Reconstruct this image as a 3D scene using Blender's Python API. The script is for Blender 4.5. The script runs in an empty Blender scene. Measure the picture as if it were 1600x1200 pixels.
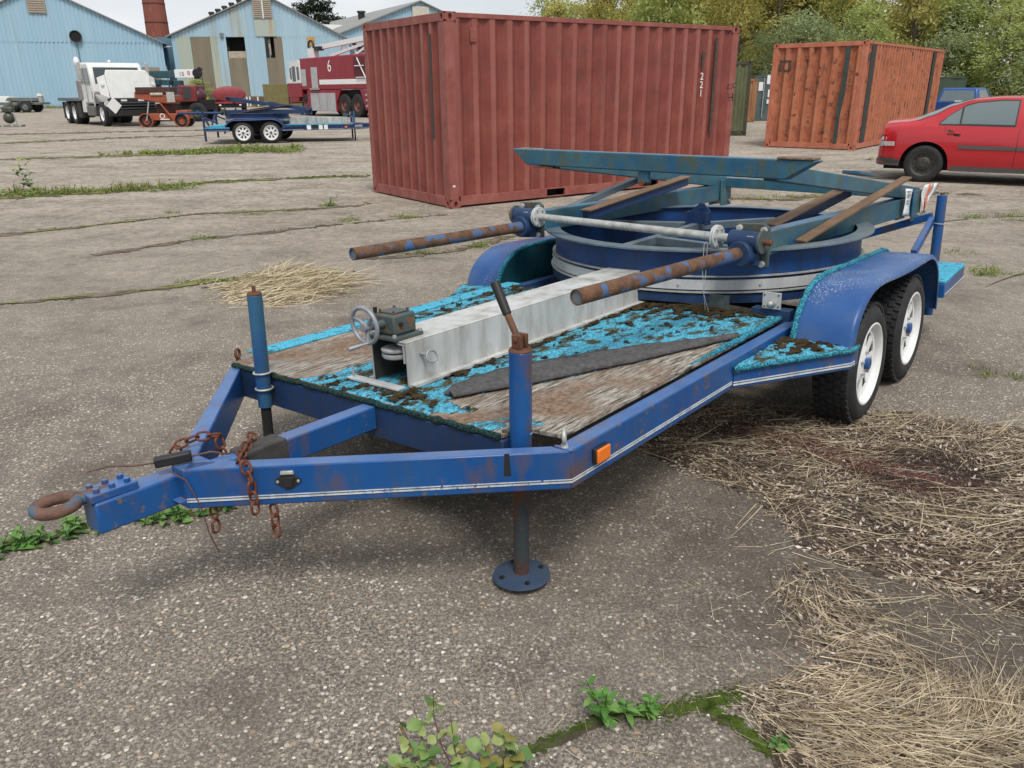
import bpy, bmesh, math, random
from math import pi, sin, cos, sqrt, radians, atan2, hypot
from mathutils import Vector, Matrix, noise as mnoise

SC = bpy.context.scene
COL = SC.collection
rnd = random.Random(7)

# ------------------------------------------------------------------ camera
CAM_H, PITCH, ROLL, FPX = 1.625, 0.357, -0.0085, 1240.0
cam_d = bpy.data.cameras.new('camera')
cam_d.sensor_fit = 'HORIZONTAL'
cam_d.sensor_width = 36.0
cam_d.lens = 36.0 * FPX / 1600.0
cam_d.clip_start = 0.05
cam_d.clip_end = 2000.0
cam = bpy.data.objects.new('camera', cam_d)
COL.objects.link(cam)
_fw = Vector((0, cos(PITCH), -sin(PITCH)))
_rt = Vector((1, 0, 0))
_up = _rt.cross(_fw)
_r2 = cos(ROLL) * _rt + sin(ROLL) * _up
_u2 = -sin(ROLL) * _rt + cos(ROLL) * _up
cam.matrix_world = Matrix(((_r2.x, _u2.x, -_fw.x, 0), (_r2.y, _u2.y, -_fw.y, 0),
                           (_r2.z, _u2.z, -_fw.z, CAM_H), (0, 0, 0, 1)))
SC.camera = cam

# ------------------------------------------------------------------ light and exposure
SUN_EL, SUN_AZ = radians(58), radians(168)      # azimuth clockwise from +Y: behind the camera
SC.view_settings.view_transform = 'Standard'
SC.view_settings.look = 'None'
SC.view_settings.exposure = 0.42
SC.view_settings.gamma = 1.0
SC.view_settings.use_curve_mapping = False
W = bpy.data.worlds.new('World')
SC.world = W
W.use_nodes = True
wn = W.node_tree
wn.nodes.clear()
wo = wn.nodes.new('ShaderNodeOutputWorld')
bg = wn.nodes.new('ShaderNodeBackground')
sky = wn.nodes.new('ShaderNodeTexSky')
sky.sky_type = 'NISHITA'
sky.sun_disc = False
sky.sun_elevation = SUN_EL
sky.sun_rotation = SUN_AZ
sky.air_density = 1.0
sky.dust_density = 2.0
tc = wn.nodes.new('ShaderNodeTexCoord')
mp = wn.nodes.new('ShaderNodeMapping')
mp.inputs['Scale'].default_value = (1.0, 1.0, 2.6)
nz = wn.nodes.new('ShaderNodeTexNoise')
nz.inputs['Scale'].default_value = 2.3
nz.inputs['Detail'].default_value = 7
nz.inputs['Roughness'].default_value = 0.55
cr = wn.nodes.new('ShaderNodeValToRGB')
cr.color_ramp.elements[0].position = 0.30
cr.color_ramp.elements[0].color = (0.62, 0.62, 0.62, 1)
cr.color_ramp.elements[1].position = 0.55
cr.color_ramp.elements[1].color = (1, 1, 1, 1)
nz2 = wn.nodes.new('ShaderNodeTexNoise')
nz2.inputs['Scale'].default_value = 4.0
nz2.inputs['Detail'].default_value = 6
cc = wn.nodes.new('ShaderNodeValToRGB')
cc.color_ramp.elements[0].position = 0.32
cc.color_ramp.elements[0].color = (5.9, 6.35, 6.9, 1)
cc.color_ramp.elements[1].position = 0.62
cc.color_ramp.elements[1].color = (7.7, 7.95, 8.2, 1)
mx = wn.nodes.new('ShaderNodeMixRGB')
L_ = wn.links.new
L_(tc.outputs['Generated'], mp.inputs['Vector'])
L_(mp.outputs[0], nz.inputs['Vector'])
L_(mp.outputs[0], nz2.inputs['Vector'])
L_(nz.outputs['Fac'], cr.inputs[0])
L_(nz2.outputs['Fac'], cc.inputs[0])
L_(cr.outputs[0], mx.inputs[0])
L_(sky.outputs[0], mx.inputs[1])
L_(cc.outputs[0], mx.inputs[2])
L_(mx.outputs[0], bg.inputs['Color'])
bg.inputs['Strength'].default_value = 0.085
L_(bg.outputs[0], wo.inputs['Surface'])

sun_d = bpy.data.lights.new('sun', 'SUN')
sun_d.energy = 2.2
sun_d.angle = radians(20)
sun_d.color = (1.0, 0.96, 0.9)
sun = bpy.data.objects.new('sun', sun_d)
COL.objects.link(sun)
_d = Vector((sin(SUN_AZ) * cos(SUN_EL), cos(SUN_AZ) * cos(SUN_EL), sin(SUN_EL)))
sun.rotation_euler = _d.to_track_quat('Z', 'Y').to_euler()
sun.location = (0, 0, 60)

# ------------------------------------------------------------------ object helpers
def tag(o, label=None, cat=None, group=None, kind=None):
    if label: o['label'] = label
    if cat: o['category'] = cat
    if group: o['group'] = group
    if kind: o['kind'] = kind
    return o

def thing(name, label, cat, loc=(0, 0, 0), rotz=0.0, group=None, parent=None):
    o = bpy.data.objects.new(name, None)
    o.empty_display_size = 0.2
    COL.objects.link(o)
    o.location = loc
    o.rotation_euler = (0, 0, rotz)
    return tag(o, label, cat, group)

def copy_tree(o, parent=None):
    c = o.copy()
    COL.objects.link(c)
    if parent is not None:
        c.parent = parent
        c.matrix_parent_inverse = o.matrix_parent_inverse.copy()
    for ch in list(o.children):
        copy_tree(ch, c)
    return c

class MB:
    """collects primitives into one mesh; xf maps feature coordinates to object coordinates"""
    def __init__(s, xf=None):
        s.v = []; s.f = []; s.xf = xf
    def add(s, vs, fs):
        n = len(s.v)
        for p in vs:
            s.v.append(tuple(s.xf(*p)) if s.xf else tuple(p))
        for f in fs:
            s.f.append([i + n for i in f])
        return s
    def box(s, x0, x1, y0, y1, z0, z1):
        return s.add([(x0,y0,z0),(x1,y0,z0),(x1,y1,z0),(x0,y1,z0),(x0,y0,z1),(x1,y0,z1),(x1,y1,z1),(x0,y1,z1)],
                     [(0,3,2,1),(4,5,6,7),(0,1,5,4),(1,2,6,5),(2,3,7,6),(3,0,4,7)])
    def beam(s, p0, p1, w, h, up=(0,0,1), c0=0.0, c1=0.0):
        """box from p0 to p1; w across, h along up; c0/c1 shorten the lower edge at the ends (mitre)"""
        p0 = Vector(p0); p1 = Vector(p1); d = (p1-p0); L = d.length; d.normalize()
        a = d.cross(Vector(up)).normalized(); b = a.cross(d).normalized()
        vs = []
        for q, sg, c in ((p0, 1, c0), (p1, -1, c1)):
            for ia, ib in ((-1,-1),(1,-1),(1,1),(-1,1)):
                vs.append(q + a*(ia*w/2) + b*(ib*h/2) + d*(sg*c if ib < 0 else 0))
        return s.add([tuple(v) for v in vs], [(0,1,2,3),(7,6,5,4),(0,4,5,1),(1,5,6,2),(2,6,7,3),(3,7,4,0)])
    def cyl(s, p0, p1, r0, r1=None, n=16, cap=True):
        if r1 is None: r1 = r0
        p0 = Vector(p0); p1 = Vector(p1); d = (p1-p0).normalized()
        a = d.orthogonal().normalized(); b = d.cross(a)
        vs = []
        for q, r in ((p0, r0), (p1, r1)):
            for i in range(n):
                t = 2*pi*i/n
                vs.append(tuple(q + a*(r*cos(t)) + b*(r*sin(t))))
        fs = [(i, (i+1) % n, n+(i+1) % n, n+i) for i in range(n)]
        if cap: fs += [tuple(range(n-1, -1, -1)), tuple(range(n, 2*n))]
        return s.add(vs, fs)
    def pipe(s, p0, p1, ro, ri, n=20):
        p0 = Vector(p0); p1 = Vector(p1); d = (p1-p0).normalized()
        a = d.orthogonal().normalized(); b = d.cross(a)
        vs = []
        for q, r in ((p0, ro), (p1, ro), (p1, ri), (p0, ri)):
            for i in range(n):
                t = 2*pi*i/n
                vs.append(tuple(q + a*(r*cos(t)) + b*(r*sin(t))))
        fs = []
        for k in range(4):
            k2 = (k+1) % 4
            fs += [(k*n+i, k*n+(i+1) % n, k2*n+(i+1) % n, k2*n+i) for i in range(n)]
        return s.add(vs, fs)
    def path(s, pts, r, n=8, closed=False, cap=True):
        pts = [Vector(p) for p in pts]; m = len(pts)
        rr = r if isinstance(r, (list, tuple)) else [r]*m
        vs = []; prev = None
        for i, p in enumerate(pts):
            if closed: d = pts[(i+1) % m] - pts[i-1]
            else: d = pts[min(i+1, m-1)] - pts[max(i-1, 0)]
            d.normalize()
            if prev is None: a = d.orthogonal().normalized()
            else:
                a = prev - d*prev.dot(d)
                a = a.normalized() if a.length > 1e-6 else d.orthogonal().normalized()
            prev = a; b = d.cross(a)
            for k in range(n):
                t = 2*pi*k/n
                vs.append(tuple(p + a*(rr[i]*cos(t)) + b*(rr[i]*sin(t))))
        fs = []
        for i in range(m if closed else m-1):
            j = (i+1) % m
            fs += [(i*n+k, i*n+(k+1) % n, j*n+(k+1) % n, j*n+k) for k in range(n)]
        if cap and not closed: fs += [tuple(range(n-1, -1, -1)), tuple(range((m-1)*n, m*n))]
        return s.add(vs, fs)
    def ring(s, c, axis, R, r, n=24, m=8, sx=1.0, sdir=None):
        c = Vector(c); ax = Vector(axis).normalized()
        a = (Vector(sdir) if sdir else ax.orthogonal()).normalized(); b = ax.cross(a)
        return s.path([c + a*(R*sx*cos(2*pi*i/n)) + b*(R*sin(2*pi*i/n)) for i in range(n)], r, m, closed=True)
    def lathe(s, prof, c, axis, n=32, closed=False, a0=0.0, a1=2*pi):
        c = Vector(c); ax = Vector(axis).normalized()
        a = ax.orthogonal().normalized(); b = ax.cross(a)
        full = abs(a1-a0-2*pi) < 1e-6
        m = n if full else n+1
        vs = []
        for i in range(m):
            t = a0 + (a1-a0)*i/n
            e = a*cos(t) + b*sin(t)
            for r, z in prof: vs.append(tuple(c + e*r + ax*z))
        k = len(prof); fs = []
        for i in range(n):
            j = (i+1) % m
            for q in range(k if closed else k-1):
                q2 = (q+1) % k
                fs.append((i*k+q, j*k+q, j*k+q2, i*k+q2))
        return s.add(vs, fs)
    def prism(s, pts, vec):
        """polygon (3d points) extruded along vec"""
        n = len(pts); v = Vector(vec)
        vs = [tuple(p) for p in pts] + [tuple(Vector(p)+v) for p in pts]
        fs = [tuple(range(n-1, -1, -1)), tuple(range(n, 2*n))] + [(i, (i+1) % n, n+(i+1) % n, n+i) for i in range(n)]
        return s.add(vs, fs)
    def strip(s, prof, vec, thick=None):
        """open polyline swept along vec"""
        n = len(prof); v = Vector(vec)
        vs = [tuple(p) for p in prof] + [tuple(Vector(p)+v) for p in prof]
        return s.add(vs, [(i, i+1, n+i+1, n+i) for i in range(n-1)])
    def ball(s, c, rx, ry=None, rz=None, n=12, m=8):
        ry = ry or rx; rz = rz or rx
        vs = [(c[0], c[1], c[2]-rz)]
        for j in range(1, m):
            t = -pi/2 + pi*j/m
            for i in range(n):
                p = 2*pi*i/n
                vs.append((c[0]+rx*cos(t)*cos(p), c[1]+ry*cos(t)*sin(p), c[2]+rz*sin(t)))
        vs.append((c[0], c[1], c[2]+rz))
        fs = [(0, 1+(i+1) % n, 1+i) for i in range(n)]
        for j in range(m-2):
            fs += [(1+j*n+i, 1+j*n+(i+1) % n, 1+(j+1)*n+(i+1) % n, 1+(j+1)*n+i) for i in range(n)]
        q = 1+(m-2)*n
        fs += [(q+i, q+(i+1) % n, len(vs)-1) for i in range(n)]
        return s.add(vs, fs)
    def mesh(s, name, mat, smooth=35, recalc=True):
        me = bpy.data.meshes.new(name)
        me.from_pydata(s.v, [], s.f)
        if recalc and len(s.f) < 60000:
            bm = bmesh.new(); bm.from_mesh(me)
            bmesh.ops.recalc_face_normals(bm, faces=bm.faces)
            bm.to_mesh(me); bm.free()
        if mat is not None: me.materials.append(mat)
        if smooth:
            me.polygons.foreach_set('use_smooth', [True]*len(me.polygons))
            me.set_sharp_from_angle(angle=radians(smooth))
        me.update()
        return me
    def build(s, name, mat, parent=None, bevel=0.0, smooth=35, label=None, kind=None, cat=None, group=None, loc=None, recalc=True, seg=2):
        o = bpy.data.objects.new(name, s.mesh(name, mat, smooth, recalc))
        COL.objects.link(o)
        if parent is not None: o.parent = parent
        if loc is not None: o.location = loc
        if bevel:
            b = o.modifiers.new('bevel', 'BEVEL')
            b.width = bevel; b.segments = seg; b.limit_method = 'ANGLE'; b.angle_limit = radians(40)
            b.harden_normals = False
        return tag(o, label, cat, group, kind)

def solidify(o, t, off=-1):
    m = o.modifiers.new('thickness', 'SOLIDIFY'); m.thickness = t; m.offset = off
    return o

def text_obj(name, txt, size, mat, parent, M, depth=0.002, align='CENTER'):
    c = bpy.data.curves.new(name, 'FONT')
    c.body = txt; c.size = size; c.extrude = depth; c.align_x = align; c.align_y = 'CENTER'
    t = bpy.data.objects.new(name+'_curve', c)
    COL.objects.link(t)
    me = bpy.data.meshes.new_from_object(t)
    bpy.data.objects.remove(t)
    me.materials.clear(); me.materials.append(mat)
    o = bpy.data.objects.new(name, me)
    COL.objects.link(o)
    if parent is not None: o.parent = parent
    o.matrix_local = M
    return o

def frame(origin, right, up):
    r = Vector(right).normalized(); u = Vector(up).normalized(); n = r.cross(u); o = Vector(origin)
    return Matrix(((r.x, u.x, n.x, o.x), (r.y, u.y, n.y, o.y), (r.z, u.z, n.z, o.z), (0, 0, 0, 1)))

# ------------------------------------------------------------------ material helpers
class NT:
    def __init__(s, name):
        s.m = bpy.data.materials.new(name); s.m.use_nodes = True
        s.t = s.m.node_tree; s.t.nodes.clear()
        s.out = s.t.nodes.new('ShaderNodeOutputMaterial')
        s.tc = s.t.nodes.new('ShaderNodeTexCoord')
    def n(s, typ, ins=None, **props):
        nd = s.t.nodes.new(typ)
        for k, v in props.items(): setattr(nd, k, v)
        for k, v in (ins or {}).items(): s.set(nd.inputs[k], v)
        return nd
    def set(s, sock, v):
        if hasattr(v, 'is_linked') or isinstance(v, bpy.types.NodeSocket): s.t.links.new(v, sock)
        elif isinstance(v, (tuple, list)) and len(v) == 3 and sock.type == 'RGBA': sock.default_value = (*v, 1)
        else: sock.default_value = v
    def co(s, scale=(1, 1, 1), rot=(0, 0, 0), loc=(0, 0, 0), src='Object'):
        return s.n('ShaderNodeMapping', {'Vector': s.tc.outputs[src], 'Scale': scale, 'Rotation': rot, 'Location': loc}).outputs[0]
    def noise(s, scale, detail=4, rough=0.55, vec=None, dist=0.0):
        return s.n('ShaderNodeTexNoise', {'Vector': vec if vec is not None else s.tc.outputs['Object'], 'Scale': scale, 'Detail': detail, 'Roughness': rough, 'Distortion': dist}).outputs['Fac']
    def voro(s, scale, vec=None, feature='F1', rand=1.0):
        return s.n('ShaderNodeTexVoronoi', {'Vector': vec if vec is not None else s.tc.outputs['Object'], 'Scale': scale, 'Randomness': rand}, feature=feature)
    def ramp(s, fac, stops, interp='LINEAR'):
        r = s.n('ShaderNodeValToRGB', {0: fac}); e = r.color_ramp; e.interpolation = interp
        while len(e.elements) < len(stops): e.elements.new(0.5)
        for el, (p, c) in zip(e.elements, stops):
            el.position = p
            el.color = (c, c, c, 1) if isinstance(c, (int, float)) else (*c, 1)
        return r.outputs[0]
    def mix(s, f, a, b, mode='MIX'):
        nd = s.n('ShaderNodeMixRGB', blend_type=mode)
        s.set(nd.inputs[0], f); s.set(nd.inputs[1], a); s.set(nd.inputs[2], b)
        return nd.outputs[0]
    def math(s, op, a, b=0.0, clamp=False):
        nd = s.n('ShaderNodeMath', operation=op, use_clamp=clamp)
        s.set(nd.inputs[0], a); s.set(nd.inputs[1], b)
        return nd.outputs[0]
    def bump(s, h, strength=0.3, dist=0.01, nrm=None):
        ins = {'Height': h, 'Strength': strength, 'Distance': dist}
        if nrm is not None: ins['Normal'] = nrm
        return s.n('ShaderNodeBump', ins).outputs[0]
    def pbr(s, color, rough=0.5, metal=0.0, normal=None, spec=0.5, **kw):
        b = s.n('ShaderNodeBsdfPrincipled')
        s.set(b.inputs['Base Color'], color); s.set(b.inputs['Roughness'], rough); s.set(b.inputs['Metallic'], metal)
        s.set(b.inputs['Specular IOR Level'], spec)
        if normal is not None: s.set(b.inputs['Normal'], normal)
        for k, v in kw.items(): s.set(b.inputs[k], v)
        s.t.links.new(b.outputs[0], s.out.inputs[0])
        return s.m

def paint(name, base, fade, rust=0.0, grime=0.3, grime_col=(0.05, 0.055, 0.035), rough=0.42, edge=False, scale=1.0, streak=True, rust_col=(0.16, 0.055, 0.02), chips=0.0, chip_col=(0.6, 0.62, 0.65), chip_scale=24, ribs=None, chalk=0.0, stain=0.0, stain_col=(0.115, 0.065, 0.025), dents=0.0):
    t = NT(name)
    n1 = t.noise(2.2*scale, 5)
    c = t.mix(t.ramp(n1, [(0.35, 0.0), (0.72, 1.0)]), base, fade)
    n0 = t.noise(30*scale, 3)
    c = t.mix(t.math('MULTIPLY', n0, 0.25), c, (fade[0]*0.6, fade[1]*0.6, fade[2]*0.6))
    if grime:
        v = t.co((6*scale, 6*scale, 0.9*scale) if streak else (4*scale, 4*scale, 4*scale))
        n2 = t.noise(2.0, 6, 0.62, v)
        c = t.mix(t.math('MULTIPLY', t.ramp(n2, [(0.45, 0.0), (0.75, 1.0)]), grime), c, grime_col)
    if stain:     # soft rusty run-off stains
        q = t.noise(7.5*scale, 6, 0.62, t.co((1, 1, 0.55), (0, 0, 0), (2, 5, 1)))
        c = t.mix(t.math('MULTIPLY', t.ramp(q, [(0.50, 0.0), (0.68, 1.0)]), stain), c, stain_col)
    if chalk:     # upper faces painted paler to stand in for sky reflection
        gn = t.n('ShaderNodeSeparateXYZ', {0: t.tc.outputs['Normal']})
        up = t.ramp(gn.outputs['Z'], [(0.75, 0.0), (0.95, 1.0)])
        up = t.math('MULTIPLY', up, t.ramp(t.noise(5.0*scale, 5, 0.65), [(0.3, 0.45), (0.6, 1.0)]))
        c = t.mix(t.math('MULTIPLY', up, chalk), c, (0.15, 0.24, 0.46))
    if ribs:      # outer flats paler: scuffed paint, plus rib light contrast put into the colour
        sx = t.n('ShaderNodeSeparateXYZ', {0: t.tc.outputs['Object']})
        Lx, Wy, thr, amt, scuff_lit = ribs
        dx = t.math('MINIMUM', sx.outputs['X'], t.math('SUBTRACT', Lx, sx.outputs['X']))
        dy = t.math('MINIMUM', sx.outputs['Y'], t.math('SUBTRACT', Wy, sx.outputs['Y']))
        outer = t.math('LESS_THAN', t.math('MINIMUM', dx, dy), thr)
        pat = t.ramp(t.noise(1.0, 3, 0.5, t.co((2.6, 2.6, 0.25))), [(0.36, 0.25), (0.62, 1.0)])
        c = t.mix(t.math('MULTIPLY', t.math('MULTIPLY', outer, pat), amt), c, scuff_lit)
    r = rough
    m = None
    if rust:
        n3 = t.noise(5.5*scale, 9, 0.68)
        lo = 0.80 - 0.42*rust
        m = t.ramp(n3, [(lo, 0.0), (lo+0.05, 1.0)])
        if edge:
            bv = t.n('ShaderNodeBevel', {'Radius': 0.009}, samples=4)
            geo = t.n('ShaderNodeNewGeometry')
            dt = t.n('ShaderNodeVectorMath', {0: bv.outputs[0], 1: geo.outputs['Normal']}, operation='DOT_PRODUCT')
            e = t.ramp(dt.outputs['Value'], [(0.80, 1.0), (0.985, 0.0)])
            e = t.math('MULTIPLY', e, t.ramp(t.noise(26*scale, 4), [(0.5, 0.0), (0.6, 1.0)]))
            m = t.math('MAXIMUM', m, t.math('MULTIPLY', e, 0.75))
        rc = t.mix(t.noise(22*scale, 5), (rust_col[0]*0.45, rust_col[1]*0.45, rust_col[2]*0.5), (rust_col[0]*1.5, rust_col[1]*1.5, rust_col[2]*1.3))
        c = t.mix(m, c, rc)
        r = t.mix(m, (rough, rough, rough), (0.85, 0.85, 0.85))
    if chips:
        n4 = t.noise(chip_scale*scale, 4, 0.62)
        n5 = t.noise(2.6*scale, 2)
        mm = t.math('MULTIPLY', t.ramp(n4, [(0.66-0.1*chips, 0), (0.68-0.1*chips, 1)]), t.ramp(n5, [(0.5, 0), (0.6, 1)]))
        c = t.mix(mm, c, chip_col)
    nb = t.bump(t.noise(60*scale, 3), 0.08, 0.004)
    if m is not None: nb = t.bump(m, 0.35, 0.002, nb)
    if dents: nb = t.bump(t.noise(2.4, 3, 0.5), dents, 0.05, nb)
    return t.pbr(c, r, 0.0, nb, 0.36)

def plain(name, col, rough=0.6, metal=0.0, var=0.25, scale=6.0, bump=0.0, spec=0.5):
    t = NT(name)
    n = t.noise(scale, 6, 0.6)
    c = t.mix(t.ramp(n, [(0.3, 0), (0.7, 1)]), tuple(x*(1-var) for x in col), tuple(min(1, x*(1+var)) for x in col))
    return t.pbr(c, rough, metal, t.bump(t.noise(scale*8, 4), bump, 0.01) if bump else None, spec)

def rusty(name, c1=(0.17, 0.07, 0.035), c2=(0.075, 0.035, 0.022), scale=14, other=None, amt=0.5):
    t = NT(name)
    c = t.mix(t.ramp(t.noise(scale, 8, 0.65), [(0.35, 0), (0.65, 1)]), c2, c1)
    if other is not None:
        m = t.ramp(t.noise(scale*0.55, 5, 0.55), [(amt-0.02, 0), (amt+0.02, 1)])
        c = t.mix(m, c, other)
    return t.pbr(c, 0.78, 0.0, t.bump(t.noise(scale*6, 5), 0.4, 0.004), 0.3)

M = {}
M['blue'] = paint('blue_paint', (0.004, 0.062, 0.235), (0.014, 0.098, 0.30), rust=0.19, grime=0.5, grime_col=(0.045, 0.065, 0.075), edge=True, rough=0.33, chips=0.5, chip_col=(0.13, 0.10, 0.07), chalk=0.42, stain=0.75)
M['blue_dark'] = paint('dark_blue_paint', (0.008, 0.032, 0.11), (0.02, 0.05, 0.13), rust=0.12, grime=0.6, grime_col=(0.028, 0.032, 0.03), rough=0.5)
M['blue_fender'] = paint('fender_blue_paint', (0.012, 0.068, 0.235), (0.045, 0.12, 0.30), rust=0.0, grime=0.35, grime_col=(0.10, 0.13, 0.18), rough=0.38, chips=0.75, chip_col=(0.40, 0.45, 0.50), streak=False, chip_scale=130)
M['blue_drum'] = paint('drum_blue_paint', (0.007, 0.042, 0.16), (0.015, 0.07, 0.22), rust=0.06, grime=0.75, grime_col=(0.022, 0.026, 0.028), rough=0.45)
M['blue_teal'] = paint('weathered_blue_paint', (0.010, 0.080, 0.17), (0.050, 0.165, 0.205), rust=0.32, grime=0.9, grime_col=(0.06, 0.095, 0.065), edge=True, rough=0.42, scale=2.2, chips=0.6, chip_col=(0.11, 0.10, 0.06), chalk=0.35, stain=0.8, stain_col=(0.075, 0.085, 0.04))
M['blue_flange'] = paint('flange_grey_blue_paint', (0.09, 0.13, 0.17), (0.17, 0.20, 0.21), rust=0.2, grime=0.5, grime_col=(0.05, 0.06, 0.05), rough=0.55)
M['pole'] = rusty('peeling_blue_rust', (0.17, 0.085, 0.045), (0.075, 0.042, 0.028), 21, (0.060, 0.115, 0.23), 0.56)
M['rust'] = rusty('rust')
M['rust_chain'] = rusty('chain_rust', (0.19, 0.06, 0.03), (0.06, 0.022, 0.015), 40)
M['rust_bar'] = paint('rusted_bar', (0.15, 0.085, 0.05), (0.22, 0.14, 0.085), rust=0.5, grime=0.5, grime_col=(0.06, 0.075, 0.05), rough=0.8, rust_col=(0.17, 0.07, 0.04), streak=False, scale=3)
M['alu'] = paint('dirty_aluminium', (0.42, 0.43, 0.42), (0.55, 0.56, 0.55), rust=0.0, grime=0.7, grime_col=(0.15, 0.135, 0.105), rough=0.5, stain=0.45, stain_col=(0.20, 0.17, 0.12))
M['alu_band'] = paint('aluminium_band', (0.42, 0.43, 0.43), (0.52, 0.53, 0.53), rust=0.0, grime=0.5, grime_col=(0.2, 0.19, 0.17), rough=0.45)
M['galv'] = plain('galvanised_steel', (0.42, 0.42, 0.40), 0.5, 0.35, 0.3, 25, 0.15)
M['zinc_wheel'] = plain('grey_cast_wheel', (0.27, 0.29, 0.32), 0.5, 0.3, 0.2, 20, 0.1)
M['white_paint'] = paint('white_wheel_paint', (0.72, 0.73, 0.73), (0.80, 0.81, 0.80), rust=0.10, grime=0.25, grime_col=(0.35, 0.28, 0.2), rough=0.35, scale=4)
M['rubber'] = plain('tyre_rubber', (0.016, 0.016, 0.017), 0.75, 0, 0.4, 18, 0.25)
M['black'] = plain('black_plastic', (0.012, 0.012, 0.013), 0.55, 0, 0.3, 12)
M['void'] = plain('dark_interior', (0.008, 0.008, 0.009), 0.9, 0, 0.3, 4)
M['gear'] = paint('gearbox_paint', (0.05, 0.07, 0.075), (0.075, 0.10, 0.10), rust=0.62, grime=0.5, rough=0.55, scale=4, rust_col=(0.14, 0.085, 0.045))
M['gear_blue'] = paint('gear_blue_paint', (0.008, 0.028, 0.085), (0.022, 0.055, 0.14), rust=0.2, grime=0.5, grime_col=(0.03, 0.04, 0.035), rough=0.5, scale=4)
M['stripe'] = paint('white_pinstripe', (0.52, 0.55, 0.56), (0.62, 0.64, 0.64), rust=0.0, grime=0.6, grime_col=(0.12, 0.14, 0.17), rough=0.5, scale=3, chips=0.6, chip_col=(0.03, 0.07, 0.18))
M['amber'] = NT('amber_lens').pbr((0.75, 0.17, 0.015), 0.25, 0.0, None, 0.6)
M['red_lens'] = NT('red_lens').pbr((0.5, 0.015, 0.01), 0.2, 0.0, None, 0.6)
M['clear_lens'] = NT('clear_lens').pbr((0.7, 0.72, 0.74), 0.12, 0.3, None, 0.6)
M['glass'] = NT('dark_window_glass').pbr((0.035, 0.05, 0.052), 0.05, 0.0, None, 0.9)
M['paper'] = plain('paper_label', (0.74, 0.75, 0.74), 0.7, 0, 0.1, 60)
M['orange_tape'] = plain('orange_tape', (0.75, 0.16, 0.06), 0.6, 0, 0.15, 40)
M['letter_white'] = plain('white_lettering', (0.78, 0.78, 0.76), 0.6, 0, 0.1, 10)
M['letter_black'] = plain('black_marker', (0.02, 0.02, 0.022), 0.7, 0, 0.1, 10)

# worn carpet, moss and boards
def carpet_mat():
    t = NT('turquoise_carpet')
    n = t.noise(130, 3)
    n1 = t.noise(6, 5, 0.6)
    c = t.mix(t.ramp(n, [(0.36, 0), (0.62, 1)]), (0.018, 0.13, 0.19), (0.14, 0.50, 0.70))
    c = t.mix(t.math('MULTIPLY', t.ramp(n1, [(0.4, 0), (0.7, 1)]), 0.35), c, (0.03, 0.26, 0.33))
    v = t.noise(9.0, 8, 0.66, t.co((1.0, 1.7, 1.0)), 0.4)
    m = t.ramp(v, [(0.485, 0), (0.58, 1)])
    moss = t.mix(t.ramp(t.noise(70, 5, 0.7), [(0.35, 0), (0.65, 1)]), (0.022, 0.018, 0.010), (0.10, 0.085, 0.040))
    c = t.mix(m, c, moss)
    h = t.math('ADD', t.noise(190, 2), t.math('MULTIPLY', m, 1.0))
    return t.pbr(c, 0.95, 0, t.bump(h, 0.6, 0.005), 0.1)
M['carpet'] = carpet_mat()
def carpet_edge_mat(name, a, b):
    t = NT(name)
    n = t.noise(140, 3)
    c = t.mix(t.ramp(n, [(0.38, 0), (0.62, 1)]), a, b)
    m = t.ramp(t.noise(26, 5, 0.65), [(0.55, 0), (0.62, 1)])
    c = t.mix(t.math('MULTIPLY', m, 0.75), c, (0.045, 0.05, 0.03))
    return t.pbr(c, 0.95, 0, t.bump(t.noise(200, 2), 0.9, 0.008), 0.1)
M['carpet_edge'] = carpet_edge_mat('carpet_edge', (0.008, 0.055, 0.075), (0.07, 0.38, 0.52))
M['carpet_dark'] = carpet_edge_mat('damp_carpet', (0.004, 0.045, 0.065), (0.015, 0.13, 0.17))  # darker carpet colour for the left fender panel
M['carpet_clean'] = carpet_edge_mat('pale_carpet', (0.05, 0.30, 0.43), (0.13, 0.53, 0.74))  # brighter turquoise for the border and rear carpets
M['underlay'] = plain('carpet_backing', (0.095, 0.092, 0.092), 0.95, 0, 0.35, 40, 0.6, 0.1)
def wood_mat():
    t = NT('weathered_plywood')
    v = t.co((5.0, 46, 20), (0, 0, 0.12))
    n = t.noise(2.2, 9, 0.74, v, 0.5)
    c = t.ramp(n, [(0.37, (0.018, 0.014, 0.011)), (0.46, (0.15, 0.125, 0.10)), (0.55, (0.34, 0.31, 0.27)), (0.72, (0.58, 0.56, 0.52))])
    b = t.ramp(t.noise(2.6, 4), [(0.42, 0), (0.55, 1)])
    c2 = t.mix(t.ramp(t.noise(50, 6, 0.65), [(0.35, 0), (0.65, 1)]), (0.10, 0.065, 0.045), (0.27, 0.185, 0.13))
    c = t.mix(b, c2, c)
    return t.pbr(c, 0.9, 0, t.bump(n, 0.8, 0.004), 0.2)
M['wood'] = wood_mat()
M['wood_dark'] = plain('dark_wood_block', (0.045, 0.043, 0.04), 0.85, 0, 0.4, 20, 0.5)
M['moss_brown'] = plain('brown_moss', (0.052, 0.037, 0.019), 0.95, 0, 0.75, 28, 1.0, 0.1)
M['moss'] = plain('green_moss', (0.062, 0.095, 0.016), 0.95, 0, 0.6, 30, 0.8, 0.1)

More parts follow.
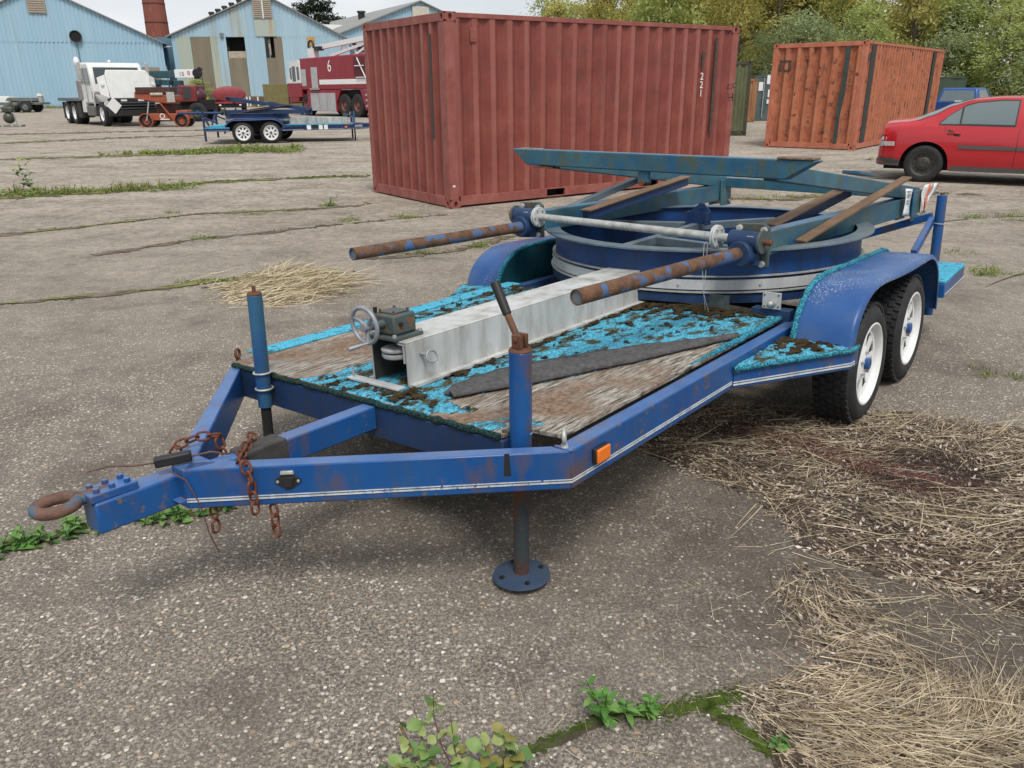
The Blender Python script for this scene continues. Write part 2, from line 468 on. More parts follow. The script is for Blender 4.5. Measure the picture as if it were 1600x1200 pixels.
def island_mat(name, stops, rough=0.8, transl=0.0, scale_noise=None, spec=0.25, dirt=0.0):
    """colour drawn per loose piece of the mesh (leaf, stalk, pebble)"""
    t = NT(name)
    g = t.n('ShaderNodeNewGeometry')
    f = g.outputs['Random Per Island']
    if scale_noise:
        f = t.math('ADD', t.math('MULTIPLY', f, 0.6), t.math('MULTIPLY', t.ramp(t.noise(scale_noise, 3), [(0.3, 0), (0.7, 1)]), 0.4))
    c = t.ramp(f, stops)
    if dirt: c = t.mix(t.math('MULTIPLY', t.ramp(t.noise(4.5, 6, 0.7), [(0.42, 0), (0.62, 1)]), dirt), c, (0.055, 0.038, 0.026))
    m = t.pbr(c, rough, 0, None, spec)
    if transl:
        pr = [n for n in t.t.nodes if n.type == 'BSDF_PRINCIPLED'][0]
        tr = t.n('ShaderNodeBsdfTranslucent', {'Color': c})
        ms = t.n('ShaderNodeMixShader', {0: transl})
        t.t.links.new(pr.outputs[0], ms.inputs[1]); t.t.links.new(tr.outputs[0], ms.inputs[2])
        t.t.links.new(ms.outputs[0], t.out.inputs[0])
    return m
M['straw'] = island_mat('dry_straw', [(0.0, (0.075, 0.052, 0.034)), (0.15, (0.22, 0.165, 0.105)), (0.45, (0.44, 0.35, 0.23)), (0.88, (0.64, 0.54, 0.37)), (1.0, (0.15, 0.05, 0.03))], 0.7, dirt=0.4)
M['straw_pale'] = island_mat('pale_straw', [(0.0, (0.20, 0.15, 0.09)), (0.4, (0.43, 0.35, 0.22)), (1.0, (0.62, 0.535, 0.37))], 0.7)
M['litter'] = island_mat('leaf_litter', [(0.0, (0.028, 0.019, 0.014)), (0.2, (0.12, 0.082, 0.06)), (0.5, (0.29, 0.215, 0.165)), (0.82, (0.47, 0.385, 0.32)), (1.0, (0.64, 0.57, 0.51))], 0.8, dirt=0.45)
M['weed'] = island_mat('weed_leaves', [(0.0, (0.045, 0.10, 0.018)), (0.5, (0.085, 0.17, 0.030)), (1.0, (0.15, 0.25, 0.055))], 0.55, 0.25)
M['weed_yellow'] = island_mat('yellowing_leaves', [(0.0, (0.06, 0.12, 0.025)), (0.5, (0.16, 0.23, 0.05)), (0.85, (0.27, 0.30, 0.09)), (1.0, (0.28, 0.16, 0.06))], 0.55, 0.25)
M['grass'] = island_mat('grass_blades', [(0.0, (0.08, 0.115, 0.025)), (0.45, (0.17, 0.205, 0.05)), (0.8, (0.27, 0.27, 0.09)), (1.0, (0.33, 0.26, 0.14))], 0.7, 0.2)
M['stem_red'] = plain('reddish_stem', (0.11, 0.05, 0.035), 0.7, 0, 0.3, 30)
M['pebble'] = island_mat('pale_pebbles', [(0.0, (0.10, 0.085, 0.07)), (0.3, (0.30, 0.27, 0.235)), (0.7, (0.48, 0.455, 0.42)), (0.9, (0.40, 0.31, 0.21)), (1.0, (0.62, 0.61, 0.59))], 0.6)
M['bark'] = plain('bark', (0.085, 0.07, 0.055), 0.9, 0, 0.4, 12, 0.5)
# ==================================================================== flatbed turntable trailer
def LX(s, t, z): return (s, -t, z)          # s back along the trailer, t to its right, z above the frame top

def moss_noise(x, y, sc, seed=0.0):
    return mnoise.fractal(Vector((x*sc+seed, y*sc, seed)), 0.9, 2.1, 5)

def inside(p, poly):
    x, y = p; r = False; n = len(poly)
    for i in range(n):
        x1, y1 = poly[i]; x2, y2 = poly[(i+1) % n]
        if (y1 > y) != (y2 > y) and x < (x2-x1)*(y-y1)/(y2-y1)+x1: r = not r
    return r

TILT_B, TILT_C = -0.0149, 0.0491

def make_wheel(name, root, s, t, z, side, R=0.305, rr=0.197, width=0.205):
    """side +1: outer face towards +t"""
    t0, t1 = t - side*width, t              # inner, outer faces
    w = MB(LX)
    def lat(prof, n=48):
        w.lathe(prof, (s, 0, z), (0, 1, 0), n, closed=True)
    sh = side
    prof = [(rr+0.004, t0+sh*0.012), (rr+0.03, t0+sh*0.002), (rr+0.06, t0), (R-0.03, t0+sh*0.012), (R-0.008, t0+sh*0.028), (R, t0+sh*0.05),
            (R, t1-sh*0.05), (R-0.008, t1-sh*0.028), (R-0.03, t1-sh*0.012), (rr+0.06, t1), (rr+0.03, t1-sh*0.002), (rr+0.004, t1-sh*0.012),
            (rr-0.004, t1-sh*0.03), (rr-0.004, t0+sh*0.03)]
    lat(prof)
    tyre = w.build(name, M['rubber'], root, smooth=40)
    # tread blocks
    tb = MB(LX)
    for k in range(44):
        for row in range(5):
            a = 2*pi*(k + (0.5 if row % 2 else 0))/44
            tc_ = t0 + sh*(0.034 + row*(width-0.068)/4)
            d = 0.055
            pts = []
            for (da, dt) in ((-0.05, -0.014), (0.045, -0.014), (0.055, 0.014), (-0.04, 0.014)):
                pts.append((s+(R-0.006)*cos(a+da), tc_+dt, z+(R-0.006)*sin(a+da)))
            e = Vector((cos(a), 0, sin(a)))*0.013
            tb.prism(pts, tuple(e))
    tb.build('tread', M['rubber'], tyre, smooth=0, kind='stuff')
    # rim barrel and disc
    r = MB(LX)
    r.lathe([(rr+0.012, t1-sh*0.012), (rr+0.014, t1-sh*0.006), (rr+0.006, t1-sh*0.004), (rr-0.004, t1-sh*0.012), (rr-0.016, t1-sh*0.035), (rr-0.022, t1-sh*0.09),
             (rr-0.026, t1-sh*0.15), (rr-0.018, t0+sh*0.02), (rr-0.014, t0+sh*0.02), (rr-0.020, t1-sh*0.15), (rr-0.012, t1-sh*0.035), (rr+0.002, t1-sh*0.016)], (s, 0, z), (0, 1, 0), 48, closed=True)
    rim = r.build('rim', M['white_paint'], tyre, smooth=40)
    dm = MB(LX)
    zd = t1 - sh*0.040
    n = 64; inner = 0.055; outer = rr-0.022
    # spoked disc: eight windows
    for k in range(8):
        a = 2*pi*k/8
        for (a0, a1) in ((a-0.17, a+0.17),):
            pts = [(s+q*cos(b), zd, z+q*sin(b)) for q, b in ((0.075, a0*1.6-a*0.6), (outer, a0), (outer, (a0+a1)/2), (outer, a1), (0.075, a1*1.6-a*0.6))]
            dm.prism(pts, (0, -sh*0.006, 0))
    dm.lathe([(0.03, zd-sh*0.02), (0.03, zd+sh*0.012), (0.05, zd+sh*0.010), (0.088, zd+sh*0.001), (0.088, zd-sh*0.006), (0.05, zd-sh*0.004)], (s, 0, z), (0, 1, 0), 32, closed=True)
    dm.lathe([(outer-0.018, zd+sh*0.001), (outer+0.002, zd+sh*0.004), (outer+0.002, zd-sh*0.008), (outer-0.018, zd-sh*0.006)], (s, 0, z), (0, 1, 0), 48, closed=True)
    dm.build('wheel_disc', M['white_paint'], tyre, smooth=40)
    MB(LX).cyl((s, t0+sh*0.03, z), (s, zd-sh*0.022, z), rr-0.034, None, 32).build('brake_drum', plain('brake_drum_iron', (0.03, 0.022, 0.018), 0.8, 0, 0.5, 20), tyre)
    h = MB(LX)
    h.cyl((s, zd-sh*0.05, z), (s, zd+sh*0.034, z), 0.034, 0.030, 20)
    h.build('hub', M['blue'], tyre, bevel=0.004)
    nu = MB(LX)
    for k in range(5):
        a = 2*pi*k/5+0.3
        nu.cyl((s+0.058*cos(a), zd, z+0.058*sin(a)), (s+0.058*cos(a), zd+sh*0.022, z+0.058*sin(a)), 0.010, None, 6)
    nu.build('wheel_nuts', M['galv'], tyre, kind='stuff')
    return tyre

def fender_geo(root, side, ds, mat):
    """side +1 right, -1 left"""
    prof = [(1.726,-.085),(1.745,-.02),(1.775,.055),(1.83,.12),(1.92,.175),(2.02,.202),(2.15,.212),(2.46,.205),(2.80,.198),(3.08,.192),(3.18,.182),(3.26,.155),(3.33,.11),(3.385,.05),(3.42,-.03),(3.445,-.12),(3.45,-.19)]
    # smooth the outline
    P = []
    for i in range(len(prof)-1):
        p0 = prof[max(0, i-1)]; p1 = prof[i]; p2 = prof[i+1]; p3 = prof[min(len(prof)-1, i+2)]
        for k in range(3):
            u = k/3
            P.append(tuple(0.5*((2*p1[q])+(-p0[q]+p2[q])*u+(2*p0[q]-5*p1[q]+4*p2[q]-p3[q])*u*u+(-p0[q]+3*p1[q]-3*p2[q]+p3[q])*u**3) for q in (0, 1)))
    P.append(prof[-1])
    cx, cz = 2.6, -0.15
    m = MB(LX)
    ti, to = 1.00, 1.262
    cs = [(ti, 0.0), (to-0.02, 0.0), (to-0.008, -0.004), (to, -0.014), (to+0.002, -0.035), (to-0.003, -0.036), (to-0.006, -0.02), (to-0.018, -0.008), (ti, -0.006)]
    vs = []
    for (a, b) in P:
        d = Vector((a-cx, b-cz)); d.y *= 1.5; d.normalize()
        for (t, o) in cs: vs.append((a+ds+d.x*o, side*t, b+d.y*o))
    k = len(cs); fs = []
    for i in range(len(P)-1):
        for q in range(k): fs.append((i*k+q, i*k+(q+1) % k, (i+1)*k+(q+1) % k, (i+1)*k+q))
    fs += [tuple(range(k)), tuple(range((len(P)-1)*k, len(P)*k))]
    m.add(vs, fs)
    fo = m.build('fender', mat, root, smooth=50)
    # inner side panel, carpeted
    pts = [(a+ds, side*(ti-0.004), b-0.004) for a, b in P] + [(3.44+ds, side*(ti-0.004), -0.12), (1.735+ds, side*(ti-0.004), -0.085)]
    pm = MB(LX); pm.prism(pts, (0, -side*0.018, 0))
    pm.build('inner_panel', M['void'] if mat is M['blue'] else M['carpet_dark'] if side < 0 else M['carpet_edge'], fo, smooth=0)
    # rolled carpet edge following the arch
    em = MB(LX)
    rr = [0.015+0.004*sin(i*2.3)*sin(i*0.7) for i in range(len(P))]
    em.path([(a+ds, side*(ti-0.008), b+0.006) for a, b in P], rr, 8)
    em.build('carpet_edging', M['carpet_edge'] if mat is not M['blue'] else mat, fo, smooth=60)
    return fo

def build_trailer(root, psi=0.085, far=False, axle_shift=0.0):
    sh = axle_shift
    blue = M['blue']
    def B(): return MB(LX)
    # ---- chassis
    for sd in (1, -1):
        a0, a1 = sorted((sd*0.875, sd*0.94))
        B().box(0.0, 4.2, a0, a1, -0.133, 0.0).build('side_rail', blue, root, bevel=0.006)
        arm = B()
        # drawbar arm: outer top edge from the corner to the nose, mitred where it meets the rail
        o0 = Vector((0.0, sd*0.94, 0)); o1 = Vector((-0.80, sd*0.032, 0))
        d = (o1-o0).normalized(); nrm = Vector((-d.y, d.x, 0))
        if nrm.y*sd > 0: nrm = -nrm
        wdt = 0.066
        i0 = Vector((0.0, sd*0.875, 0)) + Vector((0.012, 0, 0)); i1 = o1 + nrm*wdt + Vector((0.0, 0, 0))
        pts = [(o0.x-0.001, o0.y, 0), (o1.x, o1.y, 0), (i1.x, i1.y, 0), (-0.001, i0.y-sd*0.012, 0)]
        arm.prism([(p[0], p[1], -0.0005) for p in pts], (0, 0, -0.133))
        ao = arm.build('drawbar_arm', blue, root, bevel=0.006)
        # weld seam at the corner
        B().beam((0.0, sd*0.941, -0.002), (0.001, sd*0.875, 0.0015), 0.012, 0.004).build('weld_seam', blue, ao)
        # pinstripes: two fine lines along the lower edge
        st = B()
        for zz, hh in ((-0.0985, 0.003), (-0.107, 0.005)):
            oo = nrm*(-0.0015)
            st.beam(tuple(o0+oo+Vector((0, 0, zz))), tuple(o1+oo+Vector((0, 0, zz))), 0.003, hh)
            st.box(0.0, 1.19, min(sd*0.9395, sd*0.9425), max(sd*0.9395, sd*0.9425), zz-hh/2, zz+hh/2)
        st.build('pinstripe', M['stripe'], ao, smooth=0)
    nose = B()
    nose.prism([(-0.80, -0.035, -0.0005), (-0.80, 0.034, -0.0005), (-0.70, 0.07, -0.0005), (-0.70, -0.07, -0.0005)], (0, 0, -0.133))
    nose.prism([(-0.83, -0.02, -0.1), (-0.83, 0.032, -0.1), (-0.79, 0.034, -0.135), (-0.79, -0.035, -0.135)], (0.05, 0, 0))
    nose.build('drawbar_nose', blue, root, bevel=0.004)
    B().box(-0.055, 0.012, -0.872, 0.704, -0.131, -0.003).build('front_crossmember', M['blue_dark'], root, bevel=0.005)
    B().box(1.94, 2.0, -0.872, 0.872, -0.131, -0.02).build('crossmember', M['blue_dark'], root, bevel=0.005)
    B().box(3.72, 3.78, -0.872, 0.872, -0.131, -0.02).build('crossmember', M['blue_dark'], root, bevel=0.005)
    B().box(-0.74, -0.056, 0.018, 0.088, -0.092, -0.003).build('tongue_tube', blue, root, bevel=0.006)
    B().box(-0.625, -0.455, 0.012, 0.094, -0.096, 0.006).build('tongue_block', M['wood_dark'], root, bevel=0.006)
    # ---- coupler
    cp = B().prism([(-1.05, -0.108, -0.03), (-1.05, -0.016, -0.03), (-0.745, -0.004, -0.028), (-0.745, -0.096, -0.028)], (0, 0, -0.098)).build('coupler_tube', blue, root, bevel=0.007)
    B().prism([(-1.058, -0.104, -0.0295), (-1.058, -0.022, -0.0295), (-0.915, -0.016, -0.0295), (-0.915, -0.098, -0.0295)], (0, 0, 0.026)).build('coupler_plate', blue, cp, bevel=0.004)
    for i in range(3):
        for j in range(2):
            B().cyl((-1.03+i*0.046, -0.083+j*0.045, -0.004), (-1.03+i*0.046, -0.083+j*0.045, 0.010), 0.0105, None, 6).build('bolt', blue, cp, bevel=0.0015)
    eye = B()
    eye.ring((-1.125, -0.088, -0.020), (0.10, 0, 1), 0.049, 0.0185, 32, 12, 1.15, (1, -0.25, 0))
    eye.path([(-1.075, -0.076, -0.02), (-1.04, -0.068, -0.016), (-0.99, -0.062, -0.014)], [0.021, 0.020, 0.014], 12)
    eye.build('towing_eye', rusty('eye_rust', (0.17, 0.095, 0.07), (0.085, 0.05, 0.04), 22, (0.07, 0.11, 0.16), 0.60), cp, smooth=60)
    # ---- plug socket on the right drawbar arm
    dA = (Vector((-0.80, 0.032, 0))-Vector((0, 0.94, 0))).normalized()
    def arm_pt(s_, out, z):       # point on the outer face of the right arm
        f = -s_/0.80
        return Vector((s_, 0.94-0.908*f, z)) + Vector((dA.y, -dA.x, 0))*(-out if Vector((dA.y, -dA.x)).y < 0 else out)
    def arm_plate(name, s_c, z_c, outline, depth, mat, parent, off=0.0):
        pts = []
        for u, v in outline:
            p = arm_pt(s_c, off, z_c+v) + dA*(-u)
            pts.append(tuple(p))
        nn = arm_pt(s_c, 1.0, 0)-arm_pt(s_c, 0.0, 0)
        return B().prism(pts, tuple(nn*depth)).build(name, mat, parent, bevel=0.001)
    soc = arm_plate('plug_socket', -0.588, -0.052, [(-0.04, 0.004), (-0.012, 0.024), (0.012, 0.024), (0.04, 0.004), (0.04, -0.006), (0.006, -0.028), (-0.006, -0.028), (-0.04, -0.006)], 0.006, M['black'], root, -0.001)
    arm_plate('socket_cap', -0.588, -0.052, [(-0.02, 0.014), (0.02, 0.014), (0.012, -0.02), (-0.012, -0.02)], 0.011, M['black'], soc)
    arm_plate('socket_hinge', -0.588, -0.024, [(-0.019, 0.006), (0.019, 0.006), (0.021, -0.004), (-0.021, -0.004)], 0.010, M['galv'], soc)
    for sg in (-1, 1):
        arm_plate('screw', -0.588, -0.053, [(sg*0.032+0.005*cos(a), 0.005*sin(a)) for a in [i*pi/4 for i in range(8)]], 0.008, M['galv'], soc)
    arm_plate('electrical_tape', -0.135, -0.036, [(-0.008, 0.037), (0.008, 0.037), (0.012, -0.04), (-0.012, -0.04)], 0.0012, M['black'], root)
    # ---- reflectors, eyebolts
    for sd in ((1, -1) if far else (1,)):
        rf = B()
        rf.box(0.112, 0.192, sd*0.9405 if sd > 0 else -0.955, 0.955 if sd > 0 else -0.9405, -0.085, -0.033)
        ro = rf.build('reflector_base', M['black'], root, bevel=0.003)
        lz = B(); lz.box(0.115, 0.189, 0.955 if sd > 0 else -0.966, 0.966 if sd > 0 else -0.955, -0.083, -0.035)
        lz.build('amber_lens', M['amber'], ro, bevel=0.004)
    for (s_, t_) in ((0.01, 0.905), (0.01, -0.915)):
        e = B()
        e.cyl((s_, t_, -0.002), (s_, t_, 0.012), 0.014, 0.010, 12)
        e.ring((s_, t_, 0.036), (0.5, 0.8, 0), 0.020, 0.0068, 22, 8, 1.0)
        e.build('eyebolt', M['galv'] if t_ > 0 else M['rust'], root, smooth=60)
    # ---- deck boards
    B().prism([(-0.045, -0.872, 0.0015), (-0.045, 0.70, 0.0015), (0.04, 0.70, 0.0015), (0.06, 0.862, 0.0015), (1.92, 0.862, 0.0015), (1.92, -0.872, 0.0015)], (0, 0, 0.0155)).build('deck_sheet', M['wood'], root, bevel=0.0015)
    # ---- carpet as relief sheet with torn openings
    fold = [(0.10, 0.30), (0.227, 0.361), (0.498, 0.492), (0.913, 0.652), (1.25, 0.765), (1.453, 0.835)]
    def fold_t(s):
        for (a, b), (c, d) in zip(fold, fold[1:]):
            if a <= s <= c: return b+(d-b)*(s-a)/(c-a)
        return 0.30 if s < fold[0][0] else 9.0
    woodL = [(-0.06, -0.90), (0.10, -0.90), (0.62, -0.86), (1.0, -0.78), (0.86, -0.62), (0.62, -0.46), (0.42, -0.37), (0.22, -0.34), (0.06, -0.33), (-0.06, -0.42)]
    def carp(s0, s1, t0, t1, step, name, mat, zb=0.020, amp=0.006, cut=None):
        ns = int((s1-s0)/step); nt = int((t1-t0)/step)
        vs = []; idx = {}; fs = []
        for i in range(ns+1):
            for j in range(nt+1):
                s = s0+(s1-s0)*i/ns; t = t0+(t1-t0)*j/nt
                h = mnoise.noise(Vector((s*55, t*55, 3.1)))*0.4 + mnoise.noise(Vector((s*14, t*14, 1.0)))*0.5
                e = min(i, ns-i, j, nt-j)
                z = zb + amp*h - (0.006 if e == 0 else 0.0)
                vs.append((s, t, z))
        for i in range(ns):
            for j in range(nt):
                s = s0+(s1-s0)*(i+.5)/ns; t = t0+(t1-t0)*(j+.5)/nt
                if cut and cut(s, t): continue
                fs.append((i*(nt+1)+j, i*(nt+1)+j+1, (i+1)*(nt+1)+j+1, (i+1)*(nt+1)+j))
        m = B(); m.add(vs, fs)
        o = m.build(name, mat, root, smooth=0, recalc=False)
        for p in o.data.polygons: p.use_smooth = True
        return solidify(o, 0.006)
    def cutfun(s, t):
        jt = 0.03*moss_noise(s, t, 9)
        if s + jt > 0.09 and t + 0.02*moss_noise(s, t, 14, 2) > fold_t(s) and t < 0.845-max(0, 0.06-s)*0.5: return True
        if s+jt <= 0.10 and t+jt > 0.36 and t < 0.845: return not (moss_noise(s, t, 9, 5) > 0.12)
        if t > 0.70 and s < 0.05: return True
        if inside((s + jt*0.6, t + jt), woodL): return True
        return False
    step = 0.03 if far else 0.0125
    carp(-0.048, 1.95, -0.845, 0.85, step, 'carpet', M['carpet'], cut=cutfun)
    # carpeted left border over the rail
    carp(0.085, 2.0, -0.955, -0.842, step, 'carpet_border', M['carpet_clean'], zb=0.028, amp=0.004)
    # carpet rolled over the front edge
    fe = B()
    for k in range(int(18 if far else 60)):
        pass
    pts = []; rr = []
    for i in range(121):
        t = -0.86+1.55*i/120
        pts.append((-0.050+0.006*mnoise.noise(Vector((t*9, 0, 0))), t, 0.006+0.006*mnoise.noise(Vector((t*12, 4, 0))))); rr.append(0.0125+0.007*mnoise.noise(Vector((t*26, 9, 0))))
    fe.path(pts, rr, 8)
    fe.build('carpet_front_edge', carpet_edge_mat('mossy_carpet_edge', (0.008, 0.014, 0.012), (0.028, 0.07, 0.07)), root, smooth=60)
    # right border: frayed roll of carpet along the rail
    fe = B(); pts = []; rr = []
    for i in range(100):
        s = 0.98+0.95*i/99
        pts.append((s, 0.852+0.006*mnoise.noise(Vector((s*14, 0, 0))), 0.016+0.007*mnoise.noise(Vector((s*12, 4, 0))))); rr.append((0.005+0.010*min(1, (s-0.95)*3))*(1+0.25*mnoise.noise(Vector((s*30, 9, 0)))))
    fe.path(pts, rr, 8)
    fe.build('carpet_side_edge', M['carpet_edge'], root, smooth=60)
    # folded-back flap: dark backing with a raised roll at the fold
    flap = B(); N = 70; K = 9; vs = []; fs = []
    for i in range(N):
        s = 0.12+1.33*i/(N-1)
        ft = fold_t(s)
        wd = 0.21*sin(pi*min(1, max(0, (s-0.10)/1.36))**0.75)+0.012
        wd *= 1+0.15*mnoise.noise(Vector((s*6, 0, 7)))
        for k in range(K):
            u = k/(K-1)
            z = 0.022 + 0.019*(1-u)**0.5*sin(pi*min(1, u*1.6+0.05))*(0.75+0.35*mnoise.noise(Vector((s*7, u*3, 0)))) + 0.006*mnoise.noise(Vector((s*25, u*9, 2)))
            if k == 0: z = 0.018
            vs.append((s, ft+0.014-(wd+0.014)*u**1.1 + 0.012*mnoise.noise(Vector((s*11, 5, u))), max(0.018, z)+0.006))
    for i in range(N-1):
        for k in range(K-1): fs.append((i*K+k, i*K+k+1, (i+1)*K+k+1, (i+1)*K+k))
    flap.add(vs, fs)
    o = flap.build('folded_carpet_flap', M['underlay'], root, smooth=80, recalc=False); solidify(o, 0.010)
    # moss: low ragged cushions grown through the carpet
    def moss_mat(parent, s0, s1, t0, t1, dens, zb, step=0.0075, seed=0):
        mo = B(); idx = {}; vs = []; fs = []
        ns = int((s1-s0)/step); nt = int((t1-t0)/step)
        for i in range(ns+1):
            for j in range(nt+1):
                s_ = s0+i*step; t_ = t0+j*step
                m = mnoise.fractal(Vector((s_*13+seed, t_*17, seed)), 0.75, 2.2, 5)*0.55 + dens(s_, t_)
                if m < 0: continue
                idx[(i, j)] = len(vs)
                q = mnoise.noise_vector(Vector((s_*160, t_*160, 3)))
                vs.append((s_+q.x*0.004, t_+q.y*0.004, zb-0.004+min(0.010, 0.035*m)+0.0065*(q.z+0.3)*min(1, m*9)))
        for (i, j), k in idx.items():
            c = [idx.get((i+1, j)), idx.get((i+1, j+1)), idx.get((i, j+1))]
            if None not in c: fs.append((k, *c))
        mo.add(vs, fs)
        o = mo.build('moss', M['moss_brown'], parent, smooth=0, kind='stuff', recalc=False)
        return o
    if not far:
        def dens_r(s_, t_):
            if t_ > fold_t(s_)-0.24 and 0.12 < s_ < 1.42: return -1.0
            if cutfun(s_, t_) : return -1.0
            d = -0.20 + 0.42*max(0, 1-abs(t_-0.135)/0.035) + 0.55*max(0, (s_-1.62)/0.3)*(1-0.7*max(0, (t_-0.55)/0.3))
            if s_ < 0.25: d += 0.30*max(0, 1-abs(t_-0.16)/0.16)
            if t_ > 0.70: d -= 0.25*(t_-0.70)/0.1
            return d
        moss_mat(root, -0.04, 1.945, 0.118, 0.84, dens_r, 0.026)
        def dens_f(s_, t_): return -0.10 if not cutfun(s_, t_) else -1.0
        moss_mat(root, -0.05, 0.06, -0.34, 0.12, dens_f, 0.024, seed=4)
        def dens_l(s_, t_): return -1.0 if cutfun(s_, t_) else -0.14+0.25*max(0, (s_-1.5)/0.45)
        moss_mat(root, 0.8, 1.94, -0.84, -0.15, dens_l, 0.026, seed=9)
    # ---- aluminium channel
    ch = MB(LX)
    c0, c1, ta, tb_, zt = 0.12, 2.03, -0.118, 0.088, 0.202
    ch.box(c0, c1, ta, tb_, zt-0.007, zt)
    cho = ch.build('channel_cover', M['alu'], root, bevel=0.003)
    MB(LX).box(c0+0.001, c1-0.001, ta, ta+0.007, 0.022, zt-0.007).build('channel_wall', M['alu'], cho, bevel=0.001)
    MB(LX).box(c0+0.001, c1-0.001, tb_-0.007, tb_, 0.022, zt-0.007).build('channel_wall', M['alu'], cho, bevel=0.001)
    MB(LX).box(c0, c1-0.02, tb_+0.001, tb_+0.034, 0.024, 0.036).build('channel_foot', M['alu'], cho)
    MB(LX).box(c0, c1-0.02, ta-0.028, ta-0.001, 0.020, 0.028).build('channel_foot', M['alu'], cho)
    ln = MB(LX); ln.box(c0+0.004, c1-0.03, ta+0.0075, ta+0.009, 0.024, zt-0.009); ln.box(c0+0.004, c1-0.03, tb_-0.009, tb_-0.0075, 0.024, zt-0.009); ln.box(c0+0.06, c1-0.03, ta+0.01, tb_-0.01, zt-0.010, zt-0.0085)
    ln.build('channel_shade_lining', plain('painted_shade_inside', (0.05, 0.047, 0.042), 0.9, 0, 0.5, 12), cho)  # added dark lining, the channel's inner shade put into its colour
    MB(LX).box(c1-0.02, c1-0.012, ta+0.008, tb_-0.008, 0.024, zt-0.008).build('channel_light_stop', M['alu'], cho)  # unseen plate added to keep light out of the channel
    MB(LX).box(0.055, 0.098, -0.205, 0.092, 0.024, 0.034).build('channel_front_bar', M['alu_band'], cho, bevel=0.002)
    MB(LX).cyl((0.075, -0.185, 0.034), (0.075, -0.185, 0.088), 0.0045).build('stud', M['galv'], cho)
    sv = MB(LX)
    sv.lathe([(0.01, 0.150), (0.060, 0.150), (0.062, 0.158), (0.05, 0.163), (0.01, 0.165)], (0.165, -0.015, 0), (0, 0, 1), 28)
    sv.lathe([(0.01, 0.122), (0.055, 0.122), (0.060, 0.130), (0.06, 0.140), (0.01, 0.142)], (0.165, -0.015, 0), (0, 0, 1), 28)
    sv.build('cable_pulley', M['alu_band'], cho)
    br = MB(LX); br.box(0.122, 0.150, 0.035, 0.080, 0.186, 0.194); br.box(0.122, 0.150, 0.066, 0.074, 0.115, 0.186)
    br.build('pulley_bracket', M['alu_band'], cho)
    pin = MB(LX)
    pin.cyl((0.195, 0.086, 0.142), (0.195, 0.118, 0.142), 0.0075, None, 10)
    pin.ring((0.215, 0.128, 0.132), (-0.25, 0.9, 0.25), 0.023, 0.0045, 24, 8)
    pin.build('ring_pin', M['zinc_wheel'], cho, smooth=60)
    # gearbox with handwheel
    gb = MB(LX)
    gb.box(0.098, 0.255, -0.105, 0.052, 0.2025, 0.218)
    gbo = gb.build('winch_gearbox', M['gear'], root, bevel=0.004)
    g2 = MB(LX); g2.box(0.118, 0.236, -0.088, 0.034, 0.218, 0.300); g2.build('gearbox_body', M['gear'], gbo, bevel=0.010)
    g3 = MB(LX); g3.box(0.135, 0.220, -0.070, 0.016, 0.300, 0.307); g3.build('gearbox_lid', M['gear'], gbo, bevel=0.003)
    for (a, b) in ((0.14, -0.065), (0.215, -0.065), (0.215, 0.011), (0.14, 0.011)):
        MB(LX).cyl((a, b, 0.307), (a, b, 0.313), 0.005, None, 6).build('bolt', M['rust'], gbo)
    MB(LX).cyl((0.128, -0.08, 0.300), (0.128, -0.08, 0.322), 0.007, 0.009, 10).build('breather_plug', M['black'], gbo)
    for (a, b) in ((0.108, -0.095), (0.108, 0.042), (0.245, 0.042)):
        MB(LX).cyl((a, b, 0.218), (a, b, 0.228), 0.008, None, 6).build('bolt', M['galv'], gbo)
    MB(LX).cyl((0.03, -0.03, 0.262), (0.118, -0.03, 0.262), 0.011, 0.018, 12).build('input_shaft', M['gear'], gbo)
    MB(LX).cyl((0.150, 0.034, 0.262), (0.150, 0.044, 0.262), 0.009, None, 8).build('drain_plug', M['black'], gbo)
    hw = MB(LX); hc = Vector((0.025, -0.028, 0.276))
    hw.ring(hc, (1, 0, 0.08), 0.070, 0.0085, 40, 10)
    for k in range(3):
        a = 2*pi*k/3+2.75
        e = hc+Vector((0.0, cos(a), sin(a)))*0.070
        hw.path([tuple(hc+Vector((0.012, 0, -0.01))), tuple(hc.lerp(e, 0.5)+Vector((0.008, 0, 0))), tuple(e)], [0.011, 0.009, 0.007], 8)
    hw.cyl(tuple(hc+Vector((-0.012, 0, -0.008))), tuple(hc+Vector((0.022, 0, -0.008))), 0.018, None, 16)
    hwo = hw.build('handwheel', M['zinc_wheel'], gbo, smooth=60)
    hh = MB(LX); e = hc+Vector((0, 0.012, -0.068))
    hh.path([tuple(e), tuple(e+Vector((-0.03, -0.012, -0.004))), tuple(e+Vector((-0.072, -0.03, -0.012)))], [0.006, 0.007, 0.009], 10)
    hh.build('crank_grip', M['zinc_wheel'], gbo, smooth=60)
    # ---- front jacks
    def jack(name, top, bot, handle, foot, r=0.0375, zin=-0.18):
        top = Vector(top); bot = Vector(bot); d = (bot-top).normalized()
        def at(z): return top + d*((top.z-z)/(-d.z)*1.0)
        o = MB(LX)
        o.cyl(tuple(top), tuple(at(zin)), r, None, 28)
        jo = o.build(name, M['blue'] if foot else paint('left_jack_paint', (0.008, 0.05, 0.22), (0.03, 0.12, 0.22), rust=0.2, grime=0.75, grime_col=(0.045, 0.085, 0.075), rough=0.5, scale=1.5), root, bevel=0.003)
        cp_ = MB(LX); cp_.cyl(tuple(top+Vector((0, 0, 0.001))), tuple(top+Vector((0, 0, 0.010))), r+0.001, r-0.004, 28); cp_.build('jack_cap', M['rust'], jo)
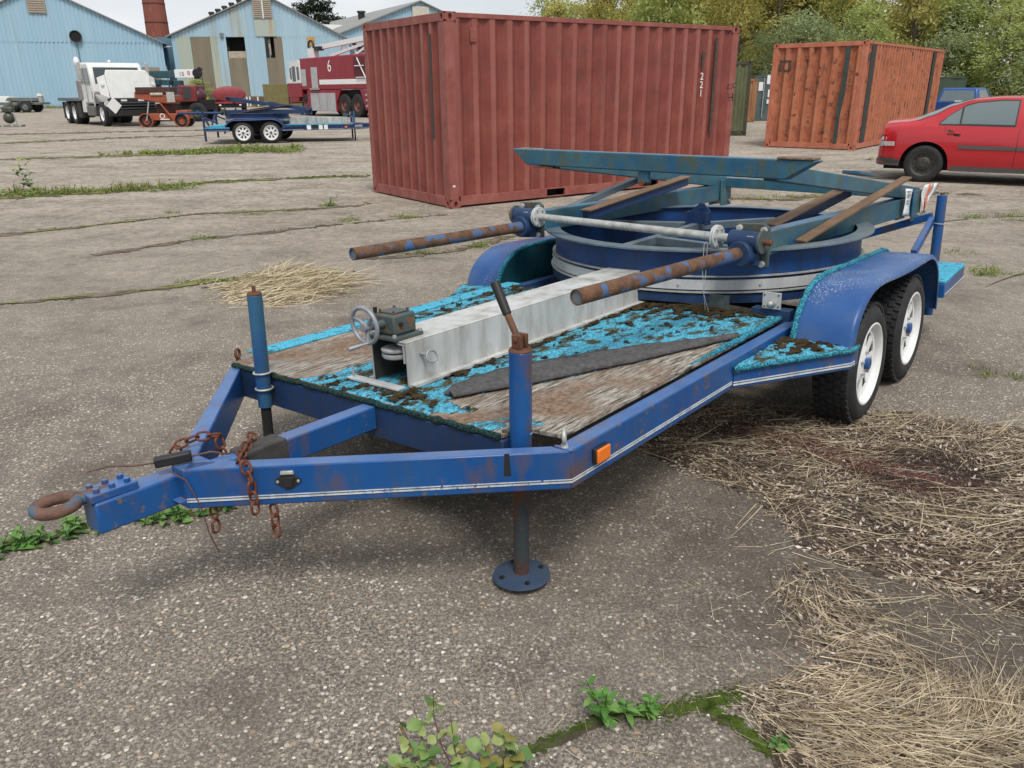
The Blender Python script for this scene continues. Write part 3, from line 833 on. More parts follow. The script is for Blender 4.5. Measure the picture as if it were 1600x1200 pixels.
        MB(LX).cyl(tuple(at(zin+0.05)), tuple(bot), r*0.72, None, 24).build('jack_leg', paint('jack_leg_paint', (0.02, 0.028, 0.04), (0.045, 0.05, 0.05), rust=0.72, grime=0.5, grime_col=(0.03, 0.05, 0.04), rough=0.7, scale=2, rust_col=(0.075, 0.034, 0.022)) if foot else M['void'], jo, bevel=0.002)
        if foot:
            f = MB(LX); f.lathe([(0.0, 0.012), (0.03, 0.012), (0.05, 0.010), (0.100, 0.004), (0.102, -0.003), (0.09, -0.006), (0.0, -0.004)], tuple(bot), (0, 0, 1), 40)
            fo_ = f.build('jack_foot', paint('jack_foot_paint', (0.02, 0.045, 0.10), (0.05, 0.075, 0.12), rust=0.25, grime=0.5, rough=0.6, scale=3), jo)
            for a in (0.5, 2.2, 3.6, 5.2):
                MB(LX).cyl((bot.x+0.075*cos(a), bot.y+0.075*sin(a), bot.z+0.004), (bot.x+0.075*cos(a), bot.y+0.075*sin(a), bot.z+0.0125), 0.009, None, 8).build('bolt', M['black'], fo_)
        MB(LX).cyl(tuple(top+Vector((0, 0, 0.008))), tuple(top+Vector((0, 0, 0.035 if not handle else 0.022))), 0.008, None, 10).build('jack_screw', M['rust'], jo)
        if handle:
            h = MB(LX)
            h.box(top.x-0.022, top.x-0.006, top.y-0.018, top.y+0.018, top.z+0.010, top.z+0.055)
            h.box(top.x+0.006, top.x+0.022, top.y-0.018, top.y+0.018, top.z+0.010, top.z+0.055)
            h.cyl((top.x-0.026, top.y, top.z+0.04), (top.x+0.026, top.y, top.z+0.04), 0.009, None, 10)
            h.build('handle_clevis', M['rust'], jo, bevel=0.003)
            b0 = Vector((top.x, top.y-0.008, top.z+0.038)); b1 = b0+Vector((0.012, -0.050, 0.072)); b2 = b0+Vector((0.022, -0.105, 0.168))
            MB(LX).cyl(tuple(b0), tuple(b1), 0.011, None, 12).build('crank_handle', M['gear_blue'] if False else M['pole'], jo)
            MB(LX).cyl(tuple(b1-(b2-b1)*0.02), tuple(b2), 0.0145, 0.0165, 16).build('crank_grip', M['black'], jo, bevel=0.003)
        return jo
    jack('front_jack', (0.0, 0.747, 0.297), (0.0, 0.717, -0.522), True, True)
    jl = jack('front_jack', (-0.097, -0.545, 0.366), (-0.097, -0.600, -0.49), False, False, r=0.030, zin=-0.12)
    for zz in (-0.022, -0.092):
        MB(LX).ring((-0.097, -0.567, zz+0.055), (0, 0, 1), 0.035, 0.0045, 30, 8).build('clamp_ring', M['galv'], jl, smooth=60)
    # ---- wheels: touch the ground on both sides
    for sd in (1, -1):
        for k, s_ in enumerate((2.20, 2.99)):
            tt_ = sd*1.235
            R = 0.305
            zg = GROUND_Z(s_, sd*1.15) + R
            make_wheel('wheel', root, s_ + (0.12 if sd < 0 else 0), tt_, zg, sd, R)
    for s_ in (2.20, 2.99):
        MB(LX).cyl((s_, 1.06, GROUND_Z(s_, 1.15)+0.305), (s_, -1.06, GROUND_Z(s_, -1.15)+0.305), 0.03, None, 12).build('axle', M['void'], root)
    fender_geo(root, 1, 0.0, M['blue_fender'])
    fender_geo(root, -1, 0.19, M['blue_fender'])
    # ---- outrigger steps in front of the wheels
    for sd in (1, -1):
        dd = 0.0 if sd > 0 else 0.19
        poly = [(1.20, 0.942), (1.735, 1.262), (1.775, 1.266), (1.84, 1.266), (1.84, 0.942)]
        ob = MB(LX).prism([(a+dd, sd*b, -0.052) for a, b in poly], (0, 0, -0.082)).build('step_frame', blue, root, bevel=0.004)
        q = MB(LX)
        for zz, hh in ((-0.104, 0.004), (-0.115, 0.007)):
            q.beam((1.198+dd, sd*0.9435, zz), (1.735+dd, sd*1.2645, zz), 0.004, hh); q.beam((1.735+dd, sd*1.2645, zz), (1.78+dd, sd*1.2685, zz), 0.004, hh)
        q.build('pinstripe', M['stripe'], ob, smooth=0)
        cm = MB(LX); nn = 46; vs = []; fs = []
        for i in range(nn+1):
            for j in range(nn+1):
                u = i/nn; v = j/nn
                s = 1.19+0.57*u; tmax = 0.944+0.325*min(1, max(0, (s-1.19)/0.545)); t = 0.944+(tmax-0.944)*v
                vs.append((s+dd, sd*t, -0.030+0.006*mnoise.noise(Vector((s*45, t*45, 0)))+0.004*mnoise.noise(Vector((s*14, t*14, 0)))-(0.004 if j == nn else 0)))
        for i in range(nn):
            for j in range(nn): fs.append((i*(nn+1)+j, i*(nn+1)+j+1, (i+1)*(nn+1)+j+1, (i+1)*(nn+1)+j))
        cm.add(vs, fs); o = cm.build('step_carpet', M['blue_dark'] if far else M['carpet'], ob, smooth=80, recalc=False); solidify(o, 0.024)
        eg = MB(LX); pts = []
        for i in range(60):
            u = i/59; s = 1.19+0.545*u; pts.append((s+dd, sd*(0.946+0.325*u), -0.042+0.004*mnoise.noise(Vector((s*30, 2, 0)))))
        pts += [(1.755+dd, sd*1.27, -0.042), (1.80+dd, sd*1.27, -0.04)]
        eg.path(pts, [0.012*(1+0.2*mnoise.noise(Vector((i*.8, 0, 0)))) for i in range(len(pts))], 8)
        eg.build('step_edging', M['blue_dark'] if far else M['carpet_edge'], ob, smooth=60)
        if sd > 0 and not far:
            def dens_o(s_, t_):
                lim = 0.944+0.30*min(1, max(0, (s_-1.21)/0.545))
                return -1.0 if t_ > lim or s_ > 1.745 else -0.18+0.50*max(0, (s_-1.40)/0.33)*(1-0.55*max(0, (t_-1.08)/0.15))
            moss_mat(ob, 1.2, 1.75, 0.948, 1.25, dens_o, -0.028, 0.0065, 2)
    # ---- rear deck, posts and braces
    rd = MB(LX)
    ang = [pi*0.36+(2*pi-0.72*pi)*0 + i*(-0.72*pi)/24 for i in range(25)]
    for sd in (1, -1):
        pl = [(3.47, sd*0.945, -0.04), (4.16, sd*0.945, -0.04), (4.16, sd*1.262, -0.04), (3.47, sd*1.285, -0.04)]
        fr = MB(LX).prism(pl, (0, 0, -0.085)).build('rear_step', blue, root, bevel=0.004)
        MB(LX).prism([(a, b, -0.0385) for a, b, c in pl], (0, 0, 0.022)).build('step_carpet', M['carpet_clean'], fr, bevel=0.006)
        MB(LX).beam((3.475, sd*1.2885, -0.105), (4.16, sd*1.2655, -0.105), 0.003, 0.007).build('pinstripe', M['stripe'], fr, smooth=0)
    rear = [(2.8+1.0*cos(a), 1.0*sin(a), -0.014) for a in [radians(58-116*i/20) for i in range(21)]]
    MB(LX).prism(rear + [(4.16, -0.872, -0.014), (4.16, 0.872, -0.014)], (0, 0, 0.018)).build('rear_deck', M['carpet_clean'], root, smooth=0)
    for sd in (1, -1):
        pz = MB(LX).cyl((4.20, sd*1.062, 0.425), (4.20, sd*1.064, -0.40), 0.032, None, 20).build('rear_post', M['blue'], root, bevel=0.003)
        MB(LX).cyl((4.20, sd*1.062, 0.426), (4.20, sd*1.062, 0.440), 0.014, None, 8).build('post_pin', M['rust'], pz)
        MB(LX).ring((4.20, sd*1.062, 0.235), (0.05, 0.1, 1), 0.036, 0.004, 26, 6).build('wire_ring', M['galv'], pz, smooth=60)
        MB(LX).beam((4.19, sd*1.02, 0.262), (3.80, sd*1.015, 0.085), 0.038, 0.045).build('post_brace', M['blue'], root, bevel=0.004)
        MB(LX).beam((4.20, sd*1.02, 0.285), (4.205, sd*0.28, 0.02), 0.045, 0.05).build('post_brace', M['blue'], root, bevel=0.004)
    # ---- turntable drum (tilted a little against the frame)
    DC = Vector((2.8, 0, 0))
    def DT(x, y, z):        # drum coordinates: x back, y right, z above frame
        return (2.8+x, -y, z - 0.019*y + 0.010*x)
    dr = MB(DT)
    dr.lathe([(0.925, 0.06), (0.93, 0.335), (0.99, 0.335), (0.99, 0.341), (0.90, 0.341), (0.90, 0.335), (0.922, 0.33), (0.917, 0.06)], (0, 0, 0), (0, 0, 1), 128, closed=True)
    dro = dr.build('turntable_drum', M['blue_drum'], root, smooth=30)
    MB(DT).lathe([(0.9925, 0.3350), (0.9925, 0.3435), (0.898, 0.3435), (0.898, 0.3415), (0.9905, 0.3415), (0.9905, 0.335)], (0, 0, 0), (0, 0, 1), 128, closed=True).build('drum_flange', M['blue_flange'], dro, smooth=30)
    MB(DT).lathe([(0.932, 0.204), (0.950, 0.203), (0.950, 0.197), (0.932, 0.196)], (0, 0, 0), (0, 0, 1), 128, closed=True).build('drum_hoop', M['galv'], dro, smooth=30)
    MB(DT).lathe([(0.932, 0.182), (0.948, 0.181), (0.950, 0.130), (0.932, 0.129)], (0, 0, 0), (0, 0, 1), 128, closed=True).build('drum_band', M['alu_band'], dro, smooth=30)
    MB(DT).lathe([(0.932, 0.122), (0.960, 0.121), (0.960, 0.114), (0.932, 0.113)], (0, 0, 0), (0, 0, 1), 128, closed=True).build('drum_hoop', M['galv'], dro, smooth=30)
    MB(DT).lathe([(0.926, 0.106), (0.950, 0.105), (0.950, 0.06), (0.93, 0.055)], (0, 0, 0), (0, 0, 1), 128, closed=True).build('drum_base_ring', M['gear_blue'], dro, smooth=30)
    for k in range(14):
        a = 2*pi*k/14+0.12
        e = Vector((cos(a), sin(a), 0))
        MB(DT).cyl(tuple(e*0.948+Vector((0, 0, 0.155))), tuple(e*0.9555+Vector((0, 0, 0.155))), 0.006, None, 8).build('rivet', M['galv'], dro)
    MB(DT).lathe([(0.0, 0.07), (0.916, 0.07), (0.916, 0.062), (0.0, 0.062)], (0, 0, 0), (0, 0, 1), 64).build('drum_floor', M['void'], dro)
    for (p, q) in (((0.42, -0.24), (0.88, 0.12)), ((0.42, -0.24), (0.22, -0.88)), ((0.42, -0.24), (-0.25, -0.2)), ((-0.25, -0.2), (-0.88, -0.2)), ((-0.25, -0.2), (-0.45, 0.76))):
        MB(DT).beam((p[0], p[1], 0.262), (q[0], q[1], 0.262), 0.05, 0.05).build('inner_beam', M['blue_flange'], dro, bevel=0.003)
    lg = MB(DT)
    lg.prism([(0.36, -0.275, 0.285), (0.36, -0.125, 0.285), (0.36, -0.125, 0.37), (0.36, -0.175, 0.425), (0.36, -0.20, 0.425), (0.36, -0.275, 0.37)], (0.012, 0, 0))
    lg.box(0.30, 0.37, -0.275, -0.262, 0.285, 0.37); lg.box(0.30, 0.37, -0.137, -0.125, 0.285, 0.37)
    lg.cyl((0.355, -0.185, 0.395), (0.376, -0.185, 0.395), 0.012, None, 10)
    lg.build('lifting_lug', M['blue_dark'], dro)
    if not far:
        lw = MB(DT); 
        for q in (0.0, 0.018): lw.path([(-0.80, 0.42+q, 0.30), (-0.84, 0.44+q, 0.40), (-0.95, 0.47+q, 0.385), (-0.965, 0.475+q, 0.25), (-0.972, 0.49, 0.14), (-0.968, 0.50+q, 0.05)], 0.0016, 5)
        lw.build('loose_wires', M['galv'], dro, smooth=60, kind='stuff')
    # supports between drum and frame
    MB(LX).box(1.925, 1.945, 0.471, 0.580, -0.02, 0.10).build('drum_support', plain('verdigris_plate', (0.06, 0.085, 0.08), 0.8, 0, 0.5, 14), root, bevel=0.002)
    wp = MB(LX).box(1.926, 1.934, 0.760, 0.855, 0.058, 0.142).build('latch_plate', M['alu_band'], root, bevel=0.002)
    for (a, b) in ((0.772, 0.128), (0.843, 0.13), (0.772, 0.07), (0.843, 0.072)):
        MB(LX).cyl((1.923, a, b), (1.926, a, b), 0.004, None, 8).build('screw', M['black'], wp)
    kn = MB(LX); kn.cyl((1.926, 0.812, 0.088), (1.905, 0.812, 0.088), 0.020, 0.018, 16); kn.ball((1.900, 0.812, 0.088), 0.014, 0.017, 0.017, 12, 8)
    kn.build('latch_knob', M['galv'], wp, smooth=50)
    MB(LX).box(1.936, 2.0, 0.70, 0.90, -0.03, 0.055).build('latch_bracket', M['gear_blue'], root, bevel=0.004)
    # ---- tilting turntable frame
    cp_, sp_ = cos(psi), sin(psi)
    tilt = -0.034 if not far else -0.02
    def TT(x, y, z):
        s = x*cp_ - y*sp_; t = x*sp_ + y*cp_
        return (2.8+s, -t, 0.357+z-0.002*x+tilt*y*(1 if cp_ > 0 else -1))
    def S_(): return MB(TT)
    teal = M['blue_teal']
    for sd in (1, -1):
        lb = S_().beam((-0.76, sd*0.732, 0.022), (1.46, sd*0.732, 0.022), 0.075, 0.125).build('turntable_beam', teal, root, bevel=0.006)
        S_().box(1.40, 1.56, sd*0.732-0.055, sd*0.732-0.043, -0.08, 0.125).build('hinge_plate', teal, lb, bevel=0.003)
        S_().box(1.40, 1.56, sd*0.732+0.043, sd*0.732+0.055, -0.08, 0.125).build('hinge_plate', teal, lb, bevel=0.003)
        S_().cyl((1.52, sd*0.732-0.07, -0.045), (1.52, sd*0.732+0.07, -0.045), 0.014, None, 12).build('hinge_pin', M['galv'], lb)
        # upper beam rising to the front
        S_().beam((1.56, sd*0.732, 0.092), (-0.60, sd*0.732, 0.372), 0.075, 0.085).build('tilt_beam', teal, root, bevel=0.006)
        # struts: channel inside, flat bar outside
        x0i = -0.29 if sd > 0 else -0.43
        st = S_().beam((x0i, sd*0.60, 0.030), (0.74, sd*0.60, 0.165), 0.045, 0.060).build('inner_strut', M['blue_dark'], root, bevel=0.003)
        S_().beam((x0i-0.006, sd*0.60, 0.064), (0.745, sd*0.60, 0.199), 0.082, 0.008).build('strut_top_plate', M['rust_bar'], st, bevel=0.001)
        if sd > 0:
            S_().beam((-0.36, 0.805, 0.004), (1.165, 0.805, 0.232), 0.062, 0.014).build('outer_strut', M['rust_bar'], root, bevel=0.002)
        else:
            S_().beam((-0.50, -0.80, 0.03), (0.40, -0.80, 0.185), 0.05, 0.04).build('outer_strut', M['blue_flange'], root, bevel=0.003)
        S_().box(-0.42, -0.22, sd*0.78-0.02, sd*0.78+0.02, -0.045, -0.005).build('strut_foot', M['blue_dark'], root, bevel=0.003)
        # gear head at the front of each beam
        yc = sd*0.745
        pl = S_().prism([(-0.79, yc-0.075, -0.085), (-0.79, yc+0.092, -0.070), (-0.79, yc+0.092, 0.125), (-0.79, yc+0.06, 0.142), (-0.79, yc-0.085, 0.132)], (0.024, 0, 0)).build('gear_plate', M['gear'], root, bevel=0.004)
        for (dy, dz) in ((-0.062, 0.112), (0.070, 0.112), (0.066, -0.055), (-0.055, -0.065)):
            S_().cyl((-0.79, yc+dy, dz), (-0.808, yc+dy, dz), 0.017, None, 8).build('plate_bolt', M['galv'], pl, bevel=0.002)
        hs = S_()
        hs.cyl((-0.835, yc-0.085, 0.060), (-0.835, yc+0.075, 0.060), 0.048, None, 24)
        hs.box(-0.85, -0.80, yc-0.06, yc+0.06, -0.06, 0.06)
        ho = hs.build('gear_housing', M['gear_blue'], pl, bevel=0.005)
        S_().cyl((-0.835, yc+sd*0.075, 0.060), (-0.835, yc+sd*0.090, 0.060), 0.058, None, 24).build('housing_cover', M['gear'], pl, bevel=0.003)
        S_().cyl((-0.835, yc+sd*0.090, 0.060), (-0.835, yc+sd*0.135, 0.060), 0.014, None, 12).build('shaft_stub', M['rust'], pl)
        S_().box(-0.875, -0.872, yc+0.02, yc+0.055, 0.062, 0.090).build('rating_plate', M['alu_band'], pl)
        S_().cyl((-0.845, yc-sd*0.005, 0.0), (-0.905, yc-sd*0.005, 0.0), 0.070, 0.062, 28).build('pole_flange', M['gear_blue'], pl, bevel=0.004)
        po = S_(); po.pipe((-0.90, sd*0.732, 0.0), (-2.143, sd*0.732, 0.0), 0.0325, 0.028, 28)
        poo = po.build('lifting_pole', M['pole'], root, smooth=40)
        S_().cyl((-2.135, sd*0.732, 0.0), (-2.125, sd*0.732, 0.0), 0.0278, None, 24).build('pole_plug', M['blue_flange'], poo)
    dsx = S_(); dsx.cyl((-0.835, -0.66, 0.062), (-0.835, 0.66, 0.062), 0.0215, None, 20)
    dso = dsx.build('cross_shaft', M['galv'], root)
    for y in (-0.640, 0.580):
        S_().cyl((-0.835, y-0.012, 0.062), (-0.835, y-0.001, 0.062), 0.060, None, 28).build('shaft_flange', M['alu_band'], dso, bevel=0.003)
        S_().cyl((-0.835, y+0.001, 0.062), (-0.835, y+0.012, 0.062), 0.060, None, 28).build('shaft_flange', M['alu_band'], dso, bevel=0.003)
        for k in range(6):
            a = 2*pi*k/6
            S_().cyl((-0.835+0.045*cos(a), y-0.02, 0.062+0.045*sin(a)), (-0.835+0.045*cos(a), y+0.02, 0.062+0.045*sin(a)), 0.007, None, 6).build('flange_bolt', M['galv'], dso)
    # front cross beam with mitred ends
    cb = S_(); cb.beam((-0.64, -1.0, 0.398), (-0.64, 1.005, 0.392), 0.075, 0.095, c0=0.125, c1=0.16)
    cbo = cb.build('cross_beam', teal, root, bevel=0.007)
    S_().box(-0.665, -0.635, -0.035, 0.035, 0.285, 0.355).build('beam_lug', teal, cbo, bevel=0.004)
    S_().cyl((-0.68, 0.0, 0.285), (-0.60, 0.0, 0.285), 0.016, None, 12).build('lug_pin', M['rust'], cbo)
    S_().box(-0.69, -0.60, -0.80, -0.66, 0.335, 0.345).build('beam_pad', M['rust'], cbo)
    S_().box(-0.685, -0.60, 0.80, 0.985, 0.4415, 0.452).build('wooden_plank', M['wood'], cbo, bevel=0.003)
    S_().beam((-0.62, -0.95, 0.446), (-0.62, -0.80, 0.4455), 0.05, 0.006).build('beam_cap', M['wood'], cbo, bevel=0.001)
    S_().beam((0.50, 0.70, 0.302), (0.74, 0.70, 0.272), 0.11, 0.02).build('stop_block', teal, root, bevel=0.003)
    S_().beam((1.50, -0.69, 0.10), (1.50, 0.69, 0.10), 0.07, 0.075).build('hinge_cross_tube', teal, root, bevel=0.005)

# ground height under a trailer point, in trailer coordinates
_ca, _sa = cos(0.8881621870181788), sin(0.8881621870181788)
def _basis():
    a, b, c = 0.8881621870181788, TILT_B, TILT_C
    u = Vector((cos(a)*cos(b), sin(a)*cos(b), sin(b))); r = Vector((sin(a), -cos(a), 0)); n = r.cross(u)
    r2 = cos(c)*r + sin(c)*n; n2 = -sin(c)*r + cos(c)*n
    return u, r2, n2
TU, TR, TN = _basis()
TO = Vector((-0.5434893, 2.8501449, 0.5115668))
def TW(s, t, z): return TO + TU*s + TR*t + TN*z
def GROUND_Z(s, t):
    p = TW(s, t, 0)
    return -p.z/TN.z

def trailer_root(label, group, mat):
    o = bpy.data.objects.new('turntable_trailer', None)
    COL.objects.link(o); o.matrix_world = mat
    return tag(o, label, 'trailer', group)
tm = Matrix(((TU.x, -TR.x, TN.x, TO.x), (TU.y, -TR.y, TN.y, TO.y), (TU.z, -TR.z, TN.z, TO.z), (0, 0, 0, 1)))
trailer = trailer_root('blue turntable trailer in the foreground with turquoise carpet, straw at its wheels', 'blue turntable trailers', tm)
build_trailer(trailer)

# loose things on the trailer
def chain(label, pts, n_hint=None, R=0.0145, r=0.0043):
    """rusty links strung along world points"""
    root = thing('safety_chain', label, 'chain', pts[0], group='rusty safety chains')
    o0 = Vector(pts[0]); P = [Vector(p)-o0 for p in pts]
    seg = [(P[i+1]-P[i]).length for i in range(len(P)-1)]; L = sum(seg)
    pitch = R*2*1.45-2*r
    n = max(1, int(L/pitch)); me = None
    for k in range(n):
        dist = (k+0.5)*L/n; i = 0
        while i < len(seg)-1 and dist > seg[i]: dist -= seg[i]; i += 1
        d = (P[i+1]-P[i]).normalized(); c = P[i]+d*dist
        side = d.cross(Vector((0.3, 0.7, 0.6))).normalized()
        if k % 2: side = d.cross(side)
        if me is None:
            mb = MB(); pp = []
            hl = R*0.45
            for q in range(10):
                a = -pi/2+pi*q/9; pp.append((hl+R*cos(a), R*sin(a), 0))
            for q in range(10):
                a = pi/2+pi*q/9; pp.append((-hl+R*cos(a), R*sin(a), 0))
            mb.path(pp, r, 7, closed=True)
            me = mb.mesh('link', M['rust_chain'], 60)
        o = bpy.data.objects.new('link', me); COL.objects.link(o); o.parent = root
        nn = d.cross(side)
        o.matrix_local = Matrix(((d.x, side.x, nn.x, c.x), (d.y, side.y, nn.y, c.y), (d.z, side.z, nn.z, c.z), (0, 0, 0, 1)))
    return root
def tw(s, t, z): return tuple(TW(s, t, z))
# draped over the right arm and hanging below it
chain('rusty safety chain draped over the near drawbar arm beside the tongue block', [tw(-0.52, 0.00, 0.022), tw(-0.60, 0.07, 0.012), tw(-0.66, 0.13, 0.014), tw(-0.675, 0.185, 0.010), tw(-0.678, 0.208, -0.03), tw(-0.678, 0.212, -0.145)])
chain('rusty safety chain looped over the far drawbar arm behind the coupler', [tw(-0.73, -0.155, -0.02), tw(-0.71, -0.13, 0.02), tw(-0.66, -0.105, 0.035), tw(-0.61, -0.075, 0.030), tw(-0.60, -0.055, -0.05)])
chain('short rusty chain end hanging under the drawbar nose', [tw(-0.735, 0.06, -0.14), tw(-0.738, 0.063, -0.235)], R=0.0145)
chain('short rusty chain end hanging below the plug socket', [tw(-0.62, 0.22, -0.14), tw(-0.622, 0.224, -0.245)], R=0.0145)
cb_ = thing('cable_connector', 'black cable connector lying on the drawbar nose with a loose wire', 'connector', tw(-0.80, -0.03, 0.02))
def rel(o, p): return tuple(Vector(p)-o.location)
mb = MB(); mb.beam(rel(cb_, tw(-0.84, -0.055, 0.018)), rel(cb_, tw(-0.745, 0.0, 0.024)), 0.03, 0.032); mb.build('connector_body', M['black'], cb_, bevel=0.005)
mb = MB(); mb.path([rel(cb_, tw(*p)) for p in ((-0.84, -0.055, 0.018), (-0.88, -0.10, 0.012), (-0.93, -0.17, 0.01), (-0.96, -0.26, -0.02))], 0.003, 6)
mb.path([rel(cb_, tw(*p)) for p in ((-0.745, 0.0, 0.02), (-0.70, 0.04, 0.03), (-0.66, 0.06, 0.012), (-0.64, 0.05, 0.006))], 0.003, 6)
mb.path([rel(cb_, tw(*p)) for p in ((-0.83, 0.0, 0.005), (-0.80, 0.045, -0.03), (-0.775, 0.062, -0.12), (-0.765, 0.066, -0.22), (-0.745, 0.07, -0.30))], 0.0022, 6)
mb.build('loose_wire', M['stem_red'], cb_, smooth=60)
# labels on the rear hinge
def ttp(x, y, z):
    s = x*cos(.085)-y*sin(.085); t = x*sin(.085)+y*cos(.085)
    return TW(2.8+s, t, 0.357+z-0.002*x-0.034*y)
p0 = ttp(1.24, 0.80, 0.16)
lb1 = thing('hanging_label', 'white paper label hanging on the rear hinge of the blue trailer', 'label', tuple(p0))
def lab_pt(u, k): return ttp(1.176+0.012*u+0.122*k, 0.800+0.006*sin(u*4+k*2), 0.160-0.012*k-0.176*u)
mb = MB(); vs = []; fs = []
for i in range(9):
    for k_ in (0, 1): vs.append(tuple(lab_pt(i/8, k_)-Vector(lb1.location)))
for i in range(8): fs.append((2*i, 2*i+1, 2*i+3, 2*i+2))
mb.add(vs, fs); o = mb.build('paper', M['paper'], lb1, smooth=60, recalc=False); solidify(o, 0.0012)
mb = MB(); off = Vector(TR)*0.003-Vector(lb1.location)
for u, w0, w1 in ((0.10, .2, .7), (0.22, .2, .85), (0.30, .2, .6), (0.45, .2, .8), (0.55, .2, .75), (0.80, .3, .7)):
    mb.beam(tuple(lab_pt(u, w0)+off), tuple(lab_pt(u, w1)+off), 0.002, 0.008)
mb.build('print_lines', plain('grey_print', (0.25, 0.26, 0.27), 0.8), lb1, smooth=0)
lb2 = thing('tape_flag', 'crumpled orange and white tape fluttering beside the paper label on the trailer', 'tape', tuple(ttp(1.52, 0.80, -0.02)))
for nm, mt, off, a0, a1 in (('orange_strip', 'orange_tape', 0.0, (0.00, 0.03), (0.17, 0.30)), ('white_strip', 'paper', 0.006, (-0.03, 0.00), (-0.03, 0.17)), ('white_strip', 'paper', 0.004, (0.02, 0.05), (0.18, 0.26)), ('orange_strip', 'orange_tape', 0.009, (-0.005, 0.012), (0.06, 0.085))):
    mb = MB(); vs = []; fs = []
    for i in range(9):
        u = i/8
        for k in (0, 1):
            x = 1.54 + a0[k]*(1-u) + a1[k]*u
            z = -0.035+0.195*u - 0.05*max(0, a1[k]-0.1)*u
            q = ttp(x, 0.802+off+0.010*sin(u*7+k*2), z)
            vs.append(tuple(q-Vector(lb2.location)))
    for i in range(8): fs.append((2*i, 2*i+1, 2*i+3, 2*i+2))
    mb.add(vs, fs); o = mb.build(nm, M[mt], lb2, smooth=60, recalc=False); solidify(o, 0.001)
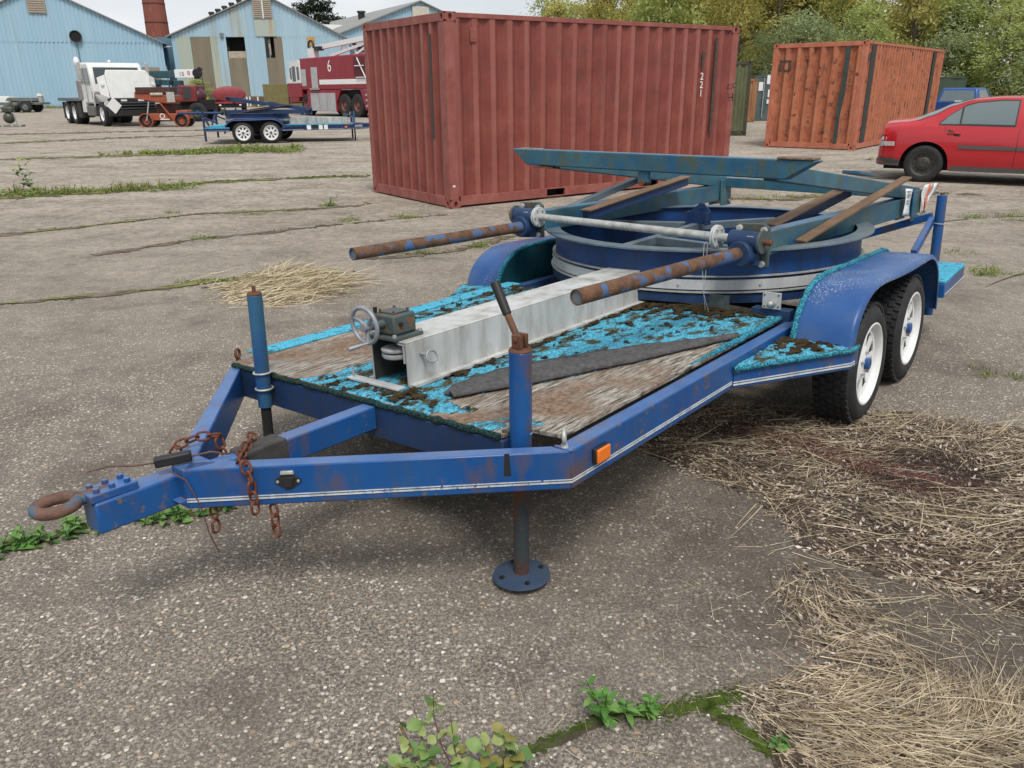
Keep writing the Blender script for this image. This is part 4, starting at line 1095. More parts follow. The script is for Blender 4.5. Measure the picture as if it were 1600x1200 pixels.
# ==================================================================== ground
def ground_mat():
    t = NT('old_tarmac')
    co = t.tc.outputs['Object']
    # small aggregate
    v1 = t.voro(88.0, co)
    v2 = t.voro(48.0, co)
    v3 = t.voro(170.0, co)
    big = t.noise(0.35, 5, 0.6, co)
    mid = t.noise(2.2, 6, 0.62, co)
    fine = t.noise(90, 3, 0.6, co)
    binder = t.mix(t.ramp(mid, [(0.3, 0), (0.7, 1)]), (0.058, 0.052, 0.046), (0.135, 0.121, 0.107))
    binder = t.mix(t.ramp(fine, [(0.45, 0), (0.58, 1)]), binder, (0.235, 0.212, 0.187))
    sep1 = t.n('ShaderNodeSeparateColor', {0: v1.outputs['Color']})
    sep2 = t.n('ShaderNodeSeparateColor', {0: v2.outputs['Color']})
    sep3 = t.n('ShaderNodeSeparateColor', {0: v3.outputs['Color']})
    stone1 = t.ramp(sep1.outputs[1], [(0.0, (0.10, 0.085, 0.07)), (0.35, (0.25, 0.222, 0.19)), (0.68, (0.46, 0.43, 0.385)), (0.86, (0.32, 0.235, 0.16)), (1.0, (0.70, 0.68, 0.65))])
    m1 = t.math('MULTIPLY', t.math('LESS_THAN', v1.outputs['Distance'], t.math('MULTIPLY', sep1.outputs[2], 0.62)), t.math('GREATER_THAN', sep1.outputs[0], 0.42))
    m3 = t.math('MULTIPLY', t.math('LESS_THAN', v3.outputs['Distance'], 0.40), t.math('GREATER_THAN', sep3.outputs[0], 0.45))
    stone3 = t.ramp(sep3.outputs[1], [(0.0, (0.09, 0.08, 0.07)), (0.6, (0.24, 0.22, 0.19)), (1.0, (0.42, 0.40, 0.37))])
    stone2 = t.ramp(sep2.outputs[1], [(0.0, (0.27, 0.24, 0.20)), (0.6, (0.44, 0.41, 0.37)), (0.85, (0.36, 0.25, 0.15)), (1.0, (0.58, 0.57, 0.55))])
    m2 = t.math('MULTIPLY', t.math('LESS_THAN', v2.outputs['Distance'], t.math('MULTIPLY', sep2.outputs[2], 0.42)), t.math('GREATER_THAN', sep2.outputs[0], 0.84))
    c = t.mix(m3, binder, stone3)
    c = t.mix(m1, c, stone1)
    c = t.mix(m2, c, stone2)
    # lichen-pale and dirty patches, stains
    c = t.mix(t.math('MULTIPLY', t.ramp(big, [(0.42, 0), (0.66, 1)]), 0.35), c, (0.27, 0.245, 0.22))
    st = t.ramp(t.noise(1.1, 8, 0.72, t.co((1, 1, 1), (0, 0, 0), (7, 3, 0))), [(0.47, 0), (0.66, 1)])
    c = t.mix(t.math('MULTIPLY', st, 0.66), c, (0.058, 0.050, 0.044))
    # soil and rotted straw washed over the tarmac round the heaps
    sxy = t.n('ShaderNodeSeparateXYZ', {0: co})
    dx = t.math('MULTIPLY', t.math('SUBTRACT', sxy.outputs['X'], 1.55), 0.75); dy = t.math('SUBTRACT', sxy.outputs['Y'], 2.5)
    rad = t.math('SQRT', t.math('ADD', t.math('MULTIPLY', dx, dx), t.math('MULTIPLY', dy, dy)))
    soil = t.math('ADD', t.math('MULTIPLY', t.math('SUBTRACT', 1.25, rad), 0.55), t.math('SUBTRACT', t.noise(5.0, 9, 0.78), 0.43))
    c = t.mix(t.math('MULTIPLY', t.ramp(soil, [(0.05, 0), (0.45, 1)]), 0.62), c, (0.050, 0.041, 0.033))
    # farther off the aggregate is bleached and swept
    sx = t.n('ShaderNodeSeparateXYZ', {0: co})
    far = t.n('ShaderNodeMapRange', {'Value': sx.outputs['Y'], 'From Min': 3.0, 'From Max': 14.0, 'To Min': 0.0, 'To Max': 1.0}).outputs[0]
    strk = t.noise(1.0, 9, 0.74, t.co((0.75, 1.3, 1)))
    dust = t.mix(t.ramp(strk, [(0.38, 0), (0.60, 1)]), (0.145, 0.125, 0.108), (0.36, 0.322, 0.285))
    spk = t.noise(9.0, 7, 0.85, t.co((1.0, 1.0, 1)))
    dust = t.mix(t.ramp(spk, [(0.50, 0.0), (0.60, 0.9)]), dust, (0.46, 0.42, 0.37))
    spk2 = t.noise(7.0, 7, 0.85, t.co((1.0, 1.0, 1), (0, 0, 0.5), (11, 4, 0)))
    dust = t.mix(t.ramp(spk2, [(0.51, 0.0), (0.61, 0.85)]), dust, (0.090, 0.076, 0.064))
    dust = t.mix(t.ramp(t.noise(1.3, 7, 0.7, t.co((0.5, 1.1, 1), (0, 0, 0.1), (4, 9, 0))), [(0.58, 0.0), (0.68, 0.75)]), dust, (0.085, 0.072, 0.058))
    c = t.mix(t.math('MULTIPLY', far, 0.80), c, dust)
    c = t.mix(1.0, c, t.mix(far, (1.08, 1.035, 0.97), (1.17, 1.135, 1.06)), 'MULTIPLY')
    h = t.math('ADD', t.math('MULTIPLY', m1, 0.5), t.math('ADD', t.math('MULTIPLY', m2, 0.8), t.math('MULTIPLY', m3, 0.3)))
    h = t.math('ADD', h, t.math('MULTIPLY', fine, 0.8))
    nb = t.bump(h, 0.55, 0.006)
    return t.pbr(c, 0.9, 0, nb, 0.25)
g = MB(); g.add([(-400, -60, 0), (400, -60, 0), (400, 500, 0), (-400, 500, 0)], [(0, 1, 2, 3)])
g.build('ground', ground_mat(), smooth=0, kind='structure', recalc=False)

# slab joints: dark soil-filled, uneven ribbons
joint_m = plain('joint_soil', (0.075, 0.063, 0.045), 0.95, 0, 0.5, 9, 0.6, 0.1)
JOINTS = [
    ([(-2.6, 2.25), (-2.03, 2.58), (-1.84, 2.67), (-1.69, 2.77), (-1.56, 2.82), (-1.24, 2.88), (-0.93, 3.1)], 0.05),
    ([(-0.2, 1.42), (0.03, 1.6), (0.16, 1.68), (0.27, 1.73), (0.42, 1.75), (0.53, 1.77), (0.66, 1.82)], 0.035),
    ([(0.53, 1.77), (0.61, 1.68), (0.67, 1.59)], 0.03),
    ([(-6.2, 5.2), (-4.26, 6.28), (-3.53, 6.59), (-3.07, 6.8), (-2.72, 7.08), (-1.45, 7.43)], 0.05),
    ([(-9, 8.4), (-6.29, 9.57), (-5.26, 10.47), (-4.47, 11.27), (-2.6, 11.79), (-2.11, 12.24)], 0.06),
    ([(-12, 11.6), (-8.46, 13.09), (-6.9, 14.18), (-5.65, 15.39), (-3.53, 16.26), (-2.84, 16.32)], 0.10),
    ([(-20, 19.0), (-13.43, 21.14), (-11.0, 21.9), (-8.77, 22.75), (-6.93, 23.74)], 0.16),
    ([(-4.38, 8.33), (-3.95, 8.92), (-3.6, 9.36), (-3.08, 9.64), (-2.13, 10.31), (-0.86, 11.07)], 0.05),
    ([(-1.56, 8.04), (-0.66, 8.34), (0.01, 9.27), (0.83, 10.15)], 0.05),
    ([(3.39, 12.48), (4.11, 12.28), (4.98, 12.76), (6.03, 13.1), (7.5, 12.7)], 0.08),
    ([(-26, 25.5), (-17.59, 27.89), (-14.29, 31.09), (-11.74, 31.98)], 0.25),
    ([(-30, 31), (-20, 34.5), (-12, 37)], 0.3),
    ([(4.0, 6.6), (5.2, 7.5), (6.6, 7.9), (9, 8.2)], 0.04),
    ([(5.0, 9.9), (6.2, 10.4), (8.5, 10.6)], 0.05),
]
jm = MB()
def spline(pts, n):
    out = []
    P = [Vector((*p, 0)) for p in pts]; L = [0]
    for a, b in zip(P, P[1:]): L.append(L[-1]+(b-a).length)
    for k in range(n+1):
        d = L[-1]*k/n; i = 0
        while i < len(P)-2 and d > L[i+1]: i += 1
        u = (d-L[i])/max(1e-6, L[i+1]-L[i])
        out.append(P[i].lerp(P[i+1], u))
    return out, L[-1]
for q, (pts, w) in enumerate(JOINTS):
    _, Lg = spline(pts, 2)
    n = int(min(400, max(40, Lg/0.05))); S, _ = spline(pts, n); vs = []; fs = []
    for i, p in enumerate(S):
        d = (S[min(i+1, n)]-S[max(i-1, 0)]).normalized(); nn = Vector((-d.y, d.x, 0))
        off = w*0.9*mnoise.noise(Vector((i*0.09, q*3.3, 0))) + w*0.4*mnoise.noise(Vector((i*0.4, q, 5)))
        ww = w*(0.55+0.6*abs(mnoise.noise(Vector((i*0.21, q*1.7, 2)))))*min(1, 6*i/n+0.1, 6*(n-i)/n+0.1)
        vs += [tuple(p+nn*(off-ww/2)+Vector((0, 0, 0.004))), tuple(p+nn*(off+ww/2)+Vector((0, 0, 0.004)))]
    for i in range(n):
        if mnoise.noise(Vector((i*0.07, q*4.1, 7))) > -0.10: fs.append((2*i, 2*i+2, 2*i+3, 2*i+1))
    jm.add(vs, fs)
jm.build('pavement_joint', joint_m, smooth=0, kind='structure', recalc=False)

# ragged bands of soil and moss that have crept out of the far joints
def creep(name, mat, items, z, kind):
    cm = MB()
    for (j, u0, u1, w, seed) in items:
        S, Lg = spline(JOINTS[j][0], 300); i0 = int(u0*300); i1 = int(u1*300); K = 9; vs = []; fs = []
        for i in range(i0, i1+1):
            p = S[i]; d = (S[min(i+1, 300)]-S[max(i-1, 0)]).normalized(); nn = Vector((-d.y, d.x, 0))
            for k in range(K):
                o = (k/(K-1)-0.5)*2*w
                vs.append(tuple(p+nn*o+Vector((0, 0, z))))
        for i in range(i1-i0):
            for k in range(K-1):
                x, y, _ = vs[i*K+k]
                e = abs((k+0.5)/(K-1)-0.5)*2
                if mnoise.fractal(Vector((x*2.2+seed, y*4.5, seed)), 0.8, 2.1, 4)*0.9+0.42-e*0.75 > 0.18: fs.append((i*K+k, (i+1)*K+k, (i+1)*K+k+1, i*K+k+1))
        cm.add(vs, fs)
    cm.build(name, mat, smooth=0, kind=kind, recalc=False)
creep('soil_band', plain('dusty_soil', (0.135, 0.108, 0.08), 0.95, 0, 0.6, 7, 0.5, 0.1), [(5, 0.2, 1, .35, 3), (6, 0, 1, .55, 5), (10, 0, 1, 0.8, 7), (11, 0, 1, .9, 8), (4, 0, 1, .16, 9), (7, 0, 1, .14, 10), (8, 0, 1, .12, 11), (9, 0, 1, .22, 12), (3, .2, 1, .09, 13)], 0.006, 'structure')
creep('moss_band', plain('olive_moss', (0.17, 0.175, 0.06), 0.95, 0, 0.6, 5, 0.6, 0.1), [(5, 0.1, 0.62, .28, 23), (5, 0.55, 1, .22, 24), (6, 0.3, 1, .30, 25), (4, 0.3, 0.9, .08, 26), (9, 0.1, 0.8, .10, 27), (3, .45, .8, .05, 28), (10, .2, .8, .4, 29)], 0.010, 'stuff')

# loose pebbles on the near tarmac
pb = MB(); r3 = random.Random(21)
for i in range(5200):
    y = 1.15+3.6*r3.random()**1.5
    x = r3.uniform(-0.72*y-0.1, 0.72*y+0.1)
    s = r3.choice((0.0022, 0.0028, 0.0035, 0.0045, 0.0060))*r3.uniform(.8, 1.25)
    a = r3.random()*pi; ca, sa = cos(a), sin(a); e = r3.uniform(.55, 1)
    vs = []
    for (u, v, z) in ((-1, -.4, 0), (-.3, -1, 0), (.7, -.8, 0), (1, .3, 0), (.2, 1, 0), (-.8, .7, 0), (-.4, -.1, .8), (.4, .1, .85)):
        u *= s; v *= s*e; vs.append((x+u*ca-v*sa, y+u*sa+v*ca, z*s*0.55+0.0005))
    pb.add(vs, [(0, 1, 6), (1, 2, 7, 6), (2, 3, 7), (3, 4, 7), (4, 5, 6, 7), (5, 0, 6)])
pb.build('pebbles', M['pebble'], smooth=60, kind='stuff', recalc=False)

# ==================================================================== containers
def casting(mb, x, y, z, dx, dy, dz=0.118, sx=0.178, sy=0.162):
    """corner casting as a block with oval openings on its outer x and y faces"""
    def hole_face(c, u, v, n, hu, hv, depth):
        c = Vector(c); u = Vector(u); v = Vector(v); n = Vector(n); N = 12
        ou = []; inn = []; bk = []
        for i in range(N):
            a = 2*pi*i/N
            ca_, sa_ = cos(a), sin(a)
            k = 1/max(abs(ca_), abs(sa_))
            ou.append(tuple(c+u*ca_*k+v*sa_*k)); p = c+u.normalized()*hu*ca_+v.normalized()*hv*sa_
            inn.append(tuple(p)); bk.append(tuple(p-n*depth))
        fs = [(i, (i+1) % N, N+(i+1) % N, N+i) for i in range(N)] + [(N+i, N+(i+1) % N, 2*N+(i+1) % N, 2*N+i) for i in range(N)] + [tuple(range(2*N, 3*N))]
        mb.add(ou+inn+bk, fs)
    x1 = x+dx*sx; y1 = y+dy*sy; z1 = z+dz; zc = z+dz/2
    hole_face(((x+x1)/2, y, zc), ((x1-x)/2, 0, 0), (0, 0, dz/2), (0, -dy, 0), 0.03, 0.042, 0.04)
    hole_face((x, (y+y1)/2, zc), (0, (y1-y)/2, 0), (0, 0, dz/2), (-dx, 0, 0), 0.03, 0.042, 0.04)
    mb.add([(x, y, z), (x1, y, z), (x1, y1, z), (x, y1, z)], [(0, 1, 2, 3)])
    mb.add([(x, y, z1), (x1, y, z1), (x1, y1, z1), (x, y1, z1)], [(0, 1, 2, 3)])
    mb.add([(x1, y, z), (x1, y1, z), (x1, y1, z1), (x1, y, z1)], [(0, 1, 2, 3)])
    mb.add([(x, y1, z), (x1, y1, z), (x1, y1, z1), (x, y1, z1)], [(0, 1, 2, 3)])

def corrugated(p0, p1, z0, z1, period, depth, nrm, zt=None):
    """trapezoid sheet from p0 to p1 (2d), standing z0..z1; zt(u) gives the top along the run"""
    p0 = Vector((*p0, 0)); p1 = Vector((*p1, 0)); L = (p1-p0).length; d = (p1-p0)/L; n = Vector((*nrm, 0))
    k = max(2, round(L/period)); pr = L/k; pts = []
    for i in range(k):
        for u, o in ((0.0, 0), (0.26, 0), (0.50, 1), (0.76, 1)):
            pts.append(((i+u)*pr, o))
    pts.append((L, 0))
    vs = []
    for u, o in pts:
        q = p0+d*u-n*(depth*o)
        vs.append((q.x, q.y, z0)); vs.append((q.x, q.y, zt(u) if zt else z1))
    fs = [(2*i, 2*i+2, 2*i+3, 2*i+1) for i in range(len(pts)-1)]
    return vs, fs

def container(name, label, cat, loc, yaw, L, Wd, H, mat, post_mat, rail_mat=None, group=None, side_p=0.28, end_p=0.25, side_d=0.036, end_d=0.045, pockets='side', pock=(2.05, 0.9)):
    root = thing(name, label, cat, loc, yaw, group)
    rail_mat = rail_mat or post_mat
    P_ = 0.10
    for (x, y) in ((0, 0), (L, 0), (L, Wd), (0, Wd)):
        sx = 1 if x == 0 else -1; sy = 1 if y == 0 else -1
        p = MB(); xa, xb = sorted((x+sx*0.003, x+sx*0.15)); ya, yb = sorted((y+sy*0.003, y+sy*0.12))
        p.prism([(x+sx*0.003, y+sy*0.003, 0.118), (x+sx*0.15, y+sy*0.003, 0.118), (x+sx*0.15, y+sy*0.03, 0.118), (x+sx*0.05, y+sy*0.05, 0.118), (x+sx*0.04, y+sy*0.13, 0.118), (x+sx*0.003, y+sy*0.13, 0.118)], (0, 0, H-0.236))
        po = p.build('corner_post', post_mat, root, bevel=0.004)
        for z in (0.0, H-0.118):
            c = MB(); casting(c, x, y, z, sx, sy); c.build('corner_casting', post_mat, po, smooth=0)
    for y in (0, Wd):
        sy = 1 if y == 0 else -1; n = (0, -sy)
        vs, fs = corrugated((0.15, y+sy*0.012), (L-0.15, y+sy*0.012), 0.16, H-0.07, side_p, side_d, n)
        MB().add(vs, fs).build('side_wall', mat, root, smooth=20, recalc=False)
        MB().box(0.179, L-0.179, *sorted((y+sy*0.004, y+sy*0.064)), H-0.07, H-0.008).build('top_rail', rail_mat, root, bevel=0.004)
        if pockets == 'side':
            xs = [0.179, L/2-pock[0]/2-0.18, L/2-pock[0]/2+0.18, L/2+pock[0]/2-0.18, L/2+pock[0]/2+0.18, L-0.179]
            br = MB()
            for i in (0, 2, 4): br.box(xs[i], xs[i+1], *sorted((y+sy*0.006, y+sy*0.05)), 0.03, 0.16)
            for i in (1, 3): br.box(xs[i], xs[i+1], *sorted((y+sy*0.006, y+sy*0.05)), 0.145, 0.16); br.box(xs[i], xs[i+1], *sorted((y+sy*0.006, y+sy*0.05)), 0.03, 0.042)
            bo = br.build('bottom_rail', rail_mat, root, bevel=0.003)
            MB().box(xs[1], xs[2], *sorted((y+sy*0.2, y+sy*0.21)), 0.03, 0.16).build('fork_pocket', M['void'], bo)
            MB().box(xs[3], xs[4], *sorted((y+sy*0.2, y+sy*0.21)), 0.03, 0.16).build('fork_pocket', M['void'], bo)
        else:
            MB().box(0.179, L-0.179, *sorted((y+sy*0.006, y+sy*0.05)), 0.03, 0.16).build('bottom_rail', rail_mat, root, bevel=0.003)
    for x in (0, L):
        sx = 1 if x == 0 else -1
        vs, fs = corrugated((x+sx*0.012, 0.13), (x+sx*0.012, Wd-0.13), 0.16, H-0.11, end_p, end_d, (-sx, 0))
        MB().add(vs, fs).build('end_wall', mat, root, smooth=20, recalc=False)
        MB().box(*sorted((x+sx*0.004, x+sx*0.064)), 0.163, Wd-0.163, H-0.115, H-0.006).build('end_header', rail_mat, root, bevel=0.004)
        es = MB(); es.box(*sorted((x+sx*0.006, x+sx*0.05)), 0.163, Wd-0.163, 0.02, 0.16)
        eo = es.build('end_sill', rail_mat, root, bevel=0.004)
        for k in range(1, 4):
            MB().box(*sorted((x-sx*0.0, x+sx*0.008)), Wd*k/4-0.01, Wd*k/4+0.01, 0.03, 0.15).build('sill_rib', rail_mat, eo)
    rf = MB(); vs = []; fs = []
    n = int(L/0.2)
    for i in range(n+1):
        for y in (0.02, Wd-0.02): vs.append((0.03+(L-0.06)*i/n, y, H-0.012-(0.02 if i % 2 else 0)))
    for i in range(n): fs.append((2*i, 2*i+2, 2*i+3, 2*i+1))
    rf.add(vs, fs).build('roof', mat, root, smooth=0, recalc=False)
    MB().box(0.06, L-0.06, 0.06, Wd-0.06, 0.14, 0.155).build('floor', M['void'], root)
    return root

m_red = paint('red_container_paint', (0.19, 0.040, 0.030), (0.27, 0.072, 0.053), rust=0.24, grime=0.45, grime_col=(0.09, 0.032, 0.026), rough=0.5, rust_col=(0.30, 0.065, 0.035), scale=1.1, ribs=(5.91, 2.53, 0.0135, 0.5, (0.37, 0.145, 0.12)), dents=0.5, stain=0.45, stain_col=(0.11, 0.045, 0.032))
m_redp = paint('red_container_posts', (0.24, 0.065, 0.050), (0.34, 0.12, 0.10), rust=0.22, grime=0.3, grime_col=(0.10, 0.05, 0.04), rough=0.6, rust_col=(0.17, 0.07, 0.04), scale=2)
red = container('shipping_container', 'dark red shipping container with 221 on its side, nearest behind the trailer', 'container', (-0.86, 11.59, 0), 0.61, 5.91, 2.53, 2.59, m_red, m_redp, side_p=0.30, end_p=0.245)
dark_t = plain('dark_overpaint', (0.058, 0.042, 0.036), 0.7, 0, 0.25, 10)
# dark painted-out strips and lettering, on the outer ribs
MB().box(5.335, 5.395, -0.0005, 0.0105, 0.85, 2.40).build('painted_strip', dark_t, red)
MB().box(-0.001, 0.0108, 0.395, 0.455, 0.95, 2.33).build('painted_strip', dark_t, red)
MB().box(5.03, 5.085, 0.0005, 0.0105, 1.93, 2.18).build('painted_strip', dark_t, red)
for i, chx in enumerate('221'):
    text_obj('numeral', chx, 0.16, M['letter_white'], red, frame((5.06, 0.009, 1.78-0.135*i), (1, 0, 0), (0, 0, 1)), 0.0015)
vent = MB().box(0.40, 0.50, -0.012, 0.008, 2.22, 2.40).build('vent_cover', m_redp, red, bevel=0.006)
MB().box(0.42, 0.48, -0.016, -0.012, 2.25, 2.37).build('vent_louvre', m_red, vent)
for txt, x, z, s in (('C/C', 5.835, 1.62, 0.13), ('H', 5.83, 1.43, 0.20)):
    text_obj('chalk_mark', txt, s, M['letter_black'], red, frame((x-0.0, 0.0015, z), (1, 0, 0.18), (-0.1, 0, 1)), 0.001)
MB().box(0.05, 0.09, 0.0005, 0.003, 0.30, 0.325).build('small_plate', M['paper'], red)

m_org = paint('orange_container_paint', (0.35, 0.098, 0.042), (0.46, 0.155, 0.075), rust=0.54, grime=0.6, grime_col=(0.17, 0.07, 0.05), rough=0.6, rust_col=(0.10, 0.045, 0.035), scale=0.9, ribs=(8.3, 2.46, 0.0135, 0.8, (0.48, 0.19, 0.105)), dents=0.5, stain=0.75, stain_col=(0.115, 0.05, 0.04))
m_orgp = paint('orange_container_posts', (0.42, 0.12, 0.065), (0.52, 0.19, 0.12), rust=0.38, grime=0.4, grime_col=(0.14, 0.07, 0.05), rough=0.65, rust_col=(0.12, 0.055, 0.035), scale=1.6)
org = container('shipping_container', 'faded orange container with black vertical bands, beside the red car', 'container', (9.11, 21.87, 0), 0.886, 8.3, 2.46, 2.69, m_org, m_orgp, side_p=0.28, end_p=0.30, end_d=0.06)
bandm = plain('bitumen_band', (0.022, 0.025, 0.025), 0.6, 0, 0.4, 6)
bandg = plain('green_band', (0.030, 0.045, 0.040), 0.6, 0, 0.4, 6)
MB().box(0.42, 0.80, -0.004, 0.0105, 0.18, 2.60).build('painted_band', bandm, org)
MB().box(6.95, 7.30, -0.004, 0.0105, 0.18, 2.60).build('painted_band', bandm, org)
MB().prism([(-0.004, 0.47, 0.17), (-0.004, 0.57, 0.17), (-0.004, 0.57, 1.2), (-0.004, 0.53, 1.6), (-0.004, 0.53, 2.57), (-0.004, 0.40, 2.57), (-0.004, 0.41, 1.5), (-0.004, 0.47, 0.9)], (0.0145, 0, 0)).build('painted_band', bandg, org)
for k in range(4):
    a = (0.0, 0, 1); y0 = 2.18-0.0*k
    pass
sq = MB()
for (ya, yb, za, zb) in ((1.93, 2.25, 2.22, 2.27), (1.93, 2.25, 1.98, 2.03), (1.93, 1.99, 2.0, 2.25), (2.19, 2.25, 2.0, 2.25)): sq.box(-0.002, 0.0105, ya, yb, za, zb)
sq.build('stencil_square', dark_t, org)
MB().box(0.22, 0.36, -0.003, 0.0105, 2.2, 2.4).build('handle_recess', dark_t, org)

gm = paint('olive_container_paint', (0.10, 0.115, 0.055), (0.15, 0.16, 0.085), rust=0.2, grime=0.4, rough=0.6)
container('shipping_container', 'olive green container with a rust streak, between the red and orange containers', 'container', (8.25, 29.0, 0), 1.45, 6.0, 2.44, 2.42, gm, plain('olive_posts', (0.05, 0.05, 0.03), 0.7), pockets='none')
om = paint('brown_container_paint', (0.30, 0.13, 0.055), (0.38, 0.19, 0.09), rust=0.25, grime=0.4, rough=0.6)
container('shipping_container', 'tan orange container end seen far back beyond the olive container', 'container', (11.72, 40.0, 0), 1.3, 6.0, 2.3, 1.95, om, om, pockets='none')
tm2 = paint('teal_container_paint', (0.06, 0.10, 0.105), (0.11, 0.145, 0.15), rust=0.1, grime=0.4, rough=0.6)
cg = container('shipping_container', 'grey green container with white notices, partly behind the orange container', 'container', (12.0, 41.5, 0), 0.1, 6.0, 2.44, 2.1, tm2, tm2, pockets='none', side_p=0.6)
for (x, z, w, h) in ((0.22, 1.4, 0.22, 0.4), (0.62, 1.7, 0.16, 0.42), (0.72, 1.1, 0.16, 0.35), (0.7, 0.8, 0.16, 0.2)):
    MB().box(x, x+w, -0.006, 0.006, z, z+h).build('notice', M['paper'], cg)
for x in (0.48, 0.95): MB().cyl((x, -0.03, 0.15), (x, -0.03, 2.0), 0.025).build('lock_rod', M['galv'], cg)
gm2 = paint('dark_green_paint', (0.035, 0.06, 0.04), (0.05, 0.08, 0.055), rust=0, grime=0.3, rough=0.6)
container('shipping_container', 'plain dark green container behind the blue pickup', 'container', (16.75, 34.5, 0), 0.5, 3.0, 2.4, 1.93, gm2, gm2, pockets='none', end_p=2, side_p=1.5)
container('shipping_container', 'second dark green container farther back along the wood edge', 'container', (14.6, 47.0, 0), 0.4, 6.0, 2.4, 2.2, gm2, gm2, pockets='none')

# ==================================================================== hangars and chimney
def hangar_mat(name, a, b, stain, amt):
    t = NT(name)
    v = t.co((0.55, 0.55, 0.05))
    n = t.noise(1.5, 6, 0.62, v)
    c = t.mix(t.ramp(n, [(0.35, 0), (0.7, 1)]), a, b)
    n2 = t.noise(0.9, 7, 0.7, t.co((0.9, 0.9, 0.045), (0, 0, 0), (3, 1, 0)))
    c = t.mix(t.math('MULTIPLY', t.ramp(n2, [(0.55, 0), (0.68, 1)]), amt), c, stain)
    c = t.mix(t.math('MULTIPLY', t.noise(2.5, 4, 0.6), 0.18), c, (a[0]*.7, a[1]*.7, a[2]*.7))
    return t.pbr(c, 0.6, 0, None, 0.3)
m_hA = hangar_mat('pale_blue_cladding', (0.29, 0.455, 0.575), (0.34, 0.505, 0.61), (0.26, 0.35, 0.40), 0.4)
m_hB = hangar_mat('streaked_blue_cladding', (0.31, 0.455, 0.55), (0.38, 0.52, 0.60), (0.36, 0.26, 0.12), 0.85)
m_hBr = hangar_mat('rust_streaked_cladding', (0.34, 0.42, 0.40), (0.42, 0.42, 0.33), (0.33, 0.18, 0.065), 0.95)
m_conc = hangar_mat('stained_concrete_panel', (0.17, 0.145, 0.105), (0.23, 0.20, 0.15), (0.11, 0.09, 0.06), 0.7)
m_roof = hangar_mat('old_roof_sheet', (0.22, 0.22, 0.21), (0.28, 0.275, 0.26), (0.15, 0.14, 0.12), 0.6)
m_link = hangar_mat('shaded_blue_cladding', (0.10, 0.19, 0.28), (0.13, 0.23, 0.32), (0.08, 0.10, 0.11), 0.5)  # darker blue sheet of the link and side walls
m_lou = plain('beige_louvre', (0.36, 0.31, 0.25), 0.7, 0, 0.2, 5)
m_pipe = plain('white_downpipe', (0.6, 0.63, 0.65), 0.5, 0, 0.1, 5)

def gable(root, x0, x1, zl, zr, xa, za, zlap, mat_up, period, depth=0.06):
    """upper gable sheet above the lap line"""
    def top(x): return zl+(za-zl)*(x-x0)/(xa-x0) if x < xa else zr+(za-zr)*(x1-x)/(x1-xa)
    vs, fs = corrugated((x0, -0.03), (x1, -0.03), zlap, 0, period, depth, (0, -1), zt=lambda u: max(zlap+0.02, top(x0+u)))
    return MB().add(vs, fs).build('gable_cladding', mat_up, root, smooth=0, recalc=False), top

# hangar A
hA = thing('hangar', 'pale blue corrugated hangar with a round black duct, at the left edge', 'hangar', (-49.1, 92, 0), radians(18))
_, topA = gable(hA, -11.5, 11.3, 6.6, 6.7, 0.0, 12.0, 6.6, m_hA, 0.40)
vs, fs = corrugated((-11.5, 0), (11.3, 0), 0.0, 6.65, 0.42, 0.06, (0, -1)); MB().add(vs, fs).build('wall_cladding', m_hA, hA, smooth=0, recalc=False)
for sd, xe in ((-1, -11.8), (1, 11.6)):
    MB().prism([(0, -0.35, 12.14), (xe, -0.35, 6.58), (xe, -0.35, 6.46), (0, -0.35, 12.02)], (0, 40, 0)).build('roof', m_roof, hA, smooth=0)
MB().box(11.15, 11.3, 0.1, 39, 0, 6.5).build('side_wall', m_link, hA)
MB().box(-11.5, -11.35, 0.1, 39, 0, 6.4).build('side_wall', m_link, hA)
lv = MB().box(-1.25, 0.45, -0.14, -0.06, 9.35, 11.3).build('louvre_frame', m_lou, hA)
for k in range(9): MB().beam((-1.2, -0.16, 9.45+0.22*k), (0.4, -0.16, 9.45+0.22*k), 0.10, 0.03, (0, 0.5, 1)).build('louvre_slat', m_lou, lv)
d = MB(); d.pipe((2.8, -0.35, 7.17), (2.8, 0.0, 7.17), 0.60, 0.55, 28); do = d.build('exhaust_duct', plain('sooty_duct', (0.05, 0.055, 0.06), 0.6), hA)
MB().cyl((2.8, -0.25, 7.17), (2.8, -0.2, 7.17), 0.55, None, 28).build('duct_interior', M['void'], do)
MB().box(2.75, 2.85, -0.12, -0.07, 3.2, 6.5).build('soot_streak', plain('soot_stain', (0.10, 0.16, 0.21), 0.8), hA)
MB().box(8.4, 10.6, -0.1, -0.06, 0.0, 4.1).build('low_door', plain('faded_door', (0.25, 0.21, 0.15), 0.7), hA)
# link wall with downpipe
lk = thing('link_wall', 'dark blue sheet wall with a white downpipe between the two hangars', 'wall', (-38.5, 97.5, 0))
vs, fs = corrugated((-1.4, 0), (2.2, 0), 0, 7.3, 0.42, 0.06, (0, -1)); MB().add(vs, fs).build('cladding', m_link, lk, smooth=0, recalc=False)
pp = MB(); pp.path([(-0.9, -1.6, 6.1), (-0.5, -1.6, 5.6), (0.0, -1.6, 4.2), (0.25, -1.6, 2.0), (0.3, -1.6, 0.0)], 0.09, 8); pp.path([(-0.7, -1.4, 6.2), (1.2, -1.2, 6.25)], 0.07, 8)
pp.build('downpipe', m_pipe, lk, smooth=60)
